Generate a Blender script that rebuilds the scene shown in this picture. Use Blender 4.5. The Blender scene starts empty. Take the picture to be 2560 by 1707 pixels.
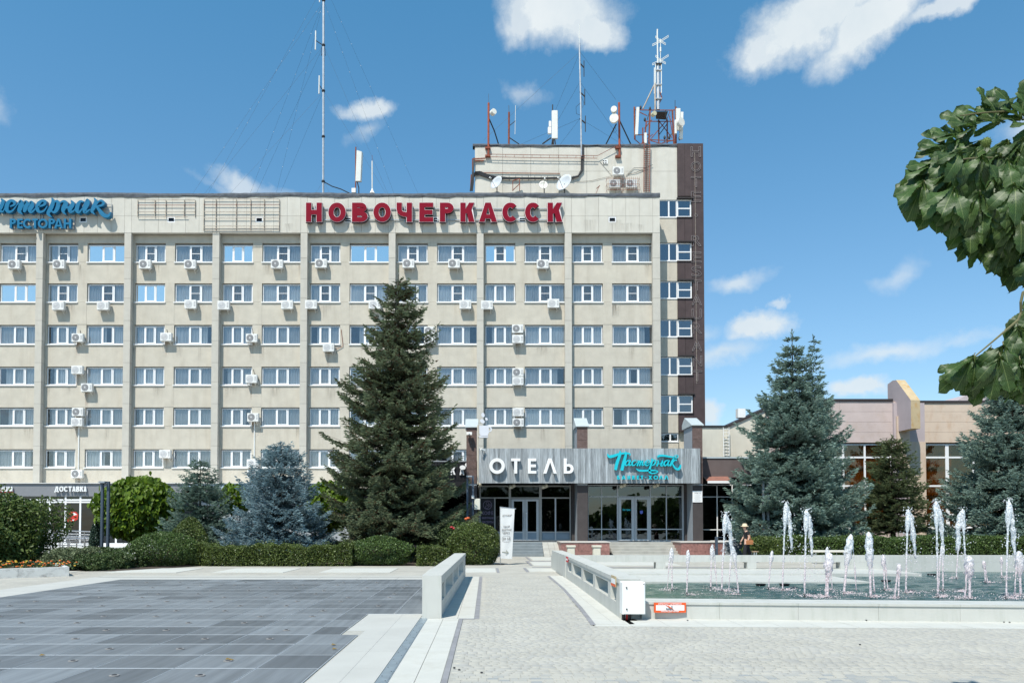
import bpy, bmesh, math, random
import numpy as np
from mathutils import Vector, Matrix
R = math.radians
S = bpy.context.scene
COL = S.collection
rng = random.Random(7)

# ------------------------------------------------------------------ camera
F, CX, HORIZON, TILT, EYE = 1991.0, 1215.0, 1312.0, R(1.6), 1.65     # measured on the 2560 x 1707 photograph
CY = HORIZON - F * math.tan(TILT)
cd = bpy.data.cameras.new('camera')
cam = bpy.data.objects.new('camera', cd)
COL.objects.link(cam)
cam.location = (0, 0, EYE)
cam.rotation_euler = (math.pi / 2 + TILT, 0, 0)
cd.sensor_fit = 'HORIZONTAL'
cd.sensor_width = 36.0
cd.lens = 36.0 * F / 2560.0
cd.shift_x = (1280 - CX) / 2560.0
cd.shift_y = (CY - 853.5) / 2560.0
cd.clip_start = 0.1
cd.clip_end = 1500
S.camera = cam

def at(px, py, Y):
    """world X and Z of a photograph point on the vertical plane at distance Y"""
    u, v = (px - CX) / F, (CY - py) / F
    fw = math.cos(TILT) - v * math.sin(TILT)
    return u * Y / fw, EYE + (math.sin(TILT) + v * math.cos(TILT)) * Y / fw

def gr(px, py, z=0.0):
    """world X and Y of a photograph point on the level z"""
    u, v = (px - CX) / F, (CY - py) / F
    fw = math.cos(TILT) - v * math.sin(TILT)
    up = math.sin(TILT) + v * math.cos(TILT)
    k = (z - EYE) / up
    return u * k, fw * k

# ------------------------------------------------------------------ light
SUN_AZ, SUN_EL = R(-28), R(57)       # from behind the camera, a little to the left
W = bpy.data.worlds.new('World')
S.world = W
W.use_nodes = True
nt = W.node_tree
nt.nodes.clear()
def N(t, **k):
    n = nt.nodes.new(t)
    for a, b in k.items():
        setattr(n, a, b)
    return n
def LK(a, b):
    nt.links.new(a, b)
def M_(op, a, b=None, c=None, clamp=False):
    n = nt.nodes.new('ShaderNodeMath'); n.operation = op; n.use_clamp = clamp
    for i, v in enumerate((a, b, c)):
        if v is None: continue
        if isinstance(v, (int, float)): n.inputs[i].default_value = v
        else: nt.links.new(v, n.inputs[i])
    return n.outputs[0]
sky = N('ShaderNodeTexSky', sky_type='NISHITA', sun_disc=False)
sky.sun_elevation = SUN_EL
sky.sun_rotation = math.pi + SUN_AZ * -1
sky.altitude = 100
sky.air_density = 1.0
sky.dust_density = 0.55
sky.ozone_density = 1.6
tc = N('ShaderNodeTexCoord')
sep = N('ShaderNodeSeparateXYZ'); LK(tc.outputs['Generated'], sep.inputs[0])
az = M_('ARCTAN2', sep.outputs[0], sep.outputs[1])
el = M_('ARCSINE', sep.outputs[2])
comb = N('ShaderNodeCombineXYZ'); LK(az, comb.inputs[0]); LK(el, comb.inputs[1])
def noise(scale, detail, rough, off=0.0, vec=None):
    n = N('ShaderNodeTexNoise', noise_dimensions='3D')
    n.inputs['Scale'].default_value = scale; n.inputs['Detail'].default_value = detail
    n.inputs['Roughness'].default_value = rough
    ad = N('ShaderNodeVectorMath', operation='ADD'); ad.inputs[1].default_value = (off, off * .7, off * 1.3)
    LK(vec or comb.outputs[0], ad.inputs[0]); LK(ad.outputs[0], n.inputs['Vector'])
    return n.outputs[0]
nx = M_('SUBTRACT', noise(9, 7, .62, 3.1), .5)
ny = M_('SUBTRACT', noise(9, 7, .62, 11.7), .5)
fine = M_('SUBTRACT', noise(15, 11, .72, 5.3), .5)
azw = M_('MULTIPLY_ADD', nx, .11, az)
elw = M_('MULTIPLY_ADD', ny, .075, el)
def sky_dir(px, py):
    u, v = (px - CX) / F, (CY - py) / F
    fw = math.cos(TILT) - v * math.sin(TILT); up = math.sin(TILT) + v * math.cos(TILT)
    L = math.sqrt(u * u + fw * fw + up * up)
    return math.atan2(u, fw), math.asin(up / L)
# each cloud: centre and half sizes as seen in the photograph, turn, density, softness
CLOUDS = [(1400, 25, 150, 75, -8, 1.0, .6), (1310, 30, 75, 60, 10, .8, .5), (1480, 85, 85, 45, -12, .95, .5),
          (2050, 50, 190, 80, 10, 1.1, .5), (1935, 115, 90, 45, 5, .9, .5), (2180, 60, 140, 70, 28, 1.0, .5), (2360, 0, 130, 28, 10, .8, .6),
          (920, 268, 75, 27, 4, .85, .5), (905, 330, 45, 26, 20, .42, .8), (1310, 215, 38, 30, -25, .42, .8),
          (620, 452, 85, 30, -14, .66, .6), (1900, 818, 75, 30, 12, .9, .5), (1855, 704, 90, 26, 4, .72, .8), (1820, 890, 80, 26, 14, .66, .9),
          (2200, 868, 180, 26, 6, .68, .9), (2420, 830, 120, 14, 6, .35, 1.), (2135, 965, 70, 22, 0, .85, .5), (2270, 680, 75, 26, 14, .45, .9),
          (1975, 758, 22, 9, 5, .6, .7), (1775, 1038, 35, 28, 0, .85, .5), (1890, 785, 30, 7, 8, .4, .9), (1745, 850, 60, 22, 10, .4, .9),
          (640, 470, 120, 16, -5, .5, .8), (2660, 300, 150, 60, 0, .8, .6), (-200, 250, 180, 70, 8, .8, .6), (2800, 760, 200, 40, 4, .6, .8)]
total = None
for (px, py, hw, hh, rot, dens, soft) in CLOUDS:
    a0, e0 = sky_dir(px, py); a1, e1 = sky_dir(px + hw, py); a2, e2 = sky_dir(px, py - hh)
    sa, se = math.hypot(a1 - a0, e1 - e0), math.hypot(a2 - a0, e2 - e0)
    c, s = math.cos(R(rot)), math.sin(R(rot))
    dx = M_('SUBTRACT', azw, a0); dy = M_('SUBTRACT', elw, e0)
    p = M_('MULTIPLY_ADD', dx, c / sa, M_('MULTIPLY', dy, s / sa))
    q = M_('MULTIPLY_ADD', dx, -s / se, M_('MULTIPLY', dy, c / se))
    r2 = M_('MULTIPLY_ADD', p, p, M_('MULTIPLY', q, q))
    r = M_('SQRT', r2)
    k = M_('SUBTRACT', 1.42, r)
    k = M_('MULTIPLY_ADD', fine, 1.05, k)
    k = M_('DIVIDE', k, soft + .32, clamp=True)
    k = M_('MULTIPLY', M_('POWER', k, 1.25), dens, clamp=True)
    total = k if total is None else M_('MAXIMUM', total, k)
# scattered fair weather clouds in the rest of the sky, behind the camera
back = M_('SUBTRACT', -.15, sep.outputs[1]); back = M_('MULTIPLY', back, 4, clamp=True)
dv = N('ShaderNodeVectorMath', operation='DIVIDE'); LK(tc.outputs['Generated'], dv.inputs[0])
zz = M_('MAXIMUM', M_('ADD', sep.outputs[2], .12), .08)
cz = N('ShaderNodeCombineXYZ'); [LK(zz, cz.inputs[i]) for i in range(3)]
LK(cz.outputs[0], dv.inputs[1])
g = M_('MULTIPLY', M_('SUBTRACT', noise(1.3, 8, .6, 2.2, dv.outputs[0]), .56), 6, clamp=True)
g = M_('MULTIPLY', g, back)
total = M_('MAXIMUM', total, M_('MULTIPLY', g, .8))
total = M_('MULTIPLY', total, M_('GREATER_THAN', sep.outputs[2], 0.0))
tint = N('ShaderNodeMix', data_type='RGBA', blend_type='MULTIPLY'); tint.inputs[0].default_value = 1
LK(sky.outputs[0], tint.inputs[6])
haz = N('ShaderNodeMapRange'); haz.inputs[1].default_value = .0; haz.inputs[2].default_value = .55; LK(sep.outputs[2], haz.inputs[0])
grade = N('ShaderNodeMix', data_type='RGBA'); LK(haz.outputs[0], grade.inputs[0]); grade.inputs[6].default_value = (.90, .90, .93, 1); grade.inputs[7].default_value = (.54, 1.08, 1.16, 1); LK(grade.outputs[2], tint.inputs[7])
mx = N('ShaderNodeMix', data_type='RGBA')
LK(total, mx.inputs[0]); LK(tint.outputs[2], mx.inputs[6])
cshade = N('ShaderNodeMapRange'); cshade.inputs[1].default_value = -.25; cshade.inputs[2].default_value = .3
LK(ny, cshade.inputs[0])
ccol = N('ShaderNodeMix', data_type='RGBA'); LK(cshade.outputs[0], ccol.inputs[0])
CLOUD_A = (4.3, 4.9, 5.3, 1); CLOUD_B = (5.5, 5.8, 5.9, 1)
ccol.inputs[6].default_value = CLOUD_A; ccol.inputs[7].default_value = CLOUD_B
LK(ccol.outputs[2], mx.inputs[7])
bg = N('ShaderNodeBackground'); bg.inputs['Strength'].default_value = 0.115
LK(mx.outputs[2], bg.inputs['Color'])
wo = N('ShaderNodeOutputWorld'); LK(bg.outputs[0], wo.inputs['Surface'])

sl = bpy.data.lights.new('sun', 'SUN')
sun = bpy.data.objects.new('sun', sl); COL.objects.link(sun)
sl.energy = 4.1; sl.angle = R(.53); sl.color = (1.0, .945, .855)
sd = Vector((math.sin(SUN_AZ) * math.cos(SUN_EL), -math.cos(SUN_AZ) * math.cos(SUN_EL), math.sin(SUN_EL)))
sun.rotation_euler = sd.to_track_quat('Z', 'Y').to_euler()
sun.location = (-20, -30, 60)
vs = S.view_settings
S.display_settings.display_device = 'sRGB'
vs.view_transform = 'Standard'; vs.look = 'None'; vs.gamma = 1; vs.use_curve_mapping = False
vs.exposure = 0.48

# ------------------------------------------------------------------ materials
MATS = {}
def srgb(r, g, b):
    f = lambda c: (c / 255 / 12.92) if c / 255 <= .04045 else ((c / 255 + .055) / 1.055) ** 2.4
    return (f(r), f(g), f(b))
def mat(name, col, rough=.7, metal=0.0, spec=.4, var=0.0, vscale=3.0, bump=0.0, bscale=40.0, stain=None, stain_amt=0.0,
        stain_scale=(1, 1, .12), rand=0.0, transl=0.0, attr=None, col2=None, extra=None, coat=0.0):
    if name in MATS: return MATS[name]
    m = bpy.data.materials.new(name); m.use_nodes = True
    t = m.node_tree; n = t.nodes; b = n['Principled BSDF']
    b.inputs['Roughness'].default_value = rough; b.inputs['Metallic'].default_value = metal
    b.inputs['Specular IOR Level'].default_value = spec
    if coat: b.inputs['Coat Weight'].default_value = coat
    geo = n.new('ShaderNodeNewGeometry')
    rgb = n.new('ShaderNodeRGB'); rgb.outputs[0].default_value = (*col, 1)
    cur = rgb.outputs[0]
    if attr:
        at_ = n.new('ShaderNodeAttribute'); at_.attribute_name = attr
        mm = n.new('ShaderNodeMix'); mm.data_type = 'RGBA'
        t.links.new(at_.outputs['Fac'], mm.inputs[0]); t.links.new(cur, mm.inputs[6]); mm.inputs[7].default_value = (*col2, 1)
        cur = mm.outputs[2]
    if var:
        nz = n.new('ShaderNodeTexNoise'); nz.inputs['Scale'].default_value = vscale; nz.inputs['Detail'].default_value = 6
        t.links.new(geo.outputs['Position'], nz.inputs['Vector'])
        mr = n.new('ShaderNodeMapRange'); mr.inputs[1].default_value = .25; mr.inputs[2].default_value = .75
        mr.inputs[3].default_value = 1 - var; mr.inputs[4].default_value = 1 + var
        t.links.new(nz.outputs[0], mr.inputs[0])
        mu = n.new('ShaderNodeVectorMath'); mu.operation = 'SCALE'
        t.links.new(cur, mu.inputs[0]); t.links.new(mr.outputs[0], mu.inputs['Scale']); cur = mu.outputs[0]
    if rand:
        oi = n.new('ShaderNodeObjectInfo')
        mr = n.new('ShaderNodeMapRange'); mr.inputs[3].default_value = 1 - rand; mr.inputs[4].default_value = 1 + rand
        t.links.new(oi.outputs['Random'], mr.inputs[0])
        mu = n.new('ShaderNodeVectorMath'); mu.operation = 'SCALE'
        t.links.new(cur, mu.inputs[0]); t.links.new(mr.outputs[0], mu.inputs['Scale']); cur = mu.outputs[0]
    if stain:
        mp = n.new('ShaderNodeMapping'); mp.inputs['Scale'].default_value = stain_scale
        t.links.new(geo.outputs['Position'], mp.inputs['Vector'])
        nz = n.new('ShaderNodeTexNoise'); nz.inputs['Scale'].default_value = 2.2; nz.inputs['Detail'].default_value = 8; nz.inputs['Roughness'].default_value = .65
        t.links.new(mp.outputs[0], nz.inputs['Vector'])
        mr = n.new('ShaderNodeMapRange'); mr.inputs[1].default_value = .5; mr.inputs[2].default_value = .78; mr.inputs[4].default_value = stain_amt
        t.links.new(nz.outputs[0], mr.inputs[0])
        mm = n.new('ShaderNodeMix'); mm.data_type = 'RGBA'; t.links.new(mr.outputs[0], mm.inputs[0])
        t.links.new(cur, mm.inputs[6]); mm.inputs[7].default_value = (*stain, 1); cur = mm.outputs[2]
    if extra: cur = extra(t, cur, geo)
    t.links.new(cur, b.inputs['Base Color'])
    if bump:
        nb = n.new('ShaderNodeTexNoise'); nb.inputs['Scale'].default_value = bscale; nb.inputs['Detail'].default_value = 5
        t.links.new(geo.outputs['Position'], nb.inputs['Vector'])
        bp = n.new('ShaderNodeBump'); bp.inputs['Strength'].default_value = bump; bp.inputs['Distance'].default_value = .02
        t.links.new(nb.outputs[0], bp.inputs['Height']); t.links.new(bp.outputs[0], b.inputs['Normal'])
    if transl:
        out = n['Material Output']; tr = n.new('ShaderNodeBsdfTranslucent'); t.links.new(cur, tr.inputs['Color'])
        ms = n.new('ShaderNodeMixShader'); ms.inputs[0].default_value = transl
        t.links.new(b.outputs[0], ms.inputs[1]); t.links.new(tr.outputs[0], ms.inputs[2]); t.links.new(ms.outputs[0], out.inputs['Surface'])
    MATS[name] = m
    return m
def glass(name, tint, refl, rough=.02, rtint=(1, 1, 1), wav=.0):
    m = bpy.data.materials.new(name); m.use_nodes = True; t = m.node_tree; n = t.nodes
    n.remove(n['Principled BSDF'])
    tr = n.new('ShaderNodeBsdfTransparent'); tr.inputs[0].default_value = (*tint, 1)
    gl = n.new('ShaderNodeBsdfGlossy'); gl.inputs['Roughness'].default_value = rough; gl.inputs['Color'].default_value = (*rtint, 1)
    lw = n.new('ShaderNodeLayerWeight'); lw.inputs['Blend'].default_value = .3
    ma = n.new('ShaderNodeMath'); ma.operation = 'MULTIPLY_ADD'; ma.inputs[1].default_value = .6; ma.inputs[2].default_value = refl; ma.use_clamp = True
    t.links.new(lw.outputs['Fresnel'], ma.inputs[0])
    ms = n.new('ShaderNodeMixShader'); t.links.new(ma.outputs[0], ms.inputs[0]); t.links.new(tr.outputs[0], ms.inputs[1]); t.links.new(gl.outputs[0], ms.inputs[2])
    if wav:
        geo = n.new('ShaderNodeNewGeometry'); nb = n.new('ShaderNodeTexNoise'); nb.inputs['Scale'].default_value = 1.2
        t.links.new(geo.outputs['Position'], nb.inputs['Vector']); bp = n.new('ShaderNodeBump'); bp.inputs['Strength'].default_value = wav; bp.inputs['Distance'].default_value = .05
        t.links.new(nb.outputs[0], bp.inputs['Height']); t.links.new(bp.outputs[0], gl.inputs['Normal'])
    t.links.new(ms.outputs[0], n['Material Output'].inputs['Surface'])
    MATS[name] = m
    return m

stucco = mat('stucco', (.52, .48, .405), .9, var=.09, vscale=1.6, bump=.5, bscale=14, stain=(.34, .29, .22), stain_amt=.38, spec=.2)
pilas = mat('pilaster_concrete', (.50, .475, .42), .85, var=.06, vscale=2.5, bump=.15, bscale=30, stain=(.36, .33, .28), stain_amt=.35, rand=.03, spec=.2)
friezem = mat('frieze_concrete', (.56, .535, .475), .85, var=.06, vscale=2.0, bump=.15, bscale=25, stain=(.40, .36, .29), stain_amt=.4, rand=.03, spec=.2)
seam = mat('dark_seam', (.16, .15, .13), .9)
felt = mat('roofing_felt', (.075, .085, .10), .8, var=.35, vscale=4, bump=.8, bscale=6)
pvc = mat('white_pvc', (.78, .78, .78), .35, spec=.5)
sillm = mat('white_sill', (.74, .74, .73), .45)
interior = mat('dark_interior', (.045, .045, .05), .9)
def curtain_extra(t, cur, geo):
    return cur
curt = mat('curtain_cloth', (.66, .66, .64), .95, var=.14, vscale=1.1, stain=(.42, .46, .50), stain_amt=.6, stain_scale=(9, 9, .05), transl=.25, rand=.2, spec=0)
glassm = glass('window_glass', (.90, .93, .95), .07, .03, (.95, .97, 1.0), wav=.12)
glassblue = glass('mirror_film_glass', (.12, .22, .32), .72, .03, (1.0, .98, .93), wav=.12)
glassdark = glass('shop_glass', (.22, .24, .26), .05, .02, (.8, .9, 1.0), wav=.1)
browns = mat('brown_cladding', (.062, .043, .043), .6, var=.2, vscale=2, rand=.12, bump=.05, spec=.3)
browntrim = mat('brown_trim', (.035, .027, .027), .6)
acwhite = mat('ac_white', (.72, .72, .70), .45, var=.05, vscale=6, stain=(.5, .46, .4), stain_amt=.25)
acgrille = mat('ac_grille', (.22, .22, .225), .5)
acfan = mat('ac_fan', (.55, .55, .55), .5)
darkmetal = mat('dark_metal', (.03, .03, .032), .5, metal=.3)
greymetal = mat('grey_metal', (.38, .40, .42), .45, metal=.4, var=.15, vscale=9)
rust = mat('rusty_steel', (.20, .055, .03), .8, var=.45, vscale=7, bump=.2)
rustlight = mat('painted_rusty_steel', (.42, .37, .31), .8, var=.3, vscale=5, stain=(.30, .13, .06), stain_amt=.9, stain_scale=(1.5, 1.5, 1.5))
whitepaint = mat('white_paint', (.76, .76, .74), .5, var=.05, vscale=3)
dishm = mat('dish_grey', (.50, .53, .56), .5, var=.08)
dishw = mat('dish_white', (.75, .73, .66), .5, var=.08, stain=(.4, .2, .08), stain_amt=.3, stain_scale=(2, 2, 2))
crimson = mat('crimson_face', (.20, .002, .016), .6, var=.08, vscale=1.5, spec=.12)
crimsonside = mat('crimson_side', (.045, .006, .012), .5)
rimm = mat('letter_rim', (.74, .66, .66), .5)
teal = mat('teal_acrylic', (.0, .135, .27), .4, spec=.5)
cyan = mat('cyan_acrylic', (.005, .47, .56), .35, spec=.5)
letterwhite = mat('letter_white', (.80, .80, .80), .4)
letterside = mat('letter_side_shade', (.22, .24, .26), .5)
bark = mat('spruce_bark', (.07, .05, .038), .95, var=.3, vscale=12, bump=.6)
soil = mat('garden_soil', (.055, .042, .03), 1.0, var=.4, vscale=3, bump=.6, bscale=10)
glassblk = glass('entrance_glass', (.10, .11, .12), .012, .02, (.8, .9, 1.0), wav=.1)
# ------------------------------------------------------------------ mesh helpers
ORG = {}
def tag(o, label=None, cat=None, group=None, kind=None):
    if label: o['label'] = label
    if cat: o['category'] = cat
    if group: o['group'] = group
    if kind: o['kind'] = kind
    return o
def thing(name, loc, label, cat, group=None):
    o = bpy.data.objects.new(name, None); COL.objects.link(o)
    o.empty_display_size = .3; o.location = loc; ORG[o.name] = Vector(loc)
    return tag(o, label, cat, group)
def org(o):
    v = Vector((0, 0, 0))
    while o is not None:
        v = v + Vector(o.location); o = o.parent
    return v
def link(name, me, parent=None, loc=(0, 0, 0)):
    o = bpy.data.objects.new(name, me); COL.objects.link(o); o.parent = parent; o.location = loc
    return o
class MB:
    def __init__(s): s.v = []; s.f = []; s.m = []; s.cur = 0; s.uv = None
    def mi(s, i): s.cur = i; return s
    def add(s, vs_, fs_):
        k = len(s.v); s.v += [tuple(p) for p in vs_]
        for f in fs_: s.f.append(tuple(i + k for i in f)); s.m.append(s.cur)
        return s
    def box(s, x0, x1, y0, y1, z0, z1):
        if x0 > x1: x0, x1 = x1, x0
        if y0 > y1: y0, y1 = y1, y0
        if z0 > z1: z0, z1 = z1, z0
        return s.add([(x0, y0, z0), (x1, y0, z0), (x1, y1, z0), (x0, y1, z0), (x0, y0, z1), (x1, y0, z1), (x1, y1, z1), (x0, y1, z1)],
                     [(0, 3, 2, 1), (4, 5, 6, 7), (0, 1, 5, 4), (1, 2, 6, 5), (2, 3, 7, 6), (3, 0, 4, 7)])
    def bbox(s, x0, x1, y0, y1, z0, z1, b=.01):
        """box with chamfered upright and top edges"""
        if x0 > x1: x0, x1 = x1, x0
        if z0 > z1: z0, z1 = z1, z0
        ring = lambda i, z: [(x0 + i + b, y0 + i, z), (x1 - i - b, y0 + i, z), (x1 - i, y0 + i + b, z), (x1 - i, y1 - i - b, z), (x1 - i - b, y1 - i, z), (x0 + i + b, y1 - i, z), (x0 + i, y1 - i - b, z), (x0 + i, y0 + i + b, z)]
        vs_ = ring(0, z0) + ring(0, z1 - b) + ring(b, z1)
        fs_ = [tuple(range(7, -1, -1)), tuple(range(16, 24))]
        for k in (0, 8):
            for i in range(8):
                j = (i + 1) % 8; fs_.append((k + i, k + j, k + 8 + j, k + 8 + i))
        return s.add(vs_, fs_)
    def cyl(s, p0, p1, r0, r1=None, n=8, caps=True):
        r1 = r0 if r1 is None else r1
        p0, p1 = Vector(p0), Vector(p1); d = (p1 - p0)
        if d.length < 1e-6: return s
        d.normalize(); a = d.orthogonal().normalized(); b = d.cross(a)
        vs_ = []
        for p, r in ((p0, r0), (p1, r1)):
            for i in range(n):
                t = 2 * math.pi * i / n; vs_.append(p + a * math.cos(t) * r + b * math.sin(t) * r)
        fs_ = [(i, (i + 1) % n, n + (i + 1) % n, n + i) for i in range(n)]
        if caps: fs_ += [tuple(range(n - 1, -1, -1)), tuple(range(n, 2 * n))]
        return s.add(vs_, fs_)
    def tube(s, pts, r, n=5, r_end=None):
        pts = [Vector(p) for p in pts]; m = len(pts)
        if m < 2: return s
        vs_ = []; up = None
        for k, p in enumerate(pts):
            d = (pts[min(k + 1, m - 1)] - pts[max(k - 1, 0)]).normalized()
            if up is None: up = d.orthogonal().normalized()
            a = (up - d * up.dot(d)).normalized(); up = a; b = d.cross(a)
            rr = r if r_end is None else r + (r_end - r) * k / (m - 1)
            for i in range(n):
                t = 2 * math.pi * i / n; vs_.append(p + a * math.cos(t) * rr + b * math.sin(t) * rr)
        fs_ = []
        for k in range(m - 1):
            for i in range(n):
                j = (i + 1) % n; fs_.append((k * n + i, k * n + j, (k + 1) * n + j, (k + 1) * n + i))
        fs_ += [tuple(range(n - 1, -1, -1)), tuple(range((m - 1) * n, m * n))]
        return s.add(vs_, fs_)
    def lathe(s, c, prof, n=16, axis='Z'):
        vs_ = []; m = len(prof)
        for (r, h) in prof:
            for i in range(n):
                t = 2 * math.pi * i / n
                q = (r * math.cos(t), r * math.sin(t), h)
                if axis == 'Y': q = (q[0], -q[2], q[1])
                vs_.append((c[0] + q[0], c[1] + q[1], c[2] + q[2]))
        fs_ = []
        for k in range(m - 1):
            for i in range(n):
                j = (i + 1) % n; fs_.append((k * n + i, k * n + j, (k + 1) * n + j, (k + 1) * n + i))
        fs_ += [tuple(range(n - 1, -1, -1)), tuple(range((m - 1) * n, m * n))]
        return s.add(vs_, fs_)
    def prism(s, pts, y0, y1):
        """outline in X,Z pushed from y0 (front) to y1"""
        n = len(pts)
        ar = sum(pts[i][0] * pts[(i + 1) % n][1] - pts[(i + 1) % n][0] * pts[i][1] for i in range(n))
        if ar < 0: pts = pts[::-1]
        vs_ = [(p[0], y0, p[1]) for p in pts] + [(p[0], y1, p[1]) for p in pts]
        fs_ = [tuple(range(n)), tuple(range(2 * n - 1, n - 1, -1))]
        fs_ += [(i, n + i, n + (i + 1) % n, (i + 1) % n) for i in range(n)]
        return s.add(vs_, fs_)
    def build(s, name, mats, parent=None, smooth=False, loc=None):
        o3 = org(parent) if parent is not None else Vector((0, 0, 0))
        base = Vector(loc) if loc is not None else o3
        off = base
        me = bpy.data.meshes.new(name)
        me.from_pydata([(x - off.x, y - off.y, z - off.z) for x, y, z in s.v], [], s.f)
        for m in (mats if isinstance(mats, (list, tuple)) else [mats]): me.materials.append(m)
        if max(s.m or [0]) > 0: me.polygons.foreach_set('material_index', s.m)
        if smooth: me.polygons.foreach_set('use_smooth', [True] * len(s.f))
        me.update()
        return link(name, me, parent, (base - o3) if loc is not None else (0, 0, 0))
def struct(o): o['kind'] = 'structure'; return o
def quadm(name, pts, m, parent=None):
    return MB().add(pts, [tuple(range(len(pts)))]).build(name, m, parent)
def rect(name, x0, x1, y0, y1, z, m, parent=None):
    return quadm(name, [(x0, y0, z), (x1, y0, z), (x1, y1, z), (x0, y1, z)], m, parent)
def fastmesh(name, V, Fq, m, parent=None, attr=None, smooth=False):
    """numpy vertices (world), faces (k,3) or (k,4)"""
    o3 = org(parent) if parent is not None else Vector((0, 0, 0))
    V = np.asarray(V, dtype=np.float32) - np.array(o3[:], dtype=np.float32)
    Fq = np.asarray(Fq, dtype=np.int32); k = Fq.shape[1]
    me = bpy.data.meshes.new(name)
    me.vertices.add(len(V)); me.vertices.foreach_set('co', V.ravel())
    me.loops.add(Fq.size); me.loops.foreach_set('vertex_index', Fq.ravel())
    me.polygons.add(len(Fq)); me.polygons.foreach_set('loop_start', np.arange(0, Fq.size, k, dtype=np.int32))
    me.polygons.foreach_set('loop_total', np.full(len(Fq), k, dtype=np.int32))
    if smooth: me.polygons.foreach_set('use_smooth', [True] * len(Fq))
    me.update(calc_edges=True)
    if attr is not None:
        a = me.attributes.new('tone', 'FLOAT', 'FACE'); a.data.foreach_set('value', np.asarray(attr, dtype=np.float32))
    me.materials.append(m)
    return link(name, me, parent)
def copy_tree(o, parent=None, loc=None):
    c = o.copy(); COL.objects.link(c); c.parent = parent
    if loc is not None: c.location = loc
    for ch in list(o.children): copy_tree(ch, c)
    return c
ORD = ['first', 'second', 'third', 'fourth', 'fifth', 'sixth', 'seventh', 'eighth', 'ninth', 'tenth', 'eleventh', 'twelfth', 'thirteenth', 'fourteenth',
       'fifteenth', 'sixteenth', 'seventeenth', 'eighteenth', 'nineteenth', 'twentieth', 'twenty-first', 'twenty-second', 'twenty-third', 'twenty-fourth', 'twenty-fifth']

# ------------------------------------------------------------------ lettering
def glyph_mesh(text, bold=0.0, extrude=.02):
    cu = bpy.data.curves.new('glyph', 'FONT'); cu.body = text; cu.size = 1.0; cu.offset = bold; cu.extrude = extrude
    cu.resolution_u = 6
    o = bpy.data.objects.new('glyph', cu); COL.objects.link(o)
    dg = bpy.context.evaluated_depsgraph_get()
    me = bpy.data.meshes.new_from_object(o.evaluated_get(dg))
    bpy.data.objects.remove(o); bpy.data.curves.remove(cu)
    co = np.empty(len(me.vertices) * 3, dtype=np.float32); me.vertices.foreach_get('co', co); co = co.reshape(-1, 3)
    return me, co
def letter(name, ch, x0, x1, z0, z1, y0, y1, m, parent, bold=.0):
    """one raised character filling the box x0..x1, z0..z1, front at y0, back at y1"""
    me, co = glyph_mesh(ch, bold, .5)
    mn, mxx = co.min(0), co.max(0)
    sp = mxx - mn; sp[sp < 1e-6] = 1
    t = (co - mn) / sp
    o3 = org(parent)
    out = np.empty_like(co)
    out[:, 0] = x0 + t[:, 0] * (x1 - x0) - o3.x
    out[:, 2] = z0 + t[:, 1] * (z1 - z0) - o3.z
    out[:, 1] = y1 + t[:, 2] * (y0 - y1) - o3.y
    me.vertices.foreach_set('co', out.ravel()); me.name = name
    me.materials.clear()
    for q in (m if isinstance(m, (list, tuple)) else [m]): me.materials.append(q)
    me.update()
    if isinstance(m, (list, tuple)):
        me.polygons.foreach_set('material_index', [0 if p.normal.y < -.5 else 1 for p in me.polygons])
    return link(name, me, parent)
def text_block(name, s, x0, x1, z0, z1, y0, y1, m, parent, bold=.0):
    return letter(name, s, x0, x1, z0, z1, y0, y1, m, parent, bold)
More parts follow.
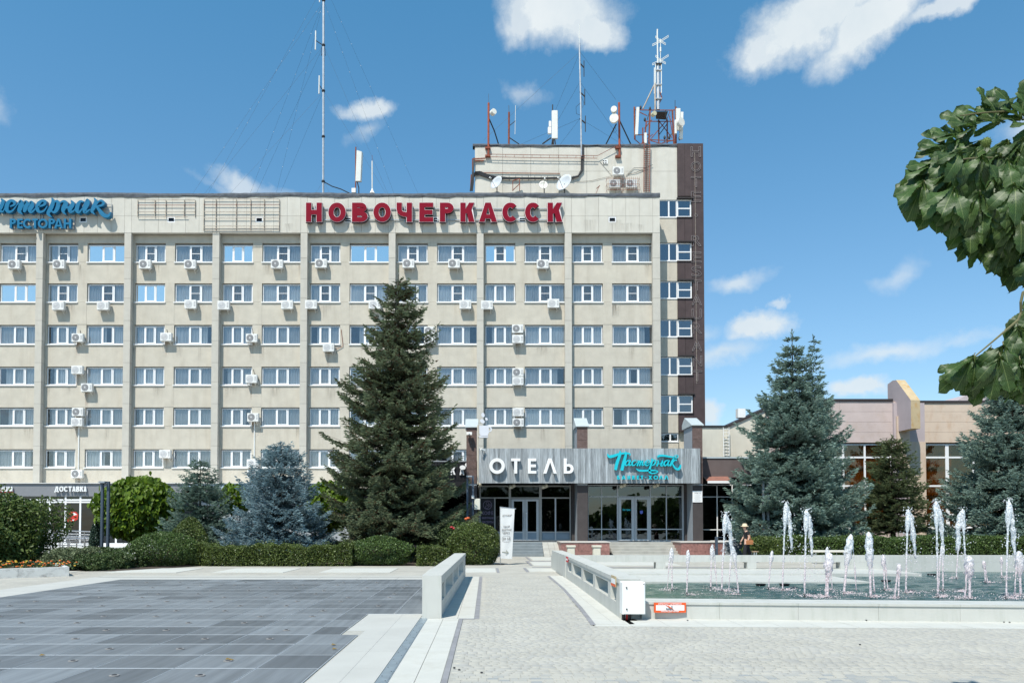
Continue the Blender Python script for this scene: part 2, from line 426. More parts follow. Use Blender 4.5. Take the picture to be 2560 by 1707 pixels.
def glyph(ch, x0, x1, z0, z1, t):
    """heavy grotesque letter as bars ('p' outlines) and bent strips ('r' centre lines)"""
    w, h = x1 - x0, z1 - z0; q = []
    P_ = lambda *a: q.append(('p', [(x0 + u, z0 + v) for u, v in a]))
    box = lambda a, b, c, d: P_((a, c), (b, c), (b, d), (a, d))
    def arc(cx, cz, rx, rz, a0, a1, n=14, pre=(), post=()):
        pts = list(pre) + [(cx + rx * math.cos(R(a0 + (a1 - a0) * k / n)), cz + rz * math.sin(R(a0 + (a1 - a0) * k / n))) for k in range(n + 1)] + list(post)
        q.append(('r', [(x0 + u, z0 + v) for u, v in pts], a1 - a0 >= 360 or a0 - a1 >= 360))
    e = t / 2; tv = t * .86; ev = tv / 2
    if ch in 'НПИЦЫ': box(0, t, 0, h)
    if ch in 'НПИЦ': box(w - t, w, 0, h)
    if ch == 'Н': box(t, w - t, h * .5 - ev, h * .5 + ev)
    if ch == 'П': box(t, w - t, h - tv, h)
    if ch == 'И': P_((t * .6, 0), (t * 1.5, 0), (w - t * .6, h), (w - t * 1.5, h))
    if ch == 'Ц': box(t, w - t, 0, tv); box(w - t * .5, w + t * .5, -h * .14, tv)
    if ch == 'О': arc(w / 2, h / 2, w / 2 - e, h / 2 - ev, 0, 360, 30)
    if ch == 'С': arc(w / 2, h / 2, w / 2 - e, h / 2 - ev, 44, 316, 24)
    if ch in 'ЕГБВР': box(0, t, 0, h)
    if ch == 'Е': box(t, w, 0, tv); box(t, w * .95, h * .5 - ev, h * .5 + ev); box(t, w, h - tv, h)
    if ch == 'Г': box(t, w, h - tv, h)
    if ch == 'Б': box(t, w * .9, h - tv, h); arc(w - e - h * .15, h * .29, h * .15, h * .29 - ev + ev * .3, 90, -90, 12, [(t, h * .58)], [(t, ev)])
    if ch == 'Р': r_ = (h * .56) / 2; arc(w - e - r_ * .8, h - r_ , r_ * .8, r_ - ev, 90, -90, 12, [(t * .8, h - ev)], [(t * .8, h - 2 * r_ + ev)])
    if ch == 'В':
        r1, r2 = h * .255, h * .275
        arc(w * .93 - e - r1 * .8, h - r1, r1 * .8, r1 - ev, 90, -90, 12, [(t * .8, h - ev)], [(t * .8, h - 2 * r1 + ev)])
        arc(w - e - r2 * .8, r2, r2 * .8, r2 - ev, 90, -90, 12, [(t * .8, 2 * r2 - ev)], [(t * .8, ev)])
    if ch == 'Ь' or ch == 'Ы': pass
    if ch == 'Ы': arc(w * .42, h * .29, h * .13, h * .29 - ev, 90, -90, 10, [(t * .8, h * .58 - ev)], [(t * .8, ev)]); box(w - t, w, 0, h)
    if ch == 'Ч': box(w - t, w, 0, h); q.append(('r', [(x0 + u, z0 + v) for u, v in [(e, h), (e, h * .66), (e * 1.15, h * .53), (e * 2, h * .43), (e * 3.2, h * .385), (w * .6, h * .38), (w - t * .8, h * .38)]], False))
    if ch == 'К': box(0, t, 0, h); P_((t * .9, h * .42), (t * 1.0, h * .66), (w - t * 1.05, h), (w * .98, h), (t * 1.9, h * .47)); P_((t * 1.25, h * .56), (t * 2.1, h * .66), (w, 0), (w - t * 1.15, 0))
    if ch in 'АΛЛ': P_((0, 0), (t * 1.05, 0), (w / 2 + t * .05, h * .84), (w / 2 + t * .52, h), (w / 2 - t * .52, h)); P_((w, 0), (w - t * 1.05, 0), (w / 2 - t * .05, h * .84), (w / 2 - t * .52, h), (w / 2 + t * .52, h))
    if ch == 'А': box(w * .5 - w * .26, w * .5 + w * .26, h * .17, h * .17 + tv * .9)
    if ch == 'Т': box(0, w, h - tv, h); box(w / 2 - e, w / 2 + e, 0, h - tv)
    if ch == 'Д': box(t * .2, w - t * .2, tv, tv * 2 - tv * .1) if False else None; box(0, w, 0, tv); box(0, t * .8, -h * .18, 0); box(w - t * .8, w, -h * .18, 0); box(w - t * 1.5, w - t * .5, tv, h); box(w * .36, w - t * 1.5, h - tv, h); P_((t * .5, tv), (t * 1.5, tv), (w * .36 + t, h - tv * .5), (w * .36 + t * .0, h))
    if ch == 'Х': P_((0, 0), (t * 1.1, 0), (w, h), (w - t * 1.1, h)); P_((w, 0), (w - t * 1.1, 0), (0, h), (t * 1.1, h))
    if ch == '-': box(0, w, 0, h)
    return q
def cast_letter(name, ch, x0, x1, z0, z1, t, y0, y1, m, parent, grow=0.0, mside=None):
    mb = MB(); pcs = glyph(ch, x0 - grow, x1 + grow, z0 - grow, z1 + grow, t + 2 * grow)
    tt = t + 2 * grow
    for i, pc in enumerate(pcs):
        yy = y0 - .0025 * i
        if pc[0] == 'p': mb.prism(pc[1], yy, y1)
        else:
            P = [np.array(v) for v in pc[1]]; n = len(P); A, B = [], []
            for k in range(n):
                if pc[2]: a, b = P[(k - 1) % (n - 1)], P[(k + 1) % (n - 1)]
                else: a, b = P[max(k - 1, 0)], P[min(k + 1, n - 1)]
                d = b - a; L = np.hypot(*d) or 1; nr = np.array([-d[1], d[0]]) / L; ww = tt * (.5 * abs(nr[0]) + .43 * abs(nr[1])) / (abs(nr[0]) + abs(nr[1]))
                A.append(P[k] + nr * ww); B.append(P[k] - nr * ww)
            vs_ = [(p[0], yy, p[1]) for p in A] + [(p[0], yy, p[1]) for p in B] + [(p[0], y1, p[1]) for p in A] + [(p[0], y1, p[1]) for p in B]
            fs_ = []
            for k in range(n - 1): fs_ += [(k, k + 1, n + k + 1, n + k), (k, 2 * n + k, 2 * n + k + 1, k + 1), (n + k, n + k + 1, 3 * n + k + 1, 3 * n + k)]
            if not pc[2]: fs_ += [(0, n, 3 * n, 2 * n), (n - 1, 3 * n - 1, 4 * n - 1, 2 * n - 1)] if False else [(0, n, 3 * n, 2 * n), (n - 1, 3 * n - 1, 4 * n - 1, 2 * n - 1)]
            mb.add(vs_, fs_)
    o = mb.build(name, m, parent)
    if isinstance(m, (list, tuple)): o.data.polygons.foreach_set('material_index', [0 if abs(p.normal.y) > .5 else 1 for p in o.data.polygons])
    return o
def smooth_path(p, k=6):
    p = [np.array(q, float) for q in p]; out = []
    for i in range(len(p) - 1):
        a = p[max(i - 1, 0)]; b = p[i]; c = p[i + 1]; d = p[min(i + 2, len(p) - 1)]
        for j in range(k):
            t = j / k
            out.append(.5 * ((2 * b) + (-a + c) * t + (2 * a - 5 * b + 4 * c - d) * t * t + (-a + 3 * b - 3 * c + d) * t ** 3))
    out.append(p[-1]); return out
def brush(name, strokes, conv, y0, y1, m, parent, wscale=1.0):
    """brush lettering: strokes of (x, y, width) in the lettering's own grid, conv() takes them to X,Z"""
    mb = MB()
    for si, st in enumerate(strokes):
        P = smooth_path(st); Lf, Rt = [], []
        for i, q in enumerate(P):
            a = P[max(i - 1, 0)]; b = P[min(i + 1, len(P) - 1)]
            d = (b - a)[:2]; L = np.hypot(*d) or 1; nrm = np.array([-d[1], d[0]]) / L
            w = max(q[2], 3) * .5 * wscale
            Lf.append(q[:2] + nrm * w); Rt.append(q[:2] - nrm * w)
        e = .004 * si
        A = [conv(*p) for p in Lf]; B = [conv(*p) for p in Rt]; n = len(A)
        vs_ = [(p[0], y0 - e, p[1]) for p in A] + [(p[0], y0 - e, p[1]) for p in B] + [(p[0], y1, p[1]) for p in A] + [(p[0], y1, p[1]) for p in B]
        fs_ = []
        for i in range(n - 1):
            fs_ += [(i, i + 1, n + i + 1, n + i), (2 * n + i, 3 * n + i, 3 * n + i + 1, 2 * n + i + 1), (i, 2 * n + i, 2 * n + i + 1, i + 1), (n + i, n + i + 1, 3 * n + i + 1, 3 * n + i)]
        fs_ += [(0, n, 3 * n, 2 * n), (n - 1, 3 * n - 1, 4 * n - 1, 2 * n - 1)]
        mb.add(vs_, fs_)
    return mb.build(name, m, parent)
# ================================================================== SETTING: ground
def ground_extra(t, cur, geo):
    n = t.nodes
    br = n.new('ShaderNodeTexBrick'); br.inputs['Scale'].default_value = 1
    br.inputs['Brick Width'].default_value = .12; br.inputs['Row Height'].default_value = .10; br.inputs['Mortar Size'].default_value = .003
    br.inputs['Color1'].default_value = (.90, .90, .91, 1); br.inputs['Color2'].default_value = (1.07, 1.06, 1.03, 1); br.inputs['Mortar'].default_value = (.82, .82, .82, 1)
    t.links.new(geo.outputs['Position'], br.inputs['Vector'])
    mu = n.new('ShaderNodeMix'); mu.data_type = 'RGBA'; mu.blend_type = 'MULTIPLY'; mu.inputs[0].default_value = .8
    t.links.new(cur, mu.inputs[6]); t.links.new(br.outputs[0], mu.inputs[7])
    return mu.outputs[2]
paving = mat('grey_paving', (.395, .38, .335), .85, var=.12, vscale=.9, extra=ground_extra, stain=(.26, .255, .235), stain_amt=.45, stain_scale=(.35, .9, 1), bump=.1, bscale=30)
paver_m = mat('grey_paver', (.395, .382, .335), .85, var=.10, vscale=1.2, attr='tone', col2=(.345, .34, .315), bump=.12, bscale=60)
def paver_obj_extra(t, cur, geo):
    n = t.nodes; oi = n.new('ShaderNodeObjectInfo'); mm = n.new('ShaderNodeMix'); mm.data_type = 'RGBA'
    pw = n.new('ShaderNodeMath'); pw.operation = 'POWER'; pw.inputs[1].default_value = 2.5; t.links.new(oi.outputs['Random'], pw.inputs[0])
    t.links.new(pw.outputs[0], mm.inputs[0]); t.links.new(cur, mm.inputs[6]); mm.inputs[7].default_value = (.27, .285, .285, 1)
    return mm.outputs[2]
paver_m1 = mat('grey_paver_single', (.395, .382, .335), .85, var=.10, vscale=1.2, extra=paver_obj_extra, bump=.12, bscale=60)
joint = mat('sand_joint', (.37, .362, .325), .95, var=.15, vscale=4)
tilew = mat('white_tile', (.49, .49, .45), .8, var=.05, vscale=2, rand=.02, stain=(.36, .35, .30), stain_amt=.6, stain_scale=(.9, .9, .9), bump=.1, bscale=90)
concl = mat('light_concrete', (.43, .43, .40), .8, var=.06, vscale=1.2, rand=.02, stain=(.38, .375, .345), stain_amt=.4, stain_scale=(.5, .5, .5), bump=.08, bscale=50)
bandg = mat('dark_band_stone', (.235, .235, .245), .85, var=.15, vscale=3)
granite = mat('pale_granite', (.49, .492, .458), .55, var=.05, vscale=2, stain=(.36, .38, .33), stain_amt=.8, stain_scale=(2.2, 2.2, .35), rand=.025, bump=.04, bscale=120, spec=.4)
steelb = mat('drain_steel', (.34, .40, .43), .45, metal=.5, var=.15, vscale=6)

plaza = struct(MB().add([(-300, -120, 0), (300, -120, 0), (300, 12.4, 0), (24, 12.4, 0), (2.45, 14.08, 0), (-300, 14.08, 0),
                  (2.45, 30.4, 0), (-300, 30.4, 0), (24, 30.4, 0), (300, 30.4, 0), (-300, 400, 0), (300, 400, 0)],
                 [(0, 1, 2, 3, 4, 5), (5, 4, 6, 7), (3, 2, 9, 8), (7, 6, 8, 9, 11, 10)]).build('plaza_paving', paving))
# stone pavers in front, real blocks with sand joints
bed = rect('paver_bed', -.40, 11.0, 5.6, 12.50, .009, joint, plaza)
MB().add([(-.40, 12.5, .0085), (10.9, 12.5, .0085), (1.75, 12.96, .0085), (-.4, 13.95, .0085), (1.75, 13.4, .0085), (1.93, 20, .0085), (1.97, 25.5, .0085), (-.12, 25.5, .0085), (-.12, 13.95, .0085)], [(0, 1, 2, 4, 8, 3), (4, 5, 6, 7, 8)]).build('paver_bed', joint, plaza)
PW, PD = .122, .098
def paver_local(w, d, h, b=.004):
    m = MB(); x, y = w / 2 - .0035, d / 2 - .0035
    m.add([(-x, -y, -h), (x, -y, -h), (x, y, -h), (-x, y, -h), (-x, -y, -b), (x, -y, -b), (x, y, -b), (-x, y, -b), (-x + b, -y + b, 0), (x - b, -y + b, 0), (x - b, y - b, 0), (-x + b, y - b, 0)],
          [(0, 1, 5, 4), (1, 2, 6, 5), (2, 3, 7, 6), (3, 0, 4, 7), (4, 5, 9, 8), (5, 6, 10, 9), (6, 7, 11, 10), (7, 4, 8, 11), (8, 9, 10, 11)])
    return m
pm_list = []
for w in (PW, PW * 1.5, PW * .75):
    me = paver_local(w, PD, .012).build('paver', paver_m1); pm_list.append(me.data); bpy.data.objects.remove(me)
single = 0; BV, BF, BT = [], [], []
lm = [paver_local(w, PD, .012) for w in (PW, PW * 1.5, PW * .75)]
lr = random.Random(3)
row = 0; y = 8.06 - 24 * PD
while y < 25.4:
    x = (-.385 if y < 13.9 else -.10) + (row % 3) * .031
    xmax = min(10.8, y * (2600 - CX) / F + .2)
    if y > 12.4: xmax = min(xmax, 1.75 + max(0, 12.93 - y) / .05)
    if y > 13.0: xmax = 1.72 + min(.24, (y - 13) * .03)
    xmax -= .08
    while x < xmax:
        k = lr.choice((0, 0, 0, 1, 2)); w = (PW, PW * 1.5, PW * .75)[k]
        cx, cy, cz = x + w / 2, y, .016 + lr.uniform(-.001, .001)
        if single < 295 and y > 8.2:
            o = link('paver', pm_list[k], plaza, (cx, cy, cz)); o.rotation_euler = (lr.uniform(-.006, .006), lr.uniform(-.006, .006), lr.uniform(-.01, .01)); single += 1
        else:
            n0 = len(BV); BV += [(a + cx, b + cy, c + cz) for a, b, c in lm[k].v]; BF += [tuple(i + n0 for i in f) for f in lm[k].f]; BT += [lr.random() ** 2.2] * len(lm[k].f)
        x += w
    y += PD; row += 1
pv = fastmesh('pavers', BV, BF, paver_m, plaza, BT); pv['kind'] = 'stuff'

# white tiles, dark bands, drain between the grating and the pavers
border = struct(rect('tile_border', -1.02, -.47, 5.5, 14.0, .004, joint))
tz = .012
for (xa, xb) in ((-1.02, -.752), (-.747, -.475)):
    y = 5.6
    while y < 14.0:
        MB().box(xa + .002, xb - .002, y + .002, min(y + .6, 14.02) - .002, -.01, tz).build('tile', tilew, border); y += .6
for (xa, xb, ya, yb) in ((-.47, -.405, 5.5, 14.05), (-.405, -.20, 13.96, 14.05), (-.205, -.12, 14.05, 25.5)):
    struct(MB().box(xa, xb, ya, yb, -.01, .013).build('dark_stone_band', bandg))
far_border = struct(rect('tile_border', -.79, -.205, 14.05, 25.5, .004, joint))
y = 14.06
while y < 25.4:
    for xa, xb in ((-.80, -.50), (-.497, -.208)):
        MB().box(xa + .002, xb - .002, y + .002, y + .6 - .002, -.01, tz).build('tile', tilew, far_border)
    y += .6
# right hand border along the fountain wall
rb = struct(quadm('tile_border', [(1.80, 13.2, .004), (2.5, 13.2, .004), (2.5, 25.6, .004), (2.02, 25.6, .004)], joint))
y = 13.25
while y < 25.4:
    x0 = 1.80 + (y - 13.2) / 12.4 * .2
    MB().box(x0 + .01, (x0 + 2.45) / 2, y + .002, y + .6 - .002, -.01, tz).build('tile', tilew, rb)
    MB().box((x0 + 2.45) / 2 + .004, 2.47, y + .002, y + .6 - .002, -.01, tz).build('tile', tilew, rb)
    y += .6
sb = MB()
P = [(1.72, 13.12), (1.83, 15.9), (1.95, 20.6), (1.97, 25.7)]
for i in range(3):
    (xa, ya), (xb, yb) = P[i], P[i + 1]
    sb.add([(xa, ya, .0165), (xa + .085, ya, .0165), (xb + .085, yb, .0165), (xb, yb, .0165)], [(0, 1, 2, 3)])
struct(sb.build('dark_stone_band', bandg))
fs = struct(quadm('tile_border', [(1.75, 12.95, .0045), (24, 11.75, .0045), (24, 12.5, .0045), (2.4, 14.08, .0045)], joint))
for i in range(36):
    xa = 1.78 + i * .6; xb = xa + .594
    f0 = lambda x: 13.0 - (x - 1.75) * .05; f1 = lambda x: 14.06 - (x - 2.4) * .078
    ya, yb, yc, yd = f0(xa), f0(xb), f1(xb), f1(xa)
    if xa < 2.3: yc = yd = 13.22
    mb = MB(); mid = .55
    for (s0, s1) in ((0, .5), (.5, 1)):
        q = [(xa, ya + (yd - ya) * s0 + .003), (xb, yb + (yc - yb) * s0 + .003), (xb, yb + (yc - yb) * s1), (xa, ya + (yd - ya) * s1)]
        MB().add([(a, b, tz) for a, b in q] + [(a, b, -.01) for a, b in q], [(0, 1, 2, 3), (0, 4, 5, 1), (1, 5, 6, 2), (2, 6, 7, 3), (3, 7, 4, 0)]).build('tile', tilew, fs)
drain = tag(MB().box(-1.16, -1.03, 5.5, 14.05, -.02, .009).build('drain_channel', steelb), 'long narrow steel drain channel running beside the floor grating', 'drain')
for k in range(9):
    MB().box(-1.15, -1.04, 5.6 + k * .95, 5.6 + k * .95 + .93, .0, .0135).build('drain_cover', steelb, drain)
for k in range(30):
    MB().cyl((-1.13 + .07 * (k % 2), 6 + .27 * k, .01), (-1.13 + .07 * (k % 2), 6 + .27 * k, .0165), .008, n=6).build('screw', darkmetal, drain)
# concrete slabs round the grating
slabs = struct(MB().add([(-2.4, 5.5, .003), (-1.16, 5.5, .003), (-1.16, 15.6, .003), (-2.4, 15.6, .003)], [(0, 1, 2, 3)]).build('concrete_apron', joint))
for (xa, xb, ya, yb) in [(-1.88, -1.53, 5.6 + 1.2 * k, 5.6 + 1.2 * k + 1.195) for k in range(5)] + [(-1.527, -1.165, 5.6 + 1.2 * k, 5.6 + 1.2 * k + 1.195) for k in range(7)] + \
        [(-1.88, -1.53, 11.6, 12.4), (-2.16, -1.53, 12.403, 13.6), (-2.16, -1.53, 13.603, 14.95), (-1.527, -1.165, 14.003, 14.95), (-1.60, -1.13, 14.953, 15.5)]:
    MB().box(xa, xb, ya, yb, -.01, .012).build('slab', concl, slabs)
apron = struct(MB().add([(-12.35, 4, .004), (-11.02, 4, .004), (-11.02, 23.9, .004), (-1.05, 23.9, .004), (-1.05, 25.2, .004), (-12.35, 25.2, .004)], [(0, 1, 2, 5), (2, 3, 4, 5)]).build('concrete_apron', joint))
y = 4.2
while y < 23.4:
    MB().box(-12.33, -11.03, y, y + 1.19, -.01, .012).build('slab', concl, apron); y += 1.2
x = -12.33
while x < -1.2:
    MB().box(x, min(x + 1.19, -1.06), 23.9, 25.18, -.01, .0122).build('slab', concl, apron); x += 1.2
struct(rect('white_line', -12.4, -.82, 25.45, 25.95, .010, tilew))
for k in range(7):
    a = -3.34 - 3.71 * k
    struct(MB().box(a - 2.46, a, 27.7, 30.4, -.01, .011).build('white_tile_field', tilew))
for (xa, xb, ya, yb) in ((-.75, .35, 27.8, 30.4), (-2.1, -.95, 27.7, 30.4), (1.55, 6.0, 28.2, 30.35), (1.95, 8, 32.6, 35.7), (2.2, 9, 37.4, 41.0)):
    struct(MB().box(xa, xb, ya, yb, -.01, .011).build('white_tile_field', tilew))
for (x0, y0_, x1, y1_) in ((.38, 27.6, .47, 30.5), (1.42, 28.0, 1.52, 30.6), (1.8, 32.4, 1.9, 35.9), (2.02, 37.2, 2.12, 41.2)):
    struct(MB().box(x0, x1, y0_, y1_, -.01, .012).build('dark_stone_band', bandg))
for (ya, yb) in ((31.0, 31.35), (36.1, 36.6)):
    struct(MB().box(1.8, 9, ya, yb, -.01, .009).build('dark_stone_band', bandg))
# garden beds behind the hedges
struct(MB().add([(-60, 28.4, .015), (-13.2, 28.6, .015), (-11.4, 32.2, .015), (-1.3, 32.3, .015), (-.9, 34.5, .015), (-1.0, 43, .015), (-60, 50.0, .015)], [tuple(range(7))]).build('garden_bed', soil))
struct(MB().add([(10.2, 36.2, .015), (60, 36.0, .015), (60, 46, .015), (14.5, 44.5, .015), (11.4, 42, .015)], [tuple(range(5))]).build('garden_bed', soil))

# ---------------- steel floor grating
def grate_extra(t, cur, geo):
    n = t.nodes; wv = n.new('ShaderNodeTexWave'); wv.wave_type = 'BANDS'; wv.bands_direction = 'X'; wv.inputs['Scale'].default_value = 16; wv.inputs['Distortion'].default_value = 0
    t.links.new(geo.outputs['Position'], wv.inputs['Vector'])
    mp = n.new('ShaderNodeMapping'); mp.inputs['Scale'].default_value = (6, .35, 1); t.links.new(geo.outputs['Position'], mp.inputs['Vector'])
    nz = n.new('ShaderNodeTexNoise'); nz.inputs['Scale'].default_value = 1.5; nz.inputs['Detail'].default_value = 6; t.links.new(mp.outputs[0], nz.inputs['Vector'])
    mr = n.new('ShaderNodeMapRange'); mr.inputs[1].default_value = .3; mr.inputs[2].default_value = .7; mr.inputs[3].default_value = .78; mr.inputs[4].default_value = 1.2; t.links.new(nz.outputs[0], mr.inputs[0])
    m2 = n.new('ShaderNodeMapRange'); m2.inputs[3].default_value = .86; m2.inputs[4].default_value = 1.1; t.links.new(wv.outputs[1], m2.inputs[0])
    ml = n.new('ShaderNodeMath'); ml.operation = 'MULTIPLY'; t.links.new(mr.outputs[0], ml.inputs[0]); t.links.new(m2.outputs[0], ml.inputs[1])
    mu = n.new('ShaderNodeVectorMath'); mu.operation = 'SCALE'; t.links.new(cur, mu.inputs[0]); t.links.new(ml.outputs[0], mu.inputs['Scale'])
    return mu.outputs[0]
gratem = mat('grating_plate', (.172, .188, .20), .5, metal=.25, rand=.28, extra=grate_extra, spec=.4)
grateedge = mat('grating_edge', (.50, .53, .55), .5, metal=.3)
GX0, GP, GY0 = -11.0, .93, 5.42
grating = struct(MB().add([(-11.02, 5.4, .002), (-1.0, 5.4, .002), (-1.0, 23.9, .002), (-11.02, 23.9, .002)], [(0, 1, 2, 3)]).build('floor_grating', grateedge))
def allowed(xa, xb, ya, yb):
    lim = -1.9 if yb < 12.5 else (-2.17 if yb < 15.1 else -1.12)
    return xa, min(xb, lim)
nx_, ny_ = 11, 20
full = MB(); full.mi(1); full.box(-.460, .460, -.460, .460, -.006, .006); full.mi(0); full.box(-.455, .455, -.440, .440, -.004, .0072)
fo = full.build('grate_panel', [gratem, grateedge]); fme = fo.data; bpy.data.objects.remove(fo)
nozz = MB(); nozz.mi(0).lathe((0, 0, 0), [(.055, 0), (.055, .008), (.04, .011), (.035, .008)], 12); nozz.mi(1).lathe((0, 0, .004), [(.04, 0), (.02, .012)], 8)
no_ = nozz.build('light_nozzle', [mat('dull_ring', (.26, .25, .24), .6), darkmetal]); nme = no_.data; bpy.data.objects.remove(no_)
for j in range(ny_):
    for i in range(nx_):
        xa = GX0 + i * GP; ya = GY0 + j * .93; xb, yb = xa + GP, ya + .93
        if yb > 24.1: continue
        a, b = allowed(xa, xb, ya, yb)
        if b - a < .1: continue
        if ya + .5 < 5.5: continue
        if b - a > .9:
            p = link('grate_panel', fme, grating, ((xa + xb) / 2, (ya + yb) / 2, .012))
        else:
            m = MB(); m.mi(1); m.box(a + .008, b - .008, ya + .008, yb - .008, .006, .018); m.mi(0); m.box(a + .016, b - .016, ya + .016, yb - .016, .008, .0192)
            p = m.build('grate_panel', [gratem, grateedge], grating)
        if 1 <= i <= 9 and ((i * 2 + j) % 3 != 0) and j < 19 and not (i == 9 and ya < 15):
            if b - a > .9:
                link('light_nozzle', nme, p, (0, 0, .009))
leafm = mat('dry_leaf', (.20, .13, .03), .8)
for px, py in ((578, 1655), (105, 1643), (834, 1616), (836, 1627), (570, 1653)):
    x, y = gr(px, py); MB().add([(x - .03, y - .02, .03), (x + .02, y - .03, .035), (x + .035, y + .02, .03), (x - .02, y + .025, .045)], [(0, 1, 2, 3)]).build('fallen_leaf', leafm, grating)

# ================================================================== LEFT PARAPET and FOUNTAIN
def slotted_wall(parent, name, y0, y1, xl0, xl1, th, h, slots, z0=.30, z1=.60):
    """low wall running along Y with window-like slots, built of granite slabs"""
    X = lambda y, k: xl0 + (xl1 - xl0) * (y - y0) / (y1 - y0) + k * th
    def blk(ya, yb, za, zb, nm, e=0.0):
        m = MB(); m.add([(X(ya, 0) + e, ya, za), (X(ya, 1) - e, ya, za), (X(yb, 1) - e, yb, za), (X(yb, 0) + e, yb, za),
                         (X(ya, 0) + e, ya, zb), (X(ya, 1) - e, ya, zb), (X(yb, 1) - e, yb, zb), (X(yb, 0) + e, yb, zb)],
                        [(0, 3, 2, 1), (4, 5, 6, 7), (0, 1, 5, 4), (1, 2, 6, 5), (2, 3, 7, 6), (3, 0, 4, 7)])
        return m.build(nm, granite, parent)
    n = int((y1 - y0) / 1.25)
    for k in range(n):
        a = y0 + (y1 - y0) * k / n; b = y0 + (y1 - y0) * (k + 1) / n
        blk(a + .002, b - .002, z1 + .07, h, 'coping_slab', -.012)
        blk(a + .002, b - .002, -.02, z0, 'base_slab')
    blk(y0 + .004, y1 - .004, z1, z1 + .0685, 'lintel', .004)
    prev = y0
    for a, b in slots + [(y1, y1)]:
        if a - prev > .02: blk(prev + .002, a, z0 + .001, z1 - .001, 'pier', .003)
        prev = b
lw = thing('parapet_wall', (-.9, 14.1, 0), 'pale granite wall with four slots between the floor grating and the path', 'wall')
slotted_wall(lw, 'l', 14.12, 25.2, -1.12, -.98, .33, .765, [(14.32, 14.98), (15.35, 17.9), (18.2, 20.5), (20.9, 23.5)])
MB().box(-1.125, -.785, 14.08, 14.12, -.02, .767).build('end_slab', granite, lw)

ft = thing('fountain', (2.6, 14.1, 0), 'large pale granite fountain basin with water jets, right of the path', 'fountain')
slotted_wall(ft, 'r', 14.12, 25.0, 2.36, 2.50, .36, .70, [(14.55, 15.25), (15.6, 17.6), (18.0, 20.1), (20.5, 22.8), (23.2, 24.3)], .26, .55)
MB().box(2.355, 2.725, 14.08, 14.12, -.02, .702).build('end_slab', granite, ft)
fy = lambda x: 14.02 - (x - 2.6) * .086
for i in range(16):
    xa = 2.735 + i * 1.33; xb = xa + 1.326
    m = MB(); ya, yb = fy(xa), fy(xb); d = .72
    m.add([(xa, ya + .02, -.3), (xb, yb + .02, -.3), (xb, yb + d, -.3), (xa, ya + d, -.3), (xa, ya + .02, .262), (xb, yb + .02, .262), (xb, yb + d, .262), (xa, ya + d, .262)],
          [(0, 1, 5, 4), (1, 2, 6, 5), (2, 3, 7, 6), (3, 0, 4, 7), (4, 5, 6, 7)]); m.build('wall_slab', granite, ft)
    m = MB(); m.add([(xa, ya, .264), (xb, yb, .264), (xb, yb + d, .264), (xa, ya + d, .264), (xa, ya, .305), (xb, yb, .305), (xb, yb + d, .305), (xa, ya + d, .305)],
          [(0, 3, 2, 1), (0, 1, 5, 4), (1, 2, 6, 5), (2, 3, 7, 6), (3, 0, 4, 7), (4, 5, 6, 7)]); m.build('coping_slab', granite, ft)
# back wall with long low openings
bwy = 30.0
ops = []
for a, b in ((1440, 1640), (1664, 1868), (1891, 2101)):
    ops.append((at(a, 1410, bwy)[0], at(b, 1410, bwy)[0]))
def bw(xa, xb, za, zb, nm='wall_slab'):
    n = max(1, int((xb - xa) / 1.6 + .5))
    for k in range(n):
        MB().box(xa + (xb - xa) * k / n + .002, xa + (xb - xa) * (k + 1) / n - .002, bwy, bwy + .4, za, zb).build(nm, granite, ft)
bw(2.48, 24, .262, .51, 'coping_slab')
prev = 2.48
for a, b in ops:
    bw(prev, a, .02, .26, 'pier'); prev = b
bw(prev, 24, -.4, .26, 'pier')
bw(2.48, prev, -.4, .018, 'base_slab')
MB().box(2.48, 2.86, 25.0, 30.0, -.3, .70).build('side_wall', granite, ft)
fx = lambda px, Y: (px - CX) / F * Y
for (x1, ya, yb, z) in ((fx(2275, 28.0), 27.3, 29.99, .0), (fx(2137, 25.0), 24.1, 27.29, -.055)):
    n = 8
    for k in range(n):
        a = 2.87 + (x1 - 2.87) * k / n; b = 2.87 + (x1 - 2.87) * (k + 1) / n
        MB().box(a + .003, b - .003, ya, yb, -.5, z).build('ledge_slab', granite, ft)
wet = mat('wet_granite', (.40, .42, .38), .35, var=.12, vscale=1, spec=.5)
MB().box(2.8, 24, 12.0, 30.0, -.72, -.55).build('basin_floor', mat('basin_floor', (.20, .30, .24), .8, var=.25, vscale=.7), ft)
